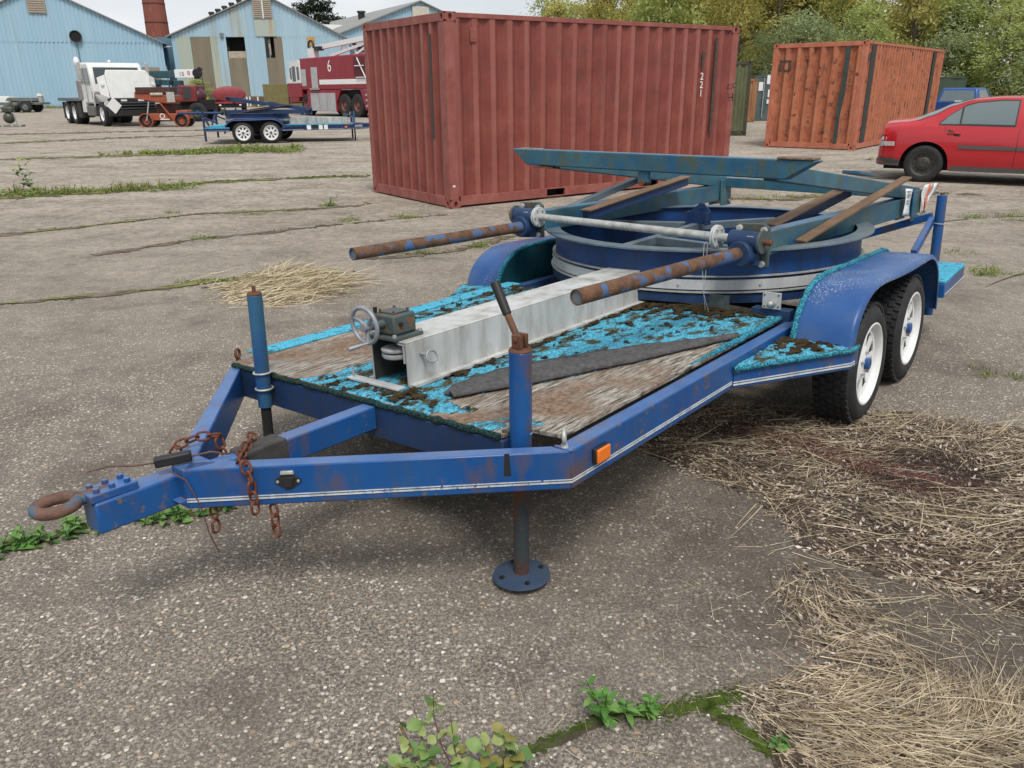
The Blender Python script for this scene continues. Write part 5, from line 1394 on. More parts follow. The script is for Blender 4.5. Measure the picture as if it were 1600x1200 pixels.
# hangar B
hB = thing('hangar', 'streaked blue and brown hangar with two black openings, behind the red tank', 'hangar', (-26.9, 96, 0), radians(6))
gable(hB, -10.2, 9.0, 7.3, 6.85, 0.0, 11.4, 7.15, m_hB, 0.42)
for xe, ze in ((-10.75, 7.1), (9.3, 6.7)):
    MB().prism([(0, -0.35, 11.60), (xe, -0.35, ze+0.13), (xe, -0.35, ze), (0, -0.35, 11.46)], (0, 40, 0)).build('roof', m_roof, hB, smooth=0)
lower = [(-10.2, -9.75, 'c', m_hB), (-9.75, -8.2, 'c', m_hBr), (-8.2, -6.1, 'p', m_conc), (-6.1, -5.3, 'c', m_hBr), (-5.3, -4.4, 'c', m_hB), (-4.4, -2.4, 'o', m_conc), (-2.4, -0.25, 'c', m_hB), (-0.25, 1.65, 'q', m_conc), (1.65, 9.0, 'c', m_hB)]
for a, b, k, mt in lower:
    if k == 'c':
        vs, fs = corrugated((a, -0.05), (b, -0.05), 1.0, 7.2, 0.42, 0.06, (0, -1)); MB().add(vs, fs).build('wall_cladding', mt, hB, smooth=0, recalc=False)
    elif k == 'p':
        MB().box(a, b, 0.0, 0.2, 1.0, 7.2).build('concrete_panel', mt, hB)
    else:
        MB().box(a, b, 0.0, 0.2, 1.0, 5.0).build('concrete_panel', mt, hB)
        if k == 'o':
            MB().box(a+0.05, b-0.05, 0.05, 0.2, 5.0, 5.7).build('opening_sill', m_lou, hB)
            MB().box(a, b, 1.2, 1.3, 5.0, 7.2).build('dark_opening', M['void'], hB)
        else:
            MB().box(a, a+0.35, -0.02, 0.2, 5.0, 7.2).build('opening_jamb', M['black'], hB)
            MB().box(a+0.35, a+1.0, 0.9, 1.0, 5.0, 7.2).build('dark_opening', M['void'], hB)
            MB().box(a+1.0, b, 0.0, 0.2, 5.0, 7.2).build('concrete_panel', mt, hB)
            MB().box(a+0.40, a+0.55, 0.3, 0.4, 5.3, 7.0).build('broken_pane', m_lou, hB)
MB().box(-10.2, 9.0, -0.10, 0.2, 0.0, 1.0).build('plinth', m_conc, hB)
MB().box(-10.2, -10.05, 0.2, 39, 0, 7.0).build('side_wall', m_link, hB); MB().box(8.85, 9.0, 0.2, 39, 0, 6.5).build('side_wall', m_link, hB)
lv = MB().box(-1.15, 0.85, -0.2, -0.06, 9.0, 11.0).build('louvre_frame', m_lou, hB)
for k in range(9): MB().beam((-1.1, -0.22, 9.15+0.2*k), (0.8, -0.22, 9.15+0.2*k), 0.10, 0.03, (0, 0.5, 1)).build('louvre_slat', m_lou, lv)
MB().box(-0.15, 0.0, -0.25, -0.2, 9.0, 11.0).build('louvre_mullion', M['paper'], lv)
MB().box(-1.15, 1.1, -0.12, -0.07, 7.2, 8.95).build('stained_panel', m_hBr, hB)
MB().box(4.4, 5.2, -0.12, -0.07, 6.2, 7.15).build('rust_patch', plain('orange_rust_stain', (0.42, 0.22, 0.06), 0.8, 0, 0.4, 1.5), hB)
MB().box(-4.95, -4.6, -0.25, -0.05, 7.1, 7.55).build('lamp_bracket', plain('grey_lamp', (0.15, 0.16, 0.17), 0.6), hB)
for i, (x, h) in enumerate(((-6.2, 1.15), (-5.45, 1.15), (-4.7, 1.1), (-3.9, 1.1), (-3.05, 1.15))):
    zr = 7.25+4.2*(x+10.2)/10.2
    v = MB(); v.cyl((x, 2.6, zr-0.3), (x, 2.6, zr+0.75), 0.24, None, 12); v.cyl((x, 2.6, zr+0.75), (x, 2.6, zr+0.98), 0.34, 0.30, 12)
    v.build('roof_vent', M['black'], hB)
# hangar C, turned so that its roof slope shows
hC = thing('hangar', 'distant blue hangar with a grey roof, just above the red container', 'hangar', (-12.2, 120, 0), radians(29.1))
def gC(u): return 8.2+4.6*(u/12.5) if u < 12.5 else 12.8-4.6*(u-12.5)/12.5
vs, fs = corrugated((-12.5, 0), (12.5, 0), 0.0, 0, 0.5, 0.06, (0, -1), zt=gC); MB().add(vs, fs).build('gable_cladding', m_hA, hC, smooth=0, recalc=False)
for xe in (-12.9, 12.9):
    MB().prism([(0, -0.4, 12.95), (xe, -0.4, 8.2), (xe, -0.4, 8.05), (0, -0.4, 12.8)], (0, 52, 0)).build('roof', m_roof, hC, smooth=0)
MB().box(-12.5, -12.35, 0.1, 51, 0, 8.0).build('side_wall', m_hA, hC); MB().box(12.35, 12.5, 0.1, 51, 0, 8.0).build('side_wall', m_hA, hC)
lv = MB().box(-1.2, 1.3, -0.2, -0.06, 10.6, 12.2).build('louvre_frame', plain('pale_louvre', (0.5, 0.47, 0.40), 0.7), hC)
for x, y in ((-4.2, 12), (-5.5, 25), (-5.2, 33)):
    zr = 12.95-4.75*(-x)/12.9
    v = MB(); v.cyl((x, y, zr-0.3), (x, y, zr+0.8), 0.5, None, 12); v.cyl((x, y, zr+0.8), (x, y, zr+1.0), 0.7, 0.6, 12); v.build('roof_vent', M['black'], hC)
MB().box(-9.8, -6.5, 14, 17.5, 8.9, 10.6).build('skylight_box', M['paper'], hC)
# chimney
def brick_mat():
    t = NT('chimney_brick')
    b = t.n('ShaderNodeTexBrick', {'Vector': t.co((1, 1, 1), src='Object'), 'Color1': (0.20, 0.055, 0.042, 1), 'Color2': (0.25, 0.075, 0.056, 1), 'Mortar': (0.22, 0.12, 0.09, 1), 'Scale': 4.0})
    c = t.mix(t.math('MULTIPLY', t.ramp(t.noise(0.8, 6, 0.6), [(0.4, 0), (0.7, 1)]), 0.5), b.outputs[0], (0.18, 0.07, 0.05))
    return t.pbr(c, 0.9, 0, None, 0.2)
cmn = thing('chimney', 'tall tapering red brick chimney with dark bands between the hangars', 'chimney', (-50.6, 125, 0))
sh_ = MB(); sh_.lathe([(1.75, 0), (1.32, 22)], (0, 0, 0), (0, 0, 1), 36); sh_.build('shaft', brick_mat(), cmn)
for k in range(9):
    z = 1.0+2.45*k; r_ = 1.75-0.43*z/22
    MB().lathe([(r_+0.0, z-0.06), (r_+0.05, z-0.06), (r_+0.05, z+0.06), (r_, z+0.06)], (0, 0, 0), (0, 0, 1), 36).build('iron_band', plain('dark_iron', (0.055, 0.03, 0.025), 0.8) if k == 0 else bpy.data.materials['dark_iron'], cmn)
MB().lathe([(1.30, 22), (1.45, 22.2), (1.45, 22.8), (1.1, 22.8), (1.0, 22)], (0, 0, 0), (0, 0, 1), 36).build('crown', bpy.data.materials['chimney_brick'], cmn)
# ==================================================================== vehicles
def wheel_simple(root, x, y, z, R, w, side, rim_mat, rr=0.55, name='wheel', hole=False, axis=(0, 1, 0), n=36):
    """tyre with rim child; side = sign of the outer direction along y"""
    m = MB(); o = side*w/2
    m.lathe([(R*rr, -o*0.9), (R*(rr+.12), -o), (R*0.92, -o*0.96), (R, -o*0.7), (R, o*0.7), (R*0.92, o*0.96), (R*(rr+.12), o), (R*rr, o*0.9), (R*rr, -o*0.9)], (x, y, z), axis, n)
    t = m.build(name, M['rubber'], root, smooth=45)
    q = MB()
    q.lathe([(R*rr*1.02, o*0.92), (R*rr*0.9, o*0.80), (R*rr*0.86, o*0.45), (R*rr*0.62, o*0.40), (R*rr*0.52, o*0.62), (R*rr*0.28, o*0.66), (R*rr*0.26, o*0.80), (0.0, o*0.82)], (x, y, z), axis, n)
    ro = q.build('rim', rim_mat, t, smooth=45)
    if hole:
        h = MB(); k_ = 12 if hole is True else hole
        for k in range(k_):
            a = 2*pi*k/k_
            cx, cz = x+R*rr*0.73*cos(a), z+R*rr*0.73*sin(a)
            h.cyl((cx, y+o*0.38, cz), (cx, y+o*0.46, cz), R*rr*0.085, None, 8)
        for k in range(5):
            a = 2*pi*k/5+.3
            cx, cz = x+R*rr*0.36*cos(a), z+R*rr*0.36*sin(a)
            h.cyl((cx, y+o*0.60, cz), (cx, y+o*0.72, cz), R*rr*0.05, None, 6)
        h.build('rim_holes', M['black'], ro, smooth=0, kind='stuff')
    return t

def lerp_tab(tab, a):
    if a <= tab[0][0]: return tab[0][1]
    for (a0, b0), (a1, b1) in zip(tab, tab[1:]):
        if a <= a1:
            u = (a-a0)/(a1-a0); u = u*u*(3-2*u)*0.5+u*0.5
            return b0+(b1-b0)*u
    return tab[-1][1]

# ---- red saloon
car = thing('parked_car', 'red saloon car parked at the right edge, rear wheel on black steel rim', 'car', (7.73, 15.17, 0), radians(-32))
m_carp = NT('red_car_paint'); m_car = m_carp.pbr(m_carp.mix(m_carp.math('MULTIPLY', m_carp.noise(3, 3), 0.15), (0.42, 0.008, 0.016), (0.36, 0.02, 0.025)), 0.28, 0.0, None, 0.5, **{'Coat Weight': 0.6, 'Coat Roughness': 0.08})
m_trim = plain('grey_plastic_trim', (0.075, 0.07, 0.07), 0.6, 0, 0.1, 8)
m_steel = plain('dark_steel_rim', (0.055, 0.055, 0.05), 0.5, 0.4, 0.3, 12)
zt_tab = [(-1.04, 0.62), (-1.00, 0.93), (-0.94, 1.015), (-0.80, 1.035), (-0.45, 1.06), (-0.30, 1.09), (-0.02, 1.18), (0.30, 1.32), (0.66, 1.405), (1.05, 1.435), (1.5, 1.435), (1.8, 1.41), (2.05, 1.34), (2.4, 1.15), (2.72, 0.97), (3.0, 0.93), (3.3, 0.86), (3.48, 0.74), (3.55, 0.5)]
bl_tab = [(-1.04, 0.56), (-1.00, 0.80), (-0.94, 0.90), (-0.6, 0.935), (0, 0.95), (1.3, 0.925), (2.6, 0.89), (3.2, 0.80), (3.48, 0.66), (3.55, 0.46)]
hw_tab = [(-1.04, 0.60), (-1.00, 0.72), (-0.90, 0.80), (-0.6, 0.875), (0, 0.90), (1.2, 0.905), (2.4, 0.895), (3.0, 0.85), (3.35, 0.74), (3.55, 0.55)]
TAIL = 0.76
def car_zb(a):
    zb = 0.27 if a < -0.385 else 0.21
    if a > 3.0: zb = 0.24
    for c in (0.0, 2.715):
        d = abs(a-c)
        if d < 0.385: zb = max(zb, 0.32+sqrt(0.385**2-d*d)*0.97)
    return zb
def car_S(a, w):
    """w 0..1 lower side, 1..2 from the shoulder to the roof centre"""
    at = a/TAIL if a < 0 else a
    hw = lerp_tab(hw_tab, at); bl = lerp_tab(bl_tab, at); zt = lerp_tab(zt_tab, at)
    if w <= 1:
        zb = min(car_zb(a), bl-0.02)
        z = zb+(bl-zb)*w
        q = (z-0.2)/(bl-0.2)
        f = 0.955+0.045*sin(pi*min(1, max(0, q*0.85+0.05)))-0.035*max(0, q-0.82)/0.18
        if z < 0.34: f -= 0.02
        return Vector((a, hw*f, z))
    gh = zt-bl; k = min(1, max(0, (gh-0.08)/0.35)); u = w-1
    y0 = hw*0.93; y1 = hw*(0.88-0.20*k)
    if u <= 0.55:
        q = u/0.55
        return Vector((a, y0+(y1-y0)*q**1.15, bl+gh*(0.35+0.58*k)*q**(0.9)))
    q = (u-0.55)/0.45
    z1 = bl+gh*(0.35+0.58*k)
    return Vector((a, y1*cos(q*pi/2)**0.8 if q < 1 else 0.0, z1+(zt-z1)*sin(q*pi/2)**0.9))
sts = [q*TAIL for q in [-1.04, -1.02, -1.0, -0.97, -0.94, -0.9, -0.85] + [-0.8+0.05*i for i in range(6)]]
sts += [-0.4+0.02*i for i in range(41)] + [0.45+0.05*i for i in range(38)]
sts += [2.32+0.02*i for i in range(40)] + [3.15+0.05*i for i in range(7)] + [3.48, 3.52, 3.55]
ws = [i/9 for i in range(10)] + [1.02+0.98*i/18 for i in range(19)]
cb2 = MB()
for sy in (1, -1):
    vs = []; fs = []; k = len(ws)
    for a in sts:
        for w in ws:
            p = car_S(a, w); vs.append((p.x, sy*p.y, p.z))
    for i in range(len(sts)-1):
        for j in range(k-1): fs.append((i*k+j, i*k+j+1, (i+1)*k+j+1, (i+1)*k+j))
    cb2.add(vs, fs)
    cb2.add([(vs[j][0], vs[j][1], vs[j][2]) for j in range(k)] + [(-1.04*TAIL, 0, 0.33)], [(j, j+1, k) for j in range(k-1)])
body = cb2.build('body', m_car, car, smooth=50)
MB().box(-0.66, 3.30, -0.66, 0.66, 0.20, 0.84).build('underbody', M['void'], car)
MB().box(0.55, 2.2, -0.70, 0.70, 0.5, 0.86).build('cabin_floor', M['void'], car)
def car_patch(name, poly, mat, off=0.004, sy=-1, parent=body, res=14, thick=0.006):
    """panel following the body: poly is a list of (a, w) corner pairs bottom/top columns: [(a, w0, w1), ...]"""
    vs = []; fs = []
    cols = []
    poly = [(a*TAIL if a < 0 else a, b, c) for a, b, c in poly]
    for (a0, b0, c0), (a1, b1, c1) in zip(poly, poly[1:]):
        n_ = max(1, int((a1-a0)/0.04))
        for i in range(n_): u = i/n_; cols.append((a0+(a1-a0)*u, b0+(b1-b0)*u, c0+(c1-c0)*u))
    cols.append(poly[-1])
    for a, b, c in cols:
        for j in range(res+1):
            w = b+(c-b)*j/res
            p = car_S(a, w); e = 0.004
            n_ = (car_S(a+e, w)-car_S(a-e, w)).cross(car_S(a, w+e)-car_S(a, w-e))
            n_ = n_.normalized() if n_.length > 1e-9 else Vector((0, 1, 0))
            if n_.y < 0 and p.y > 0.05: n_ = -n_
            if p.y <= 0.05 and n_.z < 0: n_ = -n_
            p = p+n_*off
            vs.append((p.x, sy*p.y, p.z))
    k = res+1
    for i in range(len(cols)-1):
        for j in range(res): fs.append((i*k+j, i*k+j+1, (i+1)*k+j+1, (i+1)*k+j))
    return MB().add(vs, fs).build(name, mat, parent, smooth=60, recalc=False)
m_glass2 = NT('tinted_car_glass').pbr((0.13, 0.165, 0.17), 0.06, 0.0, None, 0.7)
for sy in (-1, 1):
    for nm, pl in (('quarter_window', [(0.17, 1.06, 1.10), (0.27, 1.055, 1.27), (0.37, 1.05, 1.37), (0.455, 1.05, 1.43)]),
                   ('rear_door_window', [(0.485, 1.05, 1.44), (0.7, 1.05, 1.48), (1.0, 1.05, 1.49), (1.27, 1.05, 1.49)]),
                   ('front_door_window', [(1.44, 1.05, 1.49), (1.9, 1.05, 1.48), (2.1, 1.05, 1.42), (2.42, 1.05, 1.12)])):
        g0 = pl[0]; g1 = pl[-1]
        fr_ = [(a-(0.022 if q == 0 else 0)+(0.022 if q == len(pl)-1 else 0), b-0.03, c+0.03) for q, (a, b, c) in enumerate(pl)]
        fo = car_patch('window_seal', fr_, M['black'], 0.0025, sy)
        car_patch('pane', pl, m_glass2, 0.005, sy, fo)
    for nm, pl in (('side_moulding', [(0.50, 0.52, 0.60), (1.35, 0.52, 0.60)]), ('side_moulding', [(1.365, 0.52, 0.60), (2.28, 0.50, 0.58)])):
        car_patch(nm, pl, m_trim, 0.014, sy, res=6)
    car_patch('sill_trim', [(0.42, 0.0, 0.115), (2.30, 0.0, 0.115)], m_trim, 0.006, sy, res=4)
    for a in (1.355,): car_patch('door_gap', [(a-0.004, 0.06, 1.0), (a+0.004, 0.06, 1.0)], M['black'], 0.001, sy)
    car_patch('door_gap', [(0.235, 1.0, 1.10), (0.243, 1.0, 1.10)], M['black'], 0.001, sy)
    car_patch('door_gap', [(0.255, 0.72, 1.0), (0.263, 0.72, 1.0)], M['black'], 0.001, sy)
    for a in (0.30, 1.50):
        ho = car_patch('handle_recess', [(a, 0.80, 0.88), (a+0.20, 0.79, 0.87)], M['black'], 0.0015, sy, res=4)
        p = car_S(a+0.1, 0.86); MB().beam((a, sy*(p.y+0.015), p.z), (a+0.19, sy*(p.y+0.015), p.z-0.006), 0.022, 0.028).build('door_handle', m_car, ho, bevel=0.006)
    car_patch('fuel_flap', [(-0.42, 0.70, 0.93), (-0.21, 0.62, 0.93)], m_car, 0.002, sy, res=6)
    car_patch('rear_bumper_strip', [(-1.03, 0.74, 0.98), (-0.97, 0.54, 0.68), (-0.85, 0.52, 0.64), (-0.66, 0.51, 0.62)], plain('worn_silver_strip', (0.45, 0.44, 0.43), 0.5, 0, 0.3, 30) if sy < 0 else bpy.data.materials['worn_silver_strip'], 0.010, sy, res=4)
    car_patch('lower_bumper', [(-1.035, 0.02, 0.34), (-0.95, 0.0, 0.22), (-0.515, 0.0, 0.17)], m_trim, 0.016, sy, res=4)
    car_patch('tail_light', [(-1.0, 0.84, 1.12), (-0.95, 0.82, 1.10), (-0.84, 0.80, 1.03)], M['red_lens'], 0.012, sy, res=6)
    car_patch('reverse_light', [(-0.99, 0.70, 0.81), (-0.95, 0.70, 0.79), (-0.86, 0.68, 0.77)], M['clear_lens'], 0.006, sy, res=4)
    for xw in (0.0, 2.715):
        wheel_simple(car, xw, sy*0.79, 0.315, 0.315, 0.20, sy, m_steel, 0.64, hole=True)
for nm, pl in (('rear_window', [(-0.28, 1.60, 2.0), (0.2, 1.59, 2.0), (0.60, 1.60, 2.0)]), ('windscreen', [(1.92, 1.60, 2.0), (2.3, 1.58, 2.0), (2.68, 1.60, 2.0)])):
    for sy in (1, -1): car_patch(nm, pl, m_glass2, 0.005, sy)

# ---- blue pickup behind the car
pk = thing('pickup_truck', 'blue pickup truck mostly hidden behind the red car', 'pickup', (17.0, 31.6, 0), radians(44))
m_pk = paint('blue_pickup_paint', (0.02, 0.075, 0.28), (0.03, 0.10, 0.32), 0, 0.15, rough=0.3)
k = 0.86
b = MB(); b.box(-0.75*k, 2.9*k, -0.92*k, 0.92*k, 0.45*k, 1.12*k); b.build('cab_body', m_pk, pk, bevel=0.06)
b = MB()
b.box(-3.0*k, -0.8*k, 0.84*k, 0.92*k, 0.5*k, 1.22*k); b.box(-3.0*k, -0.8*k, -0.92*k, -0.84*k, 0.5*k, 1.22*k); b.box(-3.05*k, -2.98*k, -0.92*k, 0.92*k, 0.5*k, 1.22*k); b.box(-3.0*k, -0.8*k, -0.84*k, 0.84*k, 0.5*k, 0.6*k)
b.build('load_bed', m_pk, pk, bevel=0.015)
cabp = MB(); lo = [(-0.72, 0.88), (1.35, 0.88)]; 
cabp.add([(-0.74*k, -0.88*k, 1.10*k), (1.4*k, -0.88*k, 1.10*k), (1.4*k, 0.88*k, 1.10*k), (-0.74*k, 0.88*k, 1.10*k), (-0.55*k, -0.70*k, 1.74*k), (0.65*k, -0.70*k, 1.74*k), (0.65*k, 0.70*k, 1.74*k), (-0.55*k, 0.70*k, 1.74*k)], [(0, 3, 2, 1), (4, 5, 6, 7), (0, 1, 5, 4), (1, 2, 6, 5), (2, 3, 7, 6), (3, 0, 4, 7)])
cabo = cabp.build('cab', m_pk, pk, bevel=0.07, seg=3)
def onface(f, u, v, off=0.006):
    a, b_, c, d_ = [Vector(p) for p in f]
    p = a.lerp(b_, u).lerp(d_.lerp(c, u), v); n_ = (b_-a).cross(d_-a).normalized()
    return p+n_*off
def pane(name, f, u0, u1, v0, v1, mat, parent, off=0.006, th=0.006):
    pts = [onface(f, u, v, off) for u, v in ((u0, v0), (u1, v0), (u1, v1), (u0, v1))]
    n_ = (pts[1]-pts[0]).cross(pts[3]-pts[0]).normalized()
    return MB().prism([tuple(p) for p in pts], tuple(-n_*th*1.5)).build(name, mat, parent)
V = [Vector(v) for v in ((-0.74*k, -0.88*k, 1.10*k), (1.4*k, -0.88*k, 1.10*k), (1.4*k, 0.88*k, 1.10*k), (-0.74*k, 0.88*k, 1.10*k), (-0.55*k, -0.70*k, 1.74*k), (0.65*k, -0.70*k, 1.74*k), (0.65*k, 0.70*k, 1.74*k), (-0.55*k, 0.70*k, 1.74*k))]
pane('rear_window', (V[3], V[0], V[4], V[7]), 0.09, 0.91, 0.16, 0.84, m_glass2, cabo)
pane('side_window', (V[0], V[1], V[5], V[4]), 0.12, 0.78, 0.14, 0.86, NT('pale_glass').pbr((0.25, 0.29, 0.28), 0.1, 0, None, 0.8), cabo)
pane('side_window', (V[2], V[3], V[7], V[6]), 0.22, 0.88, 0.14, 0.86, m_glass2, cabo)
pane('windscreen', (V[1], V[2], V[6], V[5]), 0.08, 0.92, 0.10, 0.9, m_glass2, cabo)
MB().box(-0.765*k, -0.755*k, -0.25*k, 0.05*k, 1.18*k, 1.24*k).build('window_sticker', M['paper'], cabo)
for x in (-1.9*k, 1.9*k):
    for sy in (1, -1): wheel_simple(pk, x, sy*0.80*k, 0.36*k, 0.36*k, 0.24*k, sy, M['galv'], 0.55)
MB().box(-2.9*k, 2.8*k, -0.6*k, 0.6*k, 0.3*k, 0.5*k).build('chassis', M['void'], pk)

# ---- white lorry with its bonnet tipped forward
lor = thing('white_lorry', 'white flatbed lorry cab with bonnet tipped forward and a diamond placard', 'lorry', (-19.15, 42.2, 0), radians(-49))
m_w = paint('white_lorry_paint', (0.66, 0.67, 0.66), (0.74, 0.75, 0.73), 0.0, 0.35, (0.45, 0.44, 0.40), rough=0.4)
m_ch = plain('chassis_black', (0.018, 0.018, 0.018), 0.7, 0, 0.3, 4)
for x, ys, rim in ((0.0, (1.10,), M['galv']), (-4.55, (1.08,), M['white_paint']), (-5.95, (1.08,), M['white_paint'])):
    for sy in (1, -1):
        wheel_simple(lor, x, sy*1.10, 0.575, 0.575, 0.33 if x == 0 else 0.62, sy, M['white_paint'], 0.56, hole=8 if x == 0 else False)
MB().box(-7.2, 0.9, -0.55, 0.55, 0.75, 1.10).build('chassis_frame', m_ch, lor, bevel=0.02)
MB().box(-7.4, -2.95, -1.42, 1.42, 1.16, 1.32).build('flatbed_deck', plain('grey_deck', (0.10, 0.13, 0.15), 0.7), lor, bevel=0.02)
MB().box(-7.1, -6.95, -1.3, -0.7, 0.25, 1.1).build('mud_flap', m_ch, lor); MB().box(-7.1, -6.95, 0.7, 1.3, 0.25, 1.1).build('mud_flap', m_ch, lor)
MB().box(-3.9, -3.2, -1.35, -0.75, 0.35, 1.1).build('mud_flap', m_ch, lor)
MB().box(-3.0, -2.45, -1.32, -0.9, 0.62, 1.22).build('battery_box', m_w, lor, bevel=0.02)
MB().box(-2.4, -1.0, -1.30, -0.8, 0.45, 0.95).build('fuel_tank', plain('dull_tank', (0.12, 0.12, 0.11), 0.5, 0.3), lor, bevel=0.06)
# cab
c = MB(); 
prof = [(-2.75, 1.05), (-0.75, 1.05), (-0.72, 1.95), (-1.0, 2.80), (-1.2, 2.97), (-2.55, 3.01), (-2.75, 2.90)]
c.prism([(a, -1.28, z) for a, z in prof], (0, 2.56, 0))
cabl = c.build('cab', m_w, lor, bevel=0.09, seg=3)
MB().prism([(-0.745, -1.12, 1.98), (-0.745, 1.12, 1.98), (-0.985, 1.06, 2.74), (-0.985, -1.06, 2.74)], (0.03, 0, 0.012)).build('windscreen', M['glass'], cabl)
for sy in (-1, 1):
    MB().prism([(-1.05, sy*1.29, 1.95), (-1.2, sy*1.29, 2.72), (-1.80, sy*1.29, 2.72), (-1.80, sy*1.29, 1.95)], (0, sy*0.012, 0)).build('side_window', M['glass'], cabl)
    MB().prism([(-1.95, sy*1.29, 2.0), (-1.95, sy*1.29, 2.72), (-2.5, sy*1.29, 2.72), (-2.5, sy*1.29, 2.0)], (0, sy*0.012, 0)).build('rear_quarter_window', M['glass'], cabl)
    MB().box(-1.89, -1.86, sy*1.283-0.006, sy*1.283+0.006, 1.1, 2.8).build('door_gap', M['black'], cabl)
    MB().box(-1.0, -0.90, sy*1.29-0.01, sy*1.29+0.01, 1.25, 1.62).build('door_vent', M['black'], cabl)
    MB().box(-1.3, -1.22, sy*1.62-0.08, sy*1.62+0.08, 2.2, 3.0).build('mirror', M['galv'], cabl, bevel=0.03)
    MB().path([(-1.25, sy*1.27, 3.0), (-1.25, sy*1.62, 2.95), (-1.25, sy*1.62, 2.2), (-1.25, sy*1.27, 2.05)], 0.02, 6).build('mirror_arm', M['galv'], cabl)
MB().cyl((-2.9, -1.25, 1.2), (-2.9, -1.25, 2.15), 0.20, None, 16).build('exhaust_muffler', plain('muffler_grey', (0.22, 0.21, 0.21), 0.5, 0.3), lor, bevel=0.02)
MB().cyl((-2.9, -1.25, 2.15), (-2.9, -1.25, 2.95), 0.09, None, 12).build('exhaust_stack', M['galv'], lor)
MB().ball((-2.9, -1.25, 3.05), 0.14, 0.14, 0.24, 12, 8).build('stack_cowl', M['paper'], lor)
MB().box(-1.9, -1.75, -0.05, 0.05, 3.0, 3.12).build('roof_horn', M['paper'], cabl, bevel=0.02)
# tipped bonnet: top panel now stands up in front, flanks fall back to the cab
bn = MB()
bn.prism([(0.95, -0.98, 1.30), (0.95, 0.98, 1.30), (0.74, 1.02, 2.40), (0.64, 0.92, 2.60), (0.64, -0.92, 2.60), (0.74, -1.02, 2.40)], (-0.10, 0, 0))
bo = bn.build('tipped_bonnet', m_w, lor, bevel=0.035, seg=3)
for sy in (-1, 1):
    MB().prism([(0.90, sy*1.0, 1.30), (0.62, sy*1.34, 1.48), (0.48, sy*1.34, 2.25), (0.66, sy*1.02, 2.38)], (-0.06, 0, 0.0)).build('bonnet_flank', m_w, bo, bevel=0.02)
    f = MB(); f.lathe([(0.74, -0.32), (0.80, -0.32), (0.80, 0.32), (0.74, 0.32)], (-0.02, sy*1.02, 0.62), (0, 1, 0), 20, closed=True, a0=0.0, a1=2*pi)
    MB().prism([(0.85, sy*1.02, 1.36), (0.2, sy*1.32, 1.62), (-0.55, sy*1.32, 1.60), (-0.70, sy*1.30, 1.52), (-0.45, sy*1.0, 1.46)], (0, 0, 0.07)).build('wing', m_w, bo, bevel=0.03)
    MB().prism([(-0.72, sy*1.28, 0.95), (-0.62, sy*1.28, 1.30), (-0.40, sy*1.28, 1.56), (-0.55, sy*1.28, 1.62), (-0.78, sy*1.28, 1.60), (-0.80, sy*1.28, 0.95)], (0, sy*0.05, 0)).build('wing_return', m_w, bo)
    MB().cyl((0.74, sy*1.2, 1.95), (0.62, sy*1.2, 1.95), 0.07, None, 12).build('marker_lamp', M['paper'], bo)
MB().box(-0.7, 0.7, -0.62, 0.62, 0.85, 1.55).build('engine_block', plain('engine_brown', (0.075, 0.06, 0.045), 0.7, 0, 0.6, 5), lor, bevel=0.05)
MB().box(0.55, 0.95, -1.05, 1.05, 0.72, 1.30).build('grille_shell', m_ch, lor, bevel=0.03)
bmp = MB().box(0.95, 1.22, -1.22, 1.22, 0.48, 0.80).build('front_bumper', m_ch, lor, bevel=0.04)
for k_ in range(3): MB().box(1.0, 1.25, -1.15, 1.15, 0.83+0.13*k_, 0.87+0.13*k_).build('grille_bar', plain('bar_grey', (0.08, 0.085, 0.10), 0.4) if k_ == 0 else bpy.data.materials['bar_grey'], bmp)
for y in (-0.55, 0.25): MB().box(0.952, 0.975, y, y+0.28, 1.17, 1.25).build('badge', M['paper'], bmp)
for sy in (-1, 1): MB().cyl((0.78, sy*1.15, 1.05), (0.90, sy*1.15, 1.05), 0.14, None, 16).build('headlight', M['clear_lens'], lor)
pcd = MB().prism([(0, -0.34, 0), (0, 0, 0.38), (0, 0.34, 0), (0, 0, -0.38)], (0.02, 0, 0)).build('diamond_placard', M['paper'], lor)
pcd.location = (1.24, -0.98, 0.98)

# ---- orange site machine
oc = thing('site_generator', 'rusty orange wheeled machine with a tilted hopper and grey sign plate', 'machine', (-16.65, 40.6, 0), radians(4))
m_or = paint('rusty_orange_paint', (0.30, 0.065, 0.03), (0.38, 0.11, 0.055), 0.5, 0.5, (0.08, 0.04, 0.03), rough=0.7, scale=1.5)
m_dr = plain('dark_rust_panel', (0.06, 0.025, 0.02), 0.8, 0, 0.4, 4)
MB().box(-0.75, 0.65, -0.5, 0.5, 0.30, 0.62).build('lower_body', m_or, oc, bevel=0.03)
MB().prism([(-1.15, -0.55, 1.30), (0.55, -0.55, 1.02), (0.72, -0.55, 1.22), (0.70, -0.55, 1.42), (-1.12, -0.55, 1.60)], (0, 1.1, 0)).build('hopper', m_or, oc, bevel=0.02)
MB().box(-1.05, 0.55, -0.60, 0.56, 1.52, 1.80).build('hopper_cover', m_dr, oc, bevel=0.03)
MB().box(-0.4, 0.2, -0.62, -0.5, 1.42, 1.56).build('roll_of_cloth', plain('pale_cloth', (0.45, 0.40, 0.32), 0.9), oc, bevel=0.05)
MB().beam((-0.05, -0.62, 1.2), (0.55, -0.62, 0.32), 0.08, 0.05).build('support_leg', m_or, oc)
MB().beam((-0.72, -0.6, 0.3), (-0.50, -0.6, 1.15), 0.06, 0.05).build('support_leg', M['galv'], oc)
MB().box(0.38, 0.74, -0.66, -0.63, 1.12, 1.58).build('sign_plate', M['galv'], oc)
MB().box(-0.3, 0.5, -0.3, 0.3, 0.62, 1.05).build('engine', m_dr, oc, bevel=0.04)
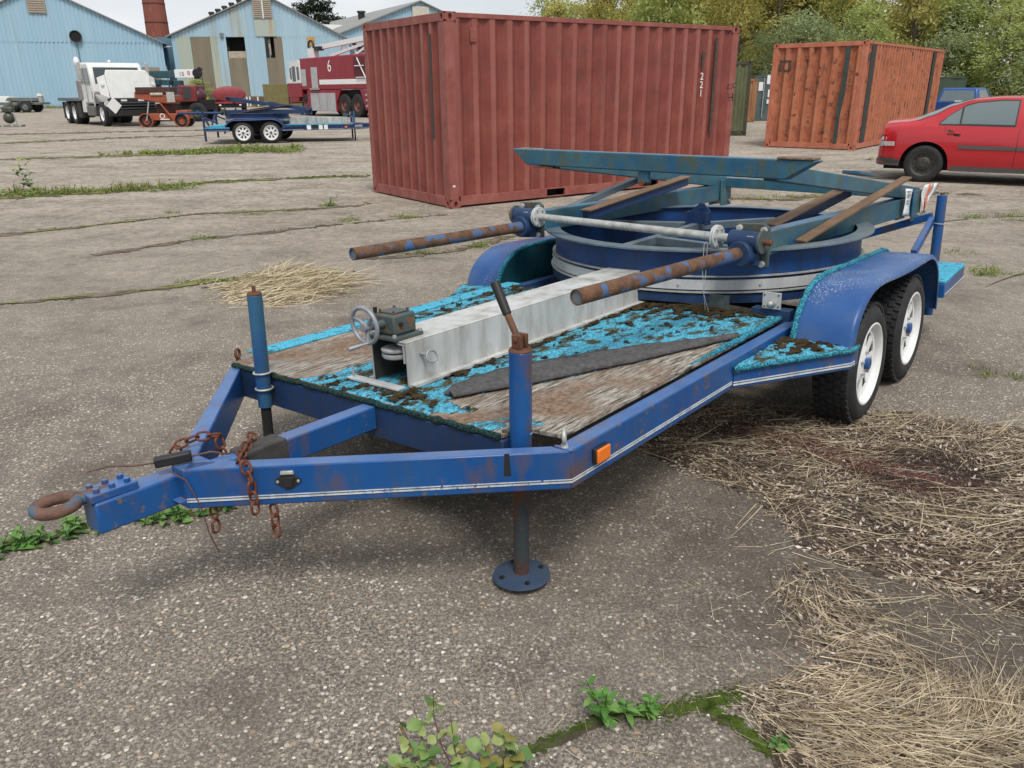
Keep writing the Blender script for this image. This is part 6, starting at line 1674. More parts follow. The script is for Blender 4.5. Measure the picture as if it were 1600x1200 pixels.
for x in (-0.75, 0.9):
    w_ = wheel_simple(oc, x, -0.52, 0.27, 0.27, 0.16, -1, m_or, 0.5); wheel_simple(oc, x, 0.52, 0.27, 0.27, 0.16, 1, m_or, 0.5)
    f = MB(); f.lathe([(0.30, -0.13), (0.34, -0.13), (0.34, 0.13), (0.30, 0.13)], (x, -0.55, 0.30), (0, 1, 0), 12, closed=True)
    f.build('mudguard', m_or, oc)
MB().box(0.62, 1.15, -0.45, 0.45, 0.35, 0.75).build('tool_box', m_or, oc, bevel=0.03)
rg = MB(); rg.cyl((0.0, -0.512, 0.50), (0.0, -0.505, 0.50), 0.12, None, 20); rg.build('round_sticker', M['paper'], oc)
MB().cyl((0.0, -0.518, 0.50), (0.0, -0.512, 0.50), 0.085, None, 20).build('sticker_disc', m_or, oc)
MB().box(-0.12, 0.32, -0.512, -0.505, 0.33, 0.37).build('maker_plate', M['paper'], oc)

# ---- crane lorry behind it
cr_ = thing('crane_truck', 'dark teal crane with a white boom tip marked 15, behind the white lorry', 'crane', (-19.4, 48.0, 0), 0)
m_te = paint('dark_teal_paint', (0.025, 0.07, 0.09), (0.04, 0.10, 0.12), 0.1, 0.5, (0.02, 0.025, 0.025), rough=0.5)
MB().box(-1.5, 0.62, -0.2, 0.2, 2.30, 2.68).build('boom', m_te, cr_, bevel=0.02)
MB().box(0.62, 1.70, -0.18, 0.18, 2.30, 2.74).build('boom_tip', M['paper'], cr_, bevel=0.02)
text_obj('boom_number', '15', 0.30, M['letter_black'], cr_, frame((1.02, -0.186, 2.50), (1, 0, 0.03), (0, 0, 1)), 0.003)
text_obj('boom_number', '8', 0.32, plain('red_letter', (0.35, 0.05, 0.03), 0.7), cr_, frame((1.42, -0.186, 2.54), (1, 0, 0.03), (0, 0, 1)), 0.003)
hd = MB(); hd.cyl((1.85, -0.2, 2.55), (1.85, 0.2, 2.55), 0.22, None, 14); hd.box(1.68, 1.95, -0.15, 0.15, 2.25, 2.6); hd.cyl((2.0, -0.1, 2.75), (2.0, 0.1, 2.75), 0.12, None, 10)
hd.build('boom_head', M['black'], cr_)
MB().path([(2.05, 0, 2.5), (2.1, 0, 2.1), (2.08, 0, 1.9)], 0.02, 6).build('hook_cable', M['black'], cr_)
eq = MB(); r5 = random.Random(4)
for i in range(16):
    x = r5.uniform(-1.4, 0.7); z = r5.uniform(1.25, 2.0); w_ = r5.uniform(.15, .4); h_ = r5.uniform(.1, .35)
    eq.box(x, x+w_, -r5.uniform(.3, .7), .3, z, z+h_)
eq.build('winch_machinery', m_te, cr_, bevel=0.02)
MB().box(0.95, 1.95, -0.9, 0.6, 1.02, 1.92).build('red_cab', plain('dark_red_cab', (0.16, 0.025, 0.03), 0.5, 0, 0.3, 4), cr_, bevel=0.08)
MB().box(1.25, 1.65, -0.92, -0.9, 1.2, 1.8).build('cab_window', M['glass'], cr_)
MB().ball((1.85, -0.3, 1.35), 0.42, 0.5, 0.42, 16, 10).build('round_tank', plain('maroon_tank', (0.07, 0.015, 0.03), 0.4), cr_)
MB().box(-1.6, 2.4, -0.7, 0.7, 0.6, 1.15).build('chassis', M['void'], cr_, bevel=0.03)
for x in (-0.9, 1.9):
    for sy in (-1, 1): wheel_simple(cr_, x, sy*0.85, 0.5, 0.5, 0.3, sy, m_te, 0.45)

# ---- red tank trailer
tk = thing('tank_trailer', 'dull red oval tank trailer in front of the second hangar', 'tanker', (-21.9, 66, 0), radians(17))
m_tk = paint('faded_red_tank', (0.22, 0.03, 0.035), (0.30, 0.055, 0.06), 0.05, 0.35, (0.12, 0.03, 0.03), rough=0.5)
b = MB(); n = 40; rings = []
for (y, s_) in ((0.0, 0.0), (0.0, 0.86), (0.06, 0.96), (0.2, 1.0), (3.6, 1.0), (3.8, 0.9), (3.8, 0.0)):
    rings.append([(1.25*s_*cos(2*pi*i/n), y, 1.34+0.60*s_*sin(2*pi*i/n)) for i in range(n)])
vs = [p for r_ in rings for p in r_]; fs = []
for q in range(len(rings)-1):
    for i in range(n): fs.append((q*n+i, q*n+(i+1) % n, (q+1)*n+(i+1) % n, (q+1)*n+i))
b.add(vs, fs).build('tank', m_tk, tk, smooth=50)
MB().box(-1.1, 1.1, 0.0, 3.7, 0.66, 0.80).build('tank_bearer', m_tk, tk)
MB().box(-1.1, 1.1, 0.05, 0.25, 0.35, 0.66).build('rear_underrun', M['void'], tk)
for x in (-0.75, 0.75): MB().box(x-0.08, x+0.08, 0.02, 0.05, 0.5, 0.6).build('lamp', M['paper'], tk)
for y in (0.9, 2.0):
    for sy in (-1, 1): wheel_simple(tk, sy*1.0, y, 0.5, 0.5, 0.35, sy, M['galv'], 0.5, axis=(1, 0, 0)) if False else MB().cyl((sy*0.8, y, 0.45), (sy*1.2, y, 0.45), 0.45, None, 24).build('wheel', M['rubber'], tk, bevel=0.05)
# ---- olive box body
ob = thing('box_body', 'olive box cabin standing against the second hangar beside the fire engine', 'cabin', (-21.9, 80, 0), 0)
m_ol = paint('olive_box_paint', (0.15, 0.13, 0.05), (0.20, 0.17, 0.07), 0.1, 0.4, (0.07, 0.06, 0.03), rough=0.7)
MB().box(-1.4, 1.0, 0, 3, 0.25, 2.15).build('box', m_ol, ob, bevel=0.03); MB().box(1.02, 2.6, 0.2, 3, 0.2, 2.05).build('door_panel', m_ol, ob, bevel=0.03)
MB().box(0.97, 1.03, -0.04, 0.0, 0.3, 2.1).build('door_gap', M['void'], ob)
MB().box(1.7, 1.8, 0.14, 0.2, 1.3, 1.8).build('white_latch', M['paper'], ob)
rk = thing('pallet_rack', 'low rack of dark brown timber with pale posts below the second hangar', 'rack', (-25.3, 86, 0), 0)
MB().box(-1.6, 1.6, 0, 1.0, 0.15, 0.95).build('timber_stack', plain('brown_timber', (0.11, 0.07, 0.045), 0.8), rk)
for x in (-1.5, -1.2, -0.4, 0.5, 0.8, 1.5): MB().box(x, x+0.12, -0.08, 0.0, 0.1, 1.0).build('post', M['paper'], rk)

# ---- fire engine
fe_ = thing('fire_engine', 'dark red airfield fire engine number 6 with a white boom, behind the red container', 'fire engine', (-8.75, 53.1, 0), radians(132))
m_fr = paint('fire_engine_red', (0.25, 0.011, 0.022), (0.29, 0.024, 0.036), 0.0, 0.3, (0.11, 0.010, 0.018), rough=0.4)
m_sil = plain('silver_panel', (0.42, 0.43, 0.44), 0.45, 0.2, 0.12, 3)
HW = 1.5
MB().prism([(-2.7, -HW, 1.62), (5.95, -HW, 1.62), (5.95, -HW, 3.55), (-2.7, -HW, 3.62)], (0, 2*HW, 0)).build('body', m_fr, fe_, bevel=0.05)
MB().box(1.60, 5.3, -HW, HW, 0.32, 1.60).build('lower_body', m_fr, fe_, bevel=0.03)
MB().prism([(1.55, -HW, 0.9), (1.55, -HW, 1.6), (1.0, -HW, 1.6)], (0, 2*HW, 0)).build('arch_panel', m_fr, fe_)
MB().prism([(-1.75, -HW, 0.45), (-1.25, -HW, 1.6), (-2.7, -HW, 1.6), (-2.7, -HW, 0.45)], (0, 2*HW, 0)).build('rear_panel', m_fr, fe_)
MB().prism([(6.5, -HW, 0.9), (6.2, -HW, 1.6), (7.7, -HW, 1.6), (7.75, -HW, 0.8)], (0, 2*HW, 0)).build('front_panel', m_fr, fe_, bevel=0.03)
cbf = MB(); cbf.prism([(5.97, -HW, 1.62), (7.75, -HW, 1.62), (7.8, -HW, 2.2), (7.45, -HW, 3.30), (7.3, -HW, 3.38), (5.97, -HW, 3.38)], (0, 2*HW, 0)); cabf = cbf.build('cab', m_w, fe_, bevel=0.05)
MB().box(5.97, 7.9, -HW-0.02, HW+0.02, 1.15, 2.05).build('cab_skirt', m_fr, cabf, bevel=0.03)
for (a, b_, z0, z1) in ((6.15, 6.45, 2.25, 3.05), (6.65, 7.1, 2.15, 3.1), (7.2, 7.42, 2.3, 3.0)):
    MB().box(a, b_, HW-0.006, HW+0.012, z0, z1).build('cab_window', M['glass'], cabf, bevel=0.01); MB().box(a, b_, -HW-0.012, -HW+0.006, z0, z1).build('cab_window', M['glass'], cabf)
MB().prism([(7.79, -1.3, 2.25), (7.79, 1.3, 2.25), (7.48, 1.25, 3.2), (7.48, -1.25, 3.2)], (0.02, 0, 0)).build('windscreen', M['glass'], cabf)
MB().box(6.2, 7.6, -1.5, 1.5, 3.38, 3.44).build('cab_roof_cap', M['paper'], cabf)
for i, (a, b_) in enumerate(((1.72, 2.72), (2.77, 3.72), (3.77, 4.85))):
    MB().box(a, b_, HW-0.01, HW+0.015, 0.33, 1.42).build('locker_door', m_sil, fe_, bevel=0.01)
MB().box(-2.7, 3.55, HW-0.01, HW+0.008, 1.93, 2.22).build('white_band', M['letter_white'], fe_)
for (a, b_, z0, z1) in ((3.75, 4.55, 1.72, 2.98), (5.25, 5.85, 1.85, 2.88)):
    MB().box(a, b_, HW-0.01, HW+0.014, z0, z1).build('silver_shutter', m_sil, fe_, bevel=0.01)
MB().box(3.6, 4.7, HW, HW+0.12, 1.62, 1.70).build('step', M['galv'], fe_)
text_obj('fleet_number', '6', 0.98, M['letter_white'], fe_, frame((2.15, HW+0.012, 2.98), (-1, 0, 0), (0, 0, 1)), 0.004)
for x in (-0.75, 0.78, 5.55):
    for sy in (-1, 1): wheel_simple(fe_, x, sy*1.24, 0.685, 0.685, 0.48, sy, plain('dusty_red_rim', (0.16, 0.06, 0.05), 0.7) if 'dusty_red_rim' not in bpy.data.materials else bpy.data.materials['dusty_red_rim'], 0.48)
MB().box(-2.6, 7.0, -0.8, 0.8, 0.6, 1.3).build('chassis', M['void'], fe_)
MB().box(-1.8, 1.6, -1.2, 1.2, 1.2, 1.6).build('wheel_well', M['void'], fe_)
# boom and turret on the roof
bm_ = MB(); bm_.beam((5.6, 0.6, 4.15), (-2.6, 0.6, 4.62), 0.25, 0.28); bm_.beam((3.4, 0.6, 3.65), (-1.6, 0.6, 4.35), 0.14, 0.16); bm_.beam((0.5, 0.6, 3.6), (-2.4, 0.6, 4.5), 0.12, 0.14)
bmo = bm_.build('water_boom', M['paper'], fe_)
for (p, q) in (((2.6, 0.55, 3.65), (1.8, 0.55, 4.35)), ((1.2, 0.55, 3.9), (1.9, 0.55, 4.3)), ((1.0, 0.55, 4.35), (0.4, 0.55, 3.75))):
    MB().beam(p, q, 0.08, 0.08).build('boom_strut', M['paper'], bmo)
tr_ = MB(); tr_.ring((5.5, 0.8, 4.3), (0, 1, 0), 0.33, 0.07, 20, 8); tr_.cyl((5.2, 0.8, 3.55), (5.2, 0.8, 4.1), 0.18, None, 12); tr_.box(4.2, 4.8, 0.6, 1.0, 4.0, 4.25)
tr_.build('boom_nozzle', M['black'], bmo)
MB().box(4.9, 5.5, 0.6, 1.1, 3.55, 4.15).build('boom_rest', M['paper'], bmo)
hz = MB()
for i in range(10): hz.box(-2.0+0.22*i, -1.85+0.22*i, 0.2+0.1*(i % 3), 0.6, 3.75+0.1*(i % 4), 3.95+0.1*(i % 4))
hz.build('boom_hinge', M['black'], bmo)
for z in (1.25, 0.95, 0.62): MB().box(-2.75, -1.95, HW-0.3, HW+0.10, z, z+0.12).build('rear_step', M['galv'], fe_)
ld = MB(); ld.beam((-2.1, HW+0.06, 2.2), (-1.2, HW+0.06, 3.4), 0.05, 0.05); ld.beam((-1.9, HW+0.06, 2.95), (-0.9, HW+0.06, 2.95), 0.05, 0.05); ld.beam((-2.1, HW+0.06, 2.3), (-1.0, HW+0.06, 2.3), 0.05, 0.05)
ld.build('side_rail', M['paper'], fe_)
MB().box(-2.3, -0.7, HW-0.008, HW+0.006, 2.25, 3.45).build('mesh_panel', plain('dark_mesh', (0.10, 0.015, 0.02), 0.8), fe_)
MB().box(7.78, 8.0, -1.4, 1.4, 0.75, 1.1).build('front_bumper', m_fr, fe_, bevel=0.03)
MB().box(7.9, 7.98, 0.9, 1.3, 1.2, 1.45).build('headlight', M['paper'], fe_)

# ---- flat trailers at far left
def flat_trailer(label, x, y, box, seedy):
    r_ = thing('flat_trailer', label, 'trailer', (x, y, 0), radians(3), 'grey trailers along the first hangar')
    m_g = bpy.data.materials.get('grey_green_paint') or paint('grey_green_paint', (0.12, 0.14, 0.12), (0.18, 0.20, 0.18), 0.1, 0.5, (0.05, 0.05, 0.04), rough=0.7)
    MB().box(-2.6, 1.4, -0.9, 0.9, 0.62, 0.80).build('bed', m_g, r_, bevel=0.02)
    MB().box(-3.8, -2.6, -0.06, 0.06, 0.55, 0.70).build('drawbar', m_g, r_)
    for sy in (-1, 1):
        wheel_simple(r_, 0.2, sy*0.95, 0.5, 0.5, 0.28, sy, m_g, 0.5)
        f = MB(); f.lathe([(0.58, -0.16), (0.62, -0.16), (0.62, 0.16), (0.58, 0.16)], (0.2, sy*0.95, 0.5), (0, 1, 0), 14, closed=True, a0=0, a1=2*pi); 
        MB().prism([(-0.5, sy*0.95-0.16, 0.95), (-0.3, sy*0.95-0.16, 1.16), (0.7, sy*0.95-0.16, 1.16), (0.9, sy*0.95-0.16, 0.95), (0.85, sy*0.95-0.16, 0.92), (-0.45, sy*0.95-0.16, 0.92)], (0, 0.32, 0)).build('mudguard', m_g, r_)
    if box: MB().box(-1.7, -0.4, -0.7, 0.6, 0.80, 1.30).build('white_crate', M['paper'], r_, bevel=0.02)
    else:
        MB().box(1.0, 1.25, -0.2, 0.2, 0.8, 1.55).build('pillar', M['galv'], r_); MB().box(0.95, 1.3, -0.25, 0.25, 1.3, 1.5).build('lamp_head', M['paper'], r_)
flat_trailer('grey trailer with a white crate on its bed, at the far left edge', -43.2, 74.2, True, 1)
flat_trailer('grey green trailer with a mudguard over its wheel, left of the white lorry', -41.2, 72.2, False, 2)
# ---- compressor on the apron
cpz = thing('compressor', 'small dark compressor with a round tank on a low base, far left', 'machine', (-25.0, 42.0, 0), 0.2)
m_cp = plain('dark_olive_metal', (0.06, 0.065, 0.05), 0.5, 0.2, 0.5, 6)
MB().box(-0.5, 0.5, -0.3, 0.3, 0.0, 0.10).build('base', plain('grey_base', (0.2, 0.19, 0.17), 0.8), cpz, bevel=0.02)
for x in (-0.4, 0.05, 0.4): MB().box(x, x+0.12, -0.34, -0.3, 0.02, 0.16).build('foot', M['galv'], cpz)
MB().ball((-0.08, 0, 0.42), 0.27, 0.27, 0.27, 16, 10).build('round_tank', m_cp, cpz)
MB().box(-0.3, 0.22, -0.2, 0.2, 0.68, 0.95).build('engine', m_cp, cpz, bevel=0.06); MB().cyl((-0.15, 0, 0.9), (0.2, 0, 1.05), 0.13, None, 14).build('air_filter', m_cp, cpz)
MB().beam((0.2, -0.1, 0.7), (0.28, -0.15, 0.1), 0.05, 0.05).build('stay', M['galv'], cpz)

# ---- the second turntable trailer, farther off, its turntable swung to the rear
_gz = GROUND_Z
GROUND_Z = lambda s, t: -0.48
a2 = atan2(-0.17, -0.985); k2 = 1.10
U2 = Vector((cos(a2), sin(a2), 0)); R2 = Vector((sin(a2), -cos(a2), 0))
O2 = Vector((-7.59, 26.92, 0)) - U2*2.20*k2 + R2*1.235*k2
O2.z = 0.48*k2
tr2 = trailer_root('second blue turntable trailer parked beyond, white spoked wheels, paper sheets on its rail', 'blue turntable trailers',
    Matrix(((U2.x*k2, -R2.x*k2, 0, O2.x), (U2.y*k2, -R2.y*k2, 0, O2.y), (0, 0, k2, O2.z), (0, 0, 0, 1))))
_s, M['blue_teal'] = M['blue_teal'], M['blue_dark']; _b, M['blue'] = M['blue'], paint('second_trailer_blue', (0.008, 0.022, 0.10), (0.015, 0.04, 0.14), 0.0, 0.3, rough=0.4)
_f, M['blue_fender'] = M['blue_fender'], M['blue']; _p, M['pole'] = M['pole'], M['blue_dark']
build_trailer(tr2, psi=pi+0.06, far=True)
M['blue_teal'], M['blue'], M['blue_fender'], M['pole'] = _s, _b, _f, _p
GROUND_Z = _gz
for (s0, s1) in ((1.30, 1.18), (0.95, 0.84), (0.80, 0.69)):
    MB(LX).box(s1, s0, -0.9445, -0.9412, -0.12, 0.015).build('paper_sheet', M['paper'], tr2)
MB(LX).box(0.98, 1.15, -0.9445, -0.9412, -0.10, 0.0).build('dark_sheet', M['black'], tr2)
# lettering on the near drawbar arm of the second trailer
dB = Vector((-0.80, -0.032, 0))-Vector((0, -0.94, 0)); q0 = Vector((-0.22, -0.94+0.908*0.275, -0.05))
dl = dB.normalized(); nl = Vector((-dl.y, dl.x, 0)); nl = nl if nl.y < 0 else -nl
pc = q0+nl*0.004
text_obj('maker_lettering', 'SYSTEMS', 0.085, M['letter_white'], tr2, frame((pc.x, -pc.y, pc.z), (dl.x, -dl.y, 0), (0, 0, 1)), 0.002)
# ==================================================================== vegetation and litter
def curved_blade(mb, x, y, z, L, w, yaw, pitch, bend, segs=3, roll=0.0):
    """ribbon starting at a point; pitch from horizontal, bend changes pitch along it"""
    vs = []; p = Vector((x, y, z)); seg = L/segs
    sd = Vector((-sin(yaw), cos(yaw), roll)).normalized()
    for i in range(segs+1):
        ww = w*(1-0.75*(i/segs)**1.5) if segs > 1 else w
        vs += [tuple(p-sd*ww/2), tuple(p+sd*ww/2)]
        pt = pitch+bend*i/segs
        p = p+Vector((cos(yaw)*cos(pt), sin(yaw)*cos(pt), sin(pt)))*seg
    mb.add(vs, [(2*i, 2*i+2, 2*i+3, 2*i+1) for i in range(segs)])

def in_poly_point(poly, r):
    xs = [p[0] for p in poly]; ys = [p[1] for p in poly]
    while True:
        q = (r.uniform(min(xs), max(xs)), r.uniform(min(ys), max(ys)))
        if inside(q, poly): return q
def edge_dist(p, poly):
    d = 9.0; P = Vector((p[0], p[1]))
    for a, b in zip(poly, poly[1:]+poly[:1]):
        A = Vector(a); B = Vector(b); ab = B-A
        u = max(0, min(1, (P-A).dot(ab)/max(1e-9, ab.dot(ab))))
        d = min(d, (P-(A+ab*u)).length)
    return d

STRAW1 = [(0.55, 3.55), (0.72, 3.2), (0.80, 3.14), (1.00, 2.95), (1.05, 2.55), (1.19, 2.42), (1.47, 2.27), (1.70, 2.05), (2.4, 2.0), (2.9, 2.9), (2.75, 3.6), (2.32, 3.78), (2.05, 3.90), (1.62, 4.00), (1.13, 4.05), (0.85, 3.95)]
STRAW2 = [(0.60, 1.83), (0.76, 1.87), (0.90, 1.93), (1.10, 1.86), (1.35, 1.86), (1.7, 1.82), (1.6, 1.35), (0.66, 1.38), (0.66, 1.6)]
STRAW3 = [(0.90, 2.36), (1.02, 2.50), (1.20, 2.42), (1.24, 2.17), (1.25, 1.98), (1.30, 1.83), (0.88, 1.84), (0.84, 2.07)]
STRAW4 = [(-2.75, 6.82), (-2.56, 7.40), (-2.05, 7.72), (-1.40, 7.03), (-1.45, 6.52), (-1.80, 6.12), (-2.33, 6.27)]
HOLE = (1.83, 3.16)
def heap_h(x, y, poly, hmax):
    e = edge_dist((x, y), poly)
    h = hmax*min(1, e/0.35)*(0.65+0.45*mnoise.noise(Vector((x*3, y*3, 0))))
    d = hypot(x-HOLE[0], y-HOLE[1])
    if d < 0.28: h *= (d/0.28)**0.7
    return max(0, h)

def litter_heap(name, poly, nst, nfl, hmax, seed, mat, lens=(0.05, 0.26), width=(0.0016, 0.0042), mean_dir=0.2, spread=1.3, flakes=True, fringe=0.05):
    r = random.Random(seed); mb = MB()
    for i in range(nst):
        x, y = in_poly_point(poly, r)
        e = edge_dist((x, y), poly)
        if e < 0.15 and r.random() > 0.25+e/0.2: continue
        if r.random() < 0.15: x += r.gauss(0, fringe); y += r.gauss(0, fringe)
        d = hypot(x-HOLE[0], y-HOLE[1])
        if d < 0.17 and r.random() < 0.8: continue
        z = heap_h(x, y, poly, hmax)*r.uniform(.35, 1.05)+0.004
        L = r.uniform(*lens)*(1 if r.random() < .8 else 1.5)
        curved_blade(mb, x, y, z, L, r.uniform(*width), mean_dir+1.9*mnoise.noise(Vector((x*2.6, y*2.6, seed)))+r.gauss(0, spread*0.55), r.gauss(0.02, 0.12), r.gauss(-0.05, 0.25), 3, r.uniform(-1, 1))
    ob = mb.build(name, mat, smooth=0, kind='stuff', recalc=False)
    if flakes:
        fb = MB()
        for i in range(nfl):
            x, y = in_poly_point(poly, r)
            e = edge_dist((x, y), poly)
            if e < 0.12 and r.random() > e/0.12: continue
            z = heap_h(x, y, poly, hmax)*r.uniform(.2, 1.0)+0.003
            s = r.uniform(0.004, 0.014); a = r.random()*6.28; t1 = r.gauss(0, .35); t2 = r.gauss(0, .35)
            ca, sa = cos(a), sin(a); vs = []
            for (u, v) in ((-1, -.2), (-.1, -.45), (1, 0), (.0, .45)):
                u *= s; v *= s; vs.append((x+u*ca-v*sa, y+u*sa+v*ca, z+u*t1+v*t2))
            fb.add(vs, [(0, 1, 2), (0, 2, 3)])
        fb.build('leaf_litter', M['litter'], smooth=0, kind='stuff', recalc=False)
    return ob
# mat of rotted litter below the straw
def litter_mat_mesh(poly, hmax, name):
    xs = [p[0] for p in poly]; ys = [p[1] for p in poly]; st = 0.035
    nx = int((max(xs)-min(xs)+0.3)/st); ny = int((max(ys)-min(ys)+0.3)/st); idx = {}; vs = []; fs = []
    for i in range(nx):
        for j in range(ny):
            x = min(xs)-0.15+i*st; y = min(ys)-0.15+j*st
            e = edge_dist((x, y), poly)*(1 if inside((x, y), poly) else -1)
            e += 0.10*mnoise.noise(Vector((x*7, y*7, 3)))
            if e < 0.02: continue
            idx[(i, j)] = len(vs)
            vs.append((x, y, 0.0035+(heap_h(x, y, poly, hmax)*0.72+0.005*mnoise.noise(Vector((x*40, y*40, 0))) if e > 0.05 else 0.0)))
    for (i, j), k in idx.items():
        q = [idx.get((i+1, j)), idx.get((i+1, j+1)), idx.get((i, j+1))]
        if None not in q: fs.append((k, *q))
    MB().add(vs, fs).build(name, plain('rotted_litter', (0.10, 0.076, 0.06), 0.95, 0, 0.7, 60, 0.9, 0.1) if 'rotted_litter' not in bpy.data.materials else bpy.data.materials['rotted_litter'], smooth=60, kind='stuff', recalc=False)
litter_mat_mesh(STRAW1, 0.045, 'rotted_litter')
litter_mat_mesh(STRAW2, 0.025, 'rotted_litter')
litter_heap('straw', STRAW1, 15000, 34000, 0.05, 31, M['straw'], mean_dir=-0.25, spread=0.95, lens=(0.02, 0.13), width=(0.0012, 0.0030))
litter_heap('straw', STRAW1, 420, 0, 0.06, 35, M['straw_pale'], mean_dir=-0.3, spread=0.9, flakes=False, lens=(0.14, 0.36), width=(0.0025, 0.0042))
litter_heap('straw', STRAW2, 7500, 9000, 0.035, 32, M['straw'], mean_dir=-0.35, spread=0.9, lens=(0.03, 0.16), width=(0.0013, 0.0032))
litter_heap('straw', STRAW2, 520, 0, 0.045, 36, M['straw_pale'], mean_dir=-0.4, spread=0.7, flakes=False, lens=(0.08, 0.26), width=(0.0020, 0.0038))
litter_heap('straw', STRAW3, 800, 1300, 0.015, 33, M['straw'], mean_dir=-0.9, spread=0.9, lens=(0.04, 0.22), width=(0.0015, 0.0035))
litter_heap('straw', STRAW4, 3000, 0, 0.02, 34, M['straw_pale'], mean_dir=0.25, spread=1.1, flakes=False, fringe=0.22, lens=(0.06, 0.36), width=(0.004, 0.008))
# dark wet hollow in the big heap
mb = MB(); r = random.Random(91)
for i in range(1500):
    a = r.random()*6.28; q = 0.26*sqrt(r.random()); x = HOLE[0]+q*cos(a)*1.15; y = HOLE[1]+q*sin(a)*0.9
    curved_blade(mb, x, y, 0.016+0.014*q/0.26+0.006*r.random(), r.uniform(.02, .09), r.uniform(.0015, .004), a+1.57+r.gauss(0, .7), 0.0, r.gauss(0, .15), 2, r.uniform(-.6, .6))
mb.build('wet_litter', island_mat('wet_litter', [(0.0, (0.016, 0.012, 0.010)), (0.6, (0.045, 0.030, 0.024)), (1.0, (0.085, 0.05, 0.038))], 0.6), smooth=0, kind='stuff', recalc=False)
# thin scatter of single stalks on the tarmac
mb = MB(); r = random.Random(77)
for i in range(1500):
    if i < 420: x = r.uniform(-0.2, 2.6); y = r.uniform(1.4, 4.4)
    else: x = r.gauss(1.35, .35); y = r.gauss(2.1, .30)
    if abs(x) > 0.78*y: continue
    curved_blade(mb, x, y, 0.005, r.uniform(.02, .12), r.uniform(.0012, .0025), r.random()*6.28, 0.0, r.gauss(0, .1), 2, r.uniform(-1, 1))
mb.build('straw', M['straw'], smooth=0, kind='stuff', recalc=False)
mb = MB()
for i in range(130):
    u = r.random(); x = 0.95+0.85*u+r.gauss(0, 0.10); y = 3.80-0.85*u+r.gauss(0, 0.05)
    curved_blade(mb, x, y, 0.055, r.uniform(.10, .30), r.uniform(.0018, .003), -0.72+r.gauss(0, .25), r.gauss(0.02, .08), r.gauss(-.05, .2), 4, 0.3)
mb.build('red_stalks', plain('dark_red_stalk', (0.10, 0.020, 0.016), 0.7, 0, 0.4, 20), smooth=0, kind='stuff', recalc=False)

# ---- grass and moss along the joints
def blade_tuft(mb, x, y, n, h, rad, r, lean=0.9):
    for i in range(n):
        a = r.random()*6.28; q = rad*sqrt(r.random())
        curved_blade(mb, x+q*cos(a), y+q*sin(a), 0.0, h*r.uniform(.5, 1.15), h*r.uniform(.05, .10), r.random()*6.28, r.uniform(lean*0.6, 1.45), -r.uniform(.2, 1.3), 3)
gb_ = MB(); r = random.Random(5)
def along(j, n, u0, u1, h, nb, jitter):
    S, Lg = spline(JOINTS[j][0], 200)
    for i in range(n):
        u = u0+(u1-u0)*r.random(); p = S[int(u*200)]
        dens = mnoise.noise(Vector((u*11, j*2.7, 0)))
        if dens < -0.02: continue
        blade_tuft(gb_, p.x+r.gauss(0, jitter), p.y+r.gauss(0, jitter*0.6), nb, h*r.uniform(.5, 1.3)*(0.7+dens), h*0.6, r)
along(3, 26, 0.45, 0.80, 0.05, 12, 0.035)
along(4, 56, 0.0, 1.0, 0.05, 10, 0.08)
along(5, 130, 0.0, 0.66, 0.11, 18, 0.20)
along(5, 90, 0.5, 1.0, 0.05, 10, 0.08)
along(6, 110, 0.0, 1.0, 0.06, 10, 0.22)
along(7, 40, 0.0, 1.0, 0.05, 9, 0.06)
along(8, 46, 0.0, 1.0, 0.05, 9, 0.06)
along(9, 60, 0.0, 1.0, 0.07, 10, 0.10)
along(10, 60, 0.0, 1.0, 0.08, 9, 0.3)
along(11, 60, 0.0, 1.0, 0.08, 9, 0.3)
along(12, 20, 0.2, 1.0, 0.05, 9, 0.04)
along(13, 26, 0.0, 1.0, 0.06, 9, 0.05)
for (x, y) in [(6.04, 10.39), (6.47, 10.48), (6.41, 10.11), (4.33, 7.07), (4.49, 7.2), (-2.69, 12.0), (-2.09, 10.57), (-1.45, 10.81), (-4.79, 11.41), (-3.46, 11.52), (2.88, 4.47), (3.73, 12.31), (4.31, 12.57), (-0.34, 8.68), (-0.94, 8.35), (-3.46, 11.21), (3.16, 12.35), (0.02, 11.32), (4.62, 8.11), (8.3, 19.0), (9.3, 19.4), (5.3, 10.6), (1.6, 13.3), (2.6, 12.9)]:
    for k in range(7):
        blade_tuft(gb_, x+r.gauss(0, 0.10), y+r.gauss(0, 0.06), 14, r.uniform(.04, .085), 0.05, r, 0.5)
for i in range(520):      # the weedy patch before the second trailer
    u = r.random(); x = -10.6+4.6*u+r.gauss(0, .25); y = 22.6+1.3*sin(u*3)+r.gauss(0, .35)
    if mnoise.noise(Vector((x*1.3, y*1.6, 0))) < -0.02: continue
    blade_tuft(gb_, x, y, 10, r.uniform(.05, .16)*(1.6 if u > 0.45 and r.random() < .4 else 0.7), 0.12, r, 0.5)
for i in range(60):
    u = r.random(); blade_tuft(gb_, -8.7+2.6*u+r.gauss(0, .1), 13.9+0.25*u+r.gauss(0, .18), 14, r.uniform(.08, .22), 0.08, r, 0.7)
gb_.build('grass', M['grass'], smooth=0, kind='stuff', recalc=False)
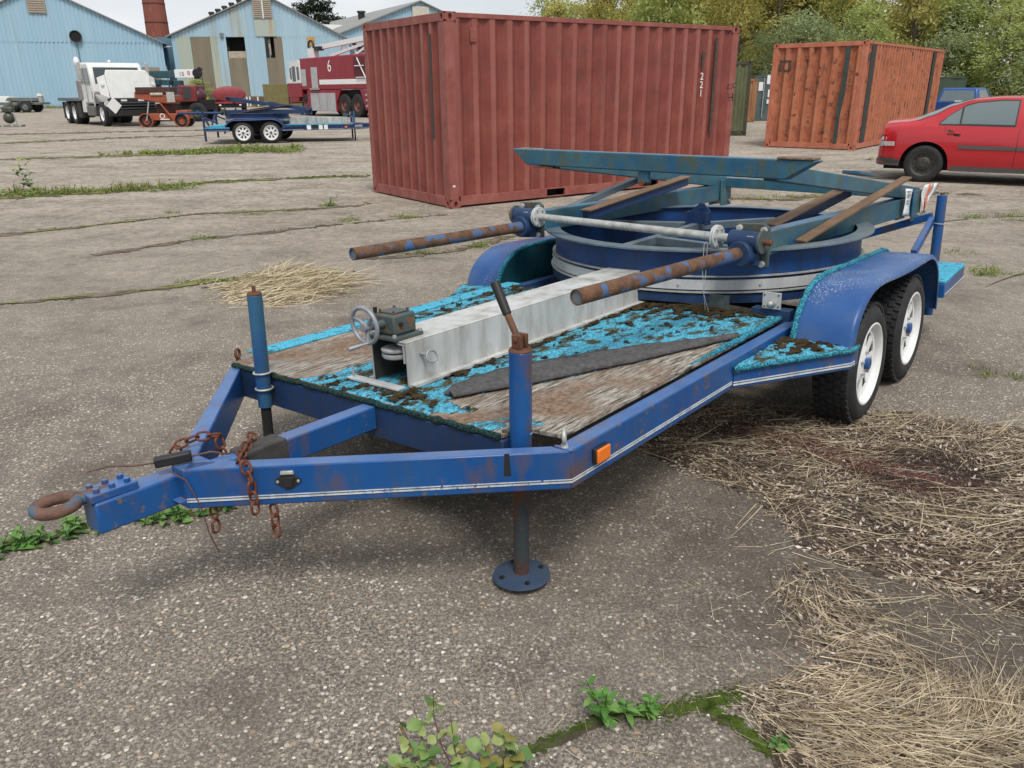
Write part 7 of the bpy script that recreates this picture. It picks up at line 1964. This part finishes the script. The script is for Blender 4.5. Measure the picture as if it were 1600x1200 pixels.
# broad-leaved weeds among the grass
wl = MB(); r = random.Random(44)
def leaf_cloud(x, y, n, rad, h, s):
    for i in range(n):
        a = r.random()*6.28; q = rad*sqrt(r.random()); z = h*r.random()**1.3*(1-0.6*q/rad)+0.005
        c = Vector((x+q*cos(a), y+q*sin(a), z)); d = Vector((r.gauss(0, 1), r.gauss(0, 1), r.gauss(0, .5))).normalized(); b = d.orthogonal().normalized(); k = s*r.uniform(.6, 1.3)
        wl.add([tuple(c-d*k), tuple(c+b*k*.5), tuple(c+d*k), tuple(c-b*k*.5)], [(0, 1, 2, 3)])
for i in range(70):
    u = r.random(); x = -8.6+2.6*u+r.gauss(0, .2); y = 22.9+0.7*u+r.gauss(0, .3)
    leaf_cloud(x, y, 40, r.uniform(.10, .25), r.uniform(.10, .34), .035)
for i in range(60):
    u = r.random(); x = -10.6+2.4*u+r.gauss(0, .2); y = 22.7+0.4*u+r.gauss(0, .3)
    leaf_cloud(x, y, 26, r.uniform(.10, .25), r.uniform(.06, .18), .035)
for i in range(70):
    u = r.random(); x = -9.0+3.4*u+r.gauss(0, .1); y = 13.3+1.3*u+r.gauss(0, .12)
    leaf_cloud(x, y, 34, r.uniform(.06, .16), r.uniform(.05, .20)*(1.4 if u < .2 else 1), .020)
for (x, y) in [(-2.69, 12.0), (-2.09, 10.57), (-1.45, 10.81), (6.04, 10.39), (6.47, 10.48), (4.33, 7.07), (4.49, 7.2), (-0.94, 8.35), (-0.34, 8.68), (3.73, 12.31), (4.31, 12.57), (3.2, 12.4), (5.0, 12.8), (-3.6, 9.3), (0.5, 9.9)]:
    for k in range(4): leaf_cloud(x+r.gauss(0, .12), y+r.gauss(0, .06), 26, .09, r.uniform(.04, .10), .014)
for i in range(60):
    u = r.random(); leaf_cloud(-2.9+1.2*u+r.gauss(0, .05), 7.0+0.33*u+r.gauss(0, .04), 16, .05, .035, .010)
wl.build('weed_patches', M['weed_yellow'], smooth=0, kind='stuff', recalc=False)
ms = MB(); r = random.Random(9)
def moss_along(j, n, u0, u1, jit, s0, s1):
    S, Lg = spline(JOINTS[j][0], 300)
    for i in range(n):
        q_ = int((u0+(u1-u0)*r.random())*299); p = S[q_]; s = r.uniform(s0, s1)
        if j not in (1, 2) and mnoise.noise(Vector((q_*0.06, j*5.1, 0))) < -0.18: continue
        ms.ball((p.x+r.gauss(0, jit), p.y+r.gauss(0, jit*0.7), 0.003), s*r.uniform(.8, 1.6), s*r.uniform(.6, 1.1), s*r.uniform(.3, .55), 6, 4)
moss_along(1, 1300, 0.0, 1.0, 0.013, 0.0015, 0.0055); moss_along(1, 420, 0.62, 1.0, 0.024, 0.0015, 0.005); moss_along(2, 220, 0, 1, 0.012, 0.003, 0.008); moss_along(1, 60, 0.8, 0.95, 0.03, 0.002, 0.005)
moss_along(0, 500, 0, 0.9, 0.025, 0.004, 0.010); moss_along(3, 200, 0.3, 1, 0.05, 0.005, 0.014); moss_along(4, 120, 0, 1, 0.07, 0.008, 0.022)
moss_along(5, 500, 0.4, 1, 0.09, 0.015, 0.05); moss_along(7, 80, 0, 1, 0.07, 0.008, 0.02); moss_along(8, 80, 0, 1, 0.07, 0.008, 0.02)
ms.build('moss', M['moss'], smooth=60, kind='stuff', recalc=False)

# ---- single weeds
def leaf_mesh(name, L, w, mat, fold=0.25, droop=0.4, tip=1.0, n=5, wav=0.0):
    vs = []; fs = []
    for i in range(n+1):
        u = i/n; ww = w*(sin(pi*min(1, u*0.94+0.04))**0.8)*(1-0.25*u)
        x = L*u*(1-0.1*u); z = L*(0.25*u-droop*u*u)
        vs += [(x, -ww/2, z+fold*ww*0.5+wav*sin(u*9)*w), (x, 0, z), (x, ww/2, z+fold*ww*0.5-wav*sin(u*9+1)*w)]
    for i in range(n):
        a = 3*i; fs += [(a, a+3, a+4, a+1), (a+1, a+4, a+5, a+2)]
    return MB().add(vs, fs).mesh(name, mat, 60, False)
def variants(base, cols, L, w, **k):
    out = []
    for i, c in enumerate(cols):
        m_ = bpy.data.materials.get('%s_%d' % (base, i)) or None
        if m_ is None:
            t = NT('%s_%d' % (base, i)); col = t.mix(t.noise(40, 4), tuple(x*0.75 for x in c), tuple(x*1.25 for x in c))
            m_ = t.pbr(col, 0.5, 0, None, 0.35)
            pr = [n_ for n_ in t.t.nodes if n_.type == 'BSDF_PRINCIPLED'][0]
            tr2_ = t.n('ShaderNodeBsdfTranslucent', {'Color': col}); mx_ = t.n('ShaderNodeMixShader', {0: 0.25})
            t.t.links.new(pr.outputs[0], mx_.inputs[1]); t.t.links.new(tr2_.outputs[0], mx_.inputs[2]); t.t.links.new(mx_.outputs[0], t.out.inputs[0])
        out.append(leaf_mesh('leaf', L, w, m_, **k))
    return out
GREENS = [(0.075, 0.19, 0.035), (0.115, 0.25, 0.05), (0.17, 0.31, 0.08)]
BRAMBLE = [(0.11, 0.21, 0.06), (0.19, 0.29, 0.085), (0.30, 0.36, 0.13), (0.24, 0.22, 0.06)]
LV_W = variants('weed_leaf', GREENS, 0.055, 0.022)
LV_B = variants('bramble_leaf', BRAMBLE, 0.050, 0.042, wav=0.06)
LV_S = variants('small_leaf', GREENS + BRAMBLE[:2], 0.030, 0.020)
def put_leaf(root, me, p, yaw, pitch, s, roll=0.0):
    o = bpy.data.objects.new('leaf', me); COL.objects.link(o); o.parent = root
    o.matrix_local = Matrix.Translation(Vector(p)) @ Matrix.Rotation(yaw, 4, 'Z') @ Matrix.Rotation(-pitch, 4, 'Y') @ Matrix.Rotation(roll, 4, 'X') @ Matrix.Scale(s, 4)
def rosette(name, label, x, y, n, h, meshes, seed, s=1.0, rad=0.03, group=None, stems=1):
    root = thing(name, label, 'weed', (x, y, 0), 0, group); r = random.Random(seed)
    mb = MB()
    for q in range(stems):
        a = r.random()*6.28; d = rad*(0 if stems == 1 else r.uniform(.3, 1)); bx, by = d*cos(a), d*sin(a)
        lx, ly = r.gauss(0, .25)*h, r.gauss(0, .25)*h; hh = h*r.uniform(.7, 1.1)
        MB().path([(bx, by, 0), (bx+lx*.4, by+ly*.4, hh*.5), (bx+lx, by+ly, hh)], [0.0022, 0.0018, 0.001], 5).build('stem', M['moss'], root, smooth=60)
        m_ = max(3, n//stems)
        for i in range(m_):
            u = (i+0.5)/m_; yaw = i*2.4+r.uniform(-.4, .4)
            put_leaf(root, r.choice(meshes), (bx+lx*u, by+ly*u, hh*u*0.95+0.003), yaw, r.uniform(0.0, 0.7)*(0.4+u), s*r.uniform(.65, 1.15)*(1.15-0.45*u), r.gauss(0, .25))
    return root
rosette('weed', 'tall green weed with pointed leaves rooted in the mossy crack', 0.225, 1.69, 26, 0.13, LV_W, 1, 1.05, 0.03, None, 2)
rosette('weed', 'bushy low green weed right of the taller one on the mossy crack', 0.335, 1.725, 30, 0.06, LV_W, 2, 0.85, 0.03, None, 3)
rosette('weed', 'small dark weed at the edge of the straw near the bottom', 0.70, 1.60, 16, 0.03, LV_S, 3, 0.9, 0.02, None, 2)
def bramble(label, x, y, canes, seed, n, s):
    root = thing('bramble', label, 'plant', (x, y, 0)); r = random.Random(seed); mb = MB()
    for c in canes:
        pts = [Vector(p) for p in c]; MB().path([tuple(p) for p in pts], [0.0028-0.0018*i/(len(pts)-1) for i in range(len(pts))], 6).build('stem', M['stem_red'], root, smooth=60)
        S = []
        for a, b in zip(pts, pts[1:]):
            for k in range(5): S.append(a.lerp(b, k/5))
        S.append(pts[-1])
        for i in range(n):
            q = S[int(len(S)*(0.25+0.75*r.random()))-1]
            put_leaf(root, r.choice(LV_B), tuple(q+Vector((r.gauss(0, .006), r.gauss(0, .006), r.gauss(0, .004)))), r.random()*6.28, r.uniform(-.3, .8), s*r.uniform(.6, 1.2), r.gauss(0, .5))
bramble('leafy bramble with reddish stems rising at the bottom centre', -0.13, 1.50, [[(0, 0, 0), (-.05, .03, .09), (-.07, .05, .17), (-.07, .06, .25)], [(0, 0, 0), (-.02, .03, .09), (-.03, .06, .17)], [(-.08, 0, 0), (-.12, .03, .07), (-.16, .06, .16)], [(0, 0, 0), (-.10, -.02, .04), (-.20, -.02, .07)], [(-.05, 0, 0), (-.10, .04, .10), (-.12, .06, .20)]], 4, 10, 0.74)
bramble('yellowing bramble leaves sprawling at the bottom edge right of the tall stem', -0.035, 1.49, [[(0, 0, 0), (.01, .03, .07), (.02, .05, .15)], [(0, 0, 0), (-.03, .02, .06), (-.04, .02, .12)], [(0, 0, 0), (.03, .02, .06), (.04, .04, .11)], [(0, -.02, 0), (-.05, -.02, .04), (-.09, -.02, .08)]], 6, 12, 0.88)
bramble('low yellow green leaves at the bottom edge left of the brambles', -0.25, 1.46, [[(0, 0, 0), (-.04, .02, .03), (-.10, .02, .05)], [(0, 0, 0), (.04, .01, .03), (.07, .0, .06)], [(0, 0, 0), (-.01, .03, .05), (-.03, .04, .07)]], 8, 13, 0.9)
# weeds along the crack under the coupler
CRACK = [(-1.99, 2.53, 44, .06, 6, 'low leafy weed clump at the very left end of the crack'), (-1.91, 2.57, 44, .07, 6, 'dense weed clump second from the left edge along the crack'),
 (-1.84, 2.63, 40, .07, 5, 'third weed clump from the left edge, before the towing eye'), (-1.77, 2.69, 40, .07, 5, 'weed clump below the towing eye'), (-1.70, 2.74, 36, .06, 4, 'weed clump just below the coupler plate'),
 (-1.61, 2.78, 30, .05, 4, 'small weed clump below the coupler tip'), (-1.50, 2.81, 26, .05, 3, 'thin weed clump below the coupler tube'), (-1.40, 2.82, 34, .06, 4, 'broad leafed weed clump right of the coupler tip'),
 (-1.32, 2.83, 40, .07, 5, 'lush weed clump below the drawbar nose'), (-1.22, 2.87, 24, .05, 3, 'last small weed clump along the crack, under the chains')]
for i, (x, y, n, h, st, lab) in enumerate(CRACK):
    rosette('weed', lab, x, y, n, h, LV_S+LV_S+LV_W[:2], 40+i, 1.25, 0.06, 'weeds along the near crack', st)
for i, (x, y) in enumerate([(-0.73, 3.56), (-0.62, 3.66), (-0.52, 3.52)]):
    rosette('weed', ['dark weed under the front crossmember, leftmost', 'dark weed under the front crossmember, middle one', 'dark weed under the front crossmember, rightmost'][i], x, y, 20, 0.09, LV_W, 60+i, 0.9, 0.05, 'weeds under the trailer', 3)
rosette('weed', 'tall reddish weed at the far left among the grass strip', -8.3, 14.1, 30, 0.55, LV_B, 70, 3.0, 0.12, None, 4)
rosette('weed', 'leafy green weed in the joint left of the red container', -2.65, 12.0, 24, 0.16, LV_W, 71, 1.6, 0.06, None, 3)

# ---- trees along the wood
def leaf_mat(name, stops):
    return island_mat(name, stops, 0.65, 0.45, 0.35)
TM = {
 'willow': leaf_mat('willow_foliage', [(0.0, (0.15, 0.19, 0.09)), (0.5, (0.31, 0.37, 0.18)), (1.0, (0.48, 0.54, 0.30))]),
 'green': leaf_mat('green_foliage', [(0.0, (0.17, 0.21, 0.06)), (0.5, (0.35, 0.40, 0.12)), (1.0, (0.52, 0.56, 0.21))]),
 'olive': leaf_mat('olive_foliage', [(0.0, (0.25, 0.245, 0.065)), (0.5, (0.47, 0.43, 0.13)), (1.0, (0.66, 0.58, 0.22))]),
 'yellow': leaf_mat('yellow_foliage', [(0.0, (0.34, 0.26, 0.04)), (0.5, (0.64, 0.48, 0.08)), (1.0, (0.82, 0.64, 0.15))]),
 'dark': leaf_mat('conifer_foliage', [(0.0, (0.018, 0.030, 0.016)), (1.0, (0.045, 0.065, 0.035))]),
}
def make_tree_meshes(seed, H, Rw, crown0, nleaf, leaf, mat, slim=1.0, ncl=60):
    r = random.Random(seed); tb = MB()
    top = Vector((r.gauss(0, .3), r.gauss(0, .3), H*0.93))
    tb.path([(0, 0, 0), tuple(top*0.35+Vector((r.gauss(0, .15), 0, 0))), tuple(top*0.7), tuple(top)], [0.016*H, 0.012*H, 0.006*H, 0.002*H], 7)
    cl = []
    for i in range(ncl):
        u = r.random()**0.8; z = H*(crown0+(1-crown0)*u)
        rr = Rw*(sin(pi*(0.12+0.83*u))**0.75)*sqrt(r.uniform(.15, 1.0))
        a = r.random()*6.28
        c = Vector((top.x*u+rr*cos(a), top.y*u+rr*sin(a)*0.9, z)); cl.append((c, Rw*r.uniform(.16, .34)))
        if i % 2 == 0:
            b0 = top*max(0.12, min(0.9, (z/H-0.18))); tb.path([tuple(b0), tuple(b0.lerp(c, .5)+Vector((0, 0, -0.1))), tuple(c)], [0.004*H, 0.0025*H, 0.001*H], 5)
    lb = MB()
    vsa = []; fsa = []
    for i in range(int(nleaf*0.75)):
        c, q = cl[i % ncl]
        d = Vector((r.gauss(0, 1), r.gauss(0, 1), r.gauss(0, .8)))*q*0.66
        p = c+d; s = leaf*1.12*r.uniform(.6, 1.3)
        a = Vector((r.gauss(0, 1), r.gauss(0, 1), r.gauss(0, .7))).normalized(); b = a.orthogonal().normalized()
        k = len(vsa)
        vsa += [tuple(p-a*s), tuple(p+b*s*.5*slim), tuple(p+a*s), tuple(p-b*s*.5*slim)]; fsa.append((k, k+1, k+2, k+3))
    lb.v = vsa; lb.f = fsa
    return tb.mesh('trunk', M['bark'], 60), lb.mesh('crown', mat, 0, False)
TREES = {}
r = random.Random(3)
for kind, H, Rw, c0, nl, lf, sl in (('willow', 5.2, 2.0, .10, 5200, .105, .6), ('willow', 6.0, 2.2, .10, 5600, .11, .6), ('green', 6.6, 2.0, .14, 5600, .11, .9), ('green', 8.4, 2.3, .18, 6200, .12, .9), ('olive', 8.6, 1.9, .2, 5200, .12, .9), ('olive', 9.6, 2.1, .22, 5600, .12, .9), ('yellow', 8.8, 1.7, .22, 4200, .12, .9), ('yellow', 3.4, 1.5, .06, 3800, .09, .9), ('dark', 9.0, 1.6, .1, 3000, .2, .5)):
    TREES.setdefault(kind, []).append((make_tree_meshes(r.randrange(9999), H, Rw, c0, nl, lf, TM[kind], sl), H))
LAB = {'willow': 'grey green willow thicket tree at the wood edge behind the containers', 'green': 'mid green leafy tree in the wood behind the containers', 'olive': 'olive green birch in the back row of the wood',
       'yellow': 'tree with golden yellow autumn leaves in the wood', 'dark': 'dark distant conifer above the hangar roofs'}
def plant(kind, x, y, s, rot, v=None, label=None):
    (tm_, lm_), H = TREES[kind][v if v is not None else r.randrange(len(TREES[kind]))]
    if label is None:
        q = x/y; row = 'front row' if y < 50 else 'middle row' if y < 57 else 'back row'
        place = ('over the red container' if q < 0.16 else 'over the far corner of the red container' if q < 0.27 else 'above the olive container' if q < 0.36 else 'above the left half of the orange container' if q < 0.42
                 else 'above the near corner of the orange container' if q < 0.48 else 'above the black bands of the orange container' if q < 0.56 else 'behind the blue pickup' if q < 0.66 else 'at the right edge behind the red car')
        label = {'willow': 'grey green willow', 'green': 'leafy mid green tree', 'olive': 'olive green birch', 'yellow': 'golden yellow tree', 'dark': ''}[kind]+', '+row+' of wood, '+place
        if kind == 'dark': label = LAB['dark']
    root = thing('tree', label, 'tree', (x, y, 0), rot, 'trees of the wood' if kind != 'dark' else 'distant conifers')
    for nm, me in (('trunk', tm_), ('crown', lm_)):
        o = bpy.data.objects.new(nm, me); COL.objects.link(o); o.parent = root; o.scale = (s, s, s*r.uniform(.92, 1.1))
r = random.Random(12)
# low growth filling the foot of the wood on the right
for i in range(16):
    u = i/15; x = 20+26*u+r.gauss(0, .4); y = 47-8*u+r.gauss(0, .6)
    plant('willow' if r.random() < .6 else 'green', x, y, r.uniform(.62, .82), r.random()*6.28)
# front row of willows
for i in range(24):
    u = i/23; x = 8.5+36*u+r.gauss(0, .5); y = 53-10*u+r.gauss(0, 1.0)
    plant(r.choice(['willow', 'willow', 'green', 'olive']), x, y, r.uniform(.82, 1.08)*(0.72 if False else 1.0)*(0.92+0.25*u), r.random()*6.28, 0 if r.random() < .5 else None)
for i in range(24):
    u = i/23; x = 4.0+46*u+r.gauss(0, .7); y = 61-9*u+r.gauss(0, 1.2)
    plant(r.choice(['green', 'olive', 'olive', 'willow']), x, y, r.uniform(.85, 1.08)*(0.92 if u < 0.1 else 1.0 if u < .2 else 1.12), r.random()*6.28)
for i in range(22):
    u = i/21; x = 3.6+52*u+r.gauss(0, .7); y = 70-8*u+r.gauss(0, 1.4)
    kd = 'yellow' if 0.26 < u < 0.44 and r.random() < .8 else r.choice(['olive', 'olive', 'green'])
    plant(kd, x, y, r.uniform(.9, 1.12)*(0.92 if u < 0.12 else 1.08 if u < .25 else 1.30), r.random()*6.28)
for i in range(15):      # low continuous edge showing over the red container
    u = i/14; plant(r.choice(['olive', 'olive', 'yellow', 'green']), 3.2+15*u+r.gauss(0, .3), 66+r.gauss(0, 1), r.uniform(.86, .97), r.random()*6.28)
for i in range(9):
    plant('yellow', 17.5+6.5*r.random(), 60+7*r.random(), r.uniform(.95, 1.3), r.random()*6.28, 0)
plant('yellow', 20.6, 31.8, 0.62, 1.0, 1, 'yellow leaved bush at the right edge behind the red car')
plant('yellow', -21.9, 60.0, 0.40, 2.0, 1, 'small yellowing bush between the orange machine and the red tank')
for i, (x, h) in enumerate(((-48, 1.5), (-45, 1.3), (-42.5, 1.55), (-40, 1.7), (-37.5, 1.5), (-35, 1.35))):
    plant('dark', x+1.5, 172, h*1.25, i*1.1)
# creeper against the second hangar
cv = thing('creeper', 'green creeper climbing the foot of the second hangar', 'plant', (-34.8, 94.6, 0)); (tm_, lm_), H = TREES['green'][0]
for nm, me in (('stems', tm_), ('foliage', lm_)):
    o = bpy.data.objects.new(nm, me); COL.objects.link(o); o.parent = cv; o.scale = (0.75, 0.25, 0.42)
# rough verge under the hangars and the wood
vg = MB(); r = random.Random(15)
for i in range(1500):
    x = r.uniform(-62, -26); y = r.uniform(88, 91.5); blade_tuft(vg, x, y, 4, r.uniform(.2, .6), 0.2, r, 0.7)
for i in range(2600):
    u = r.random(); blade_tuft(vg, 6+42*u, 49.5-10*u+r.gauss(0, 1.2), 5, r.uniform(.25, .8), 0.25, r, 0.7)
vg.build('verge_grass', M['grass'], smooth=0, kind='stuff', recalc=False)
bpy.context.view_layer.update()
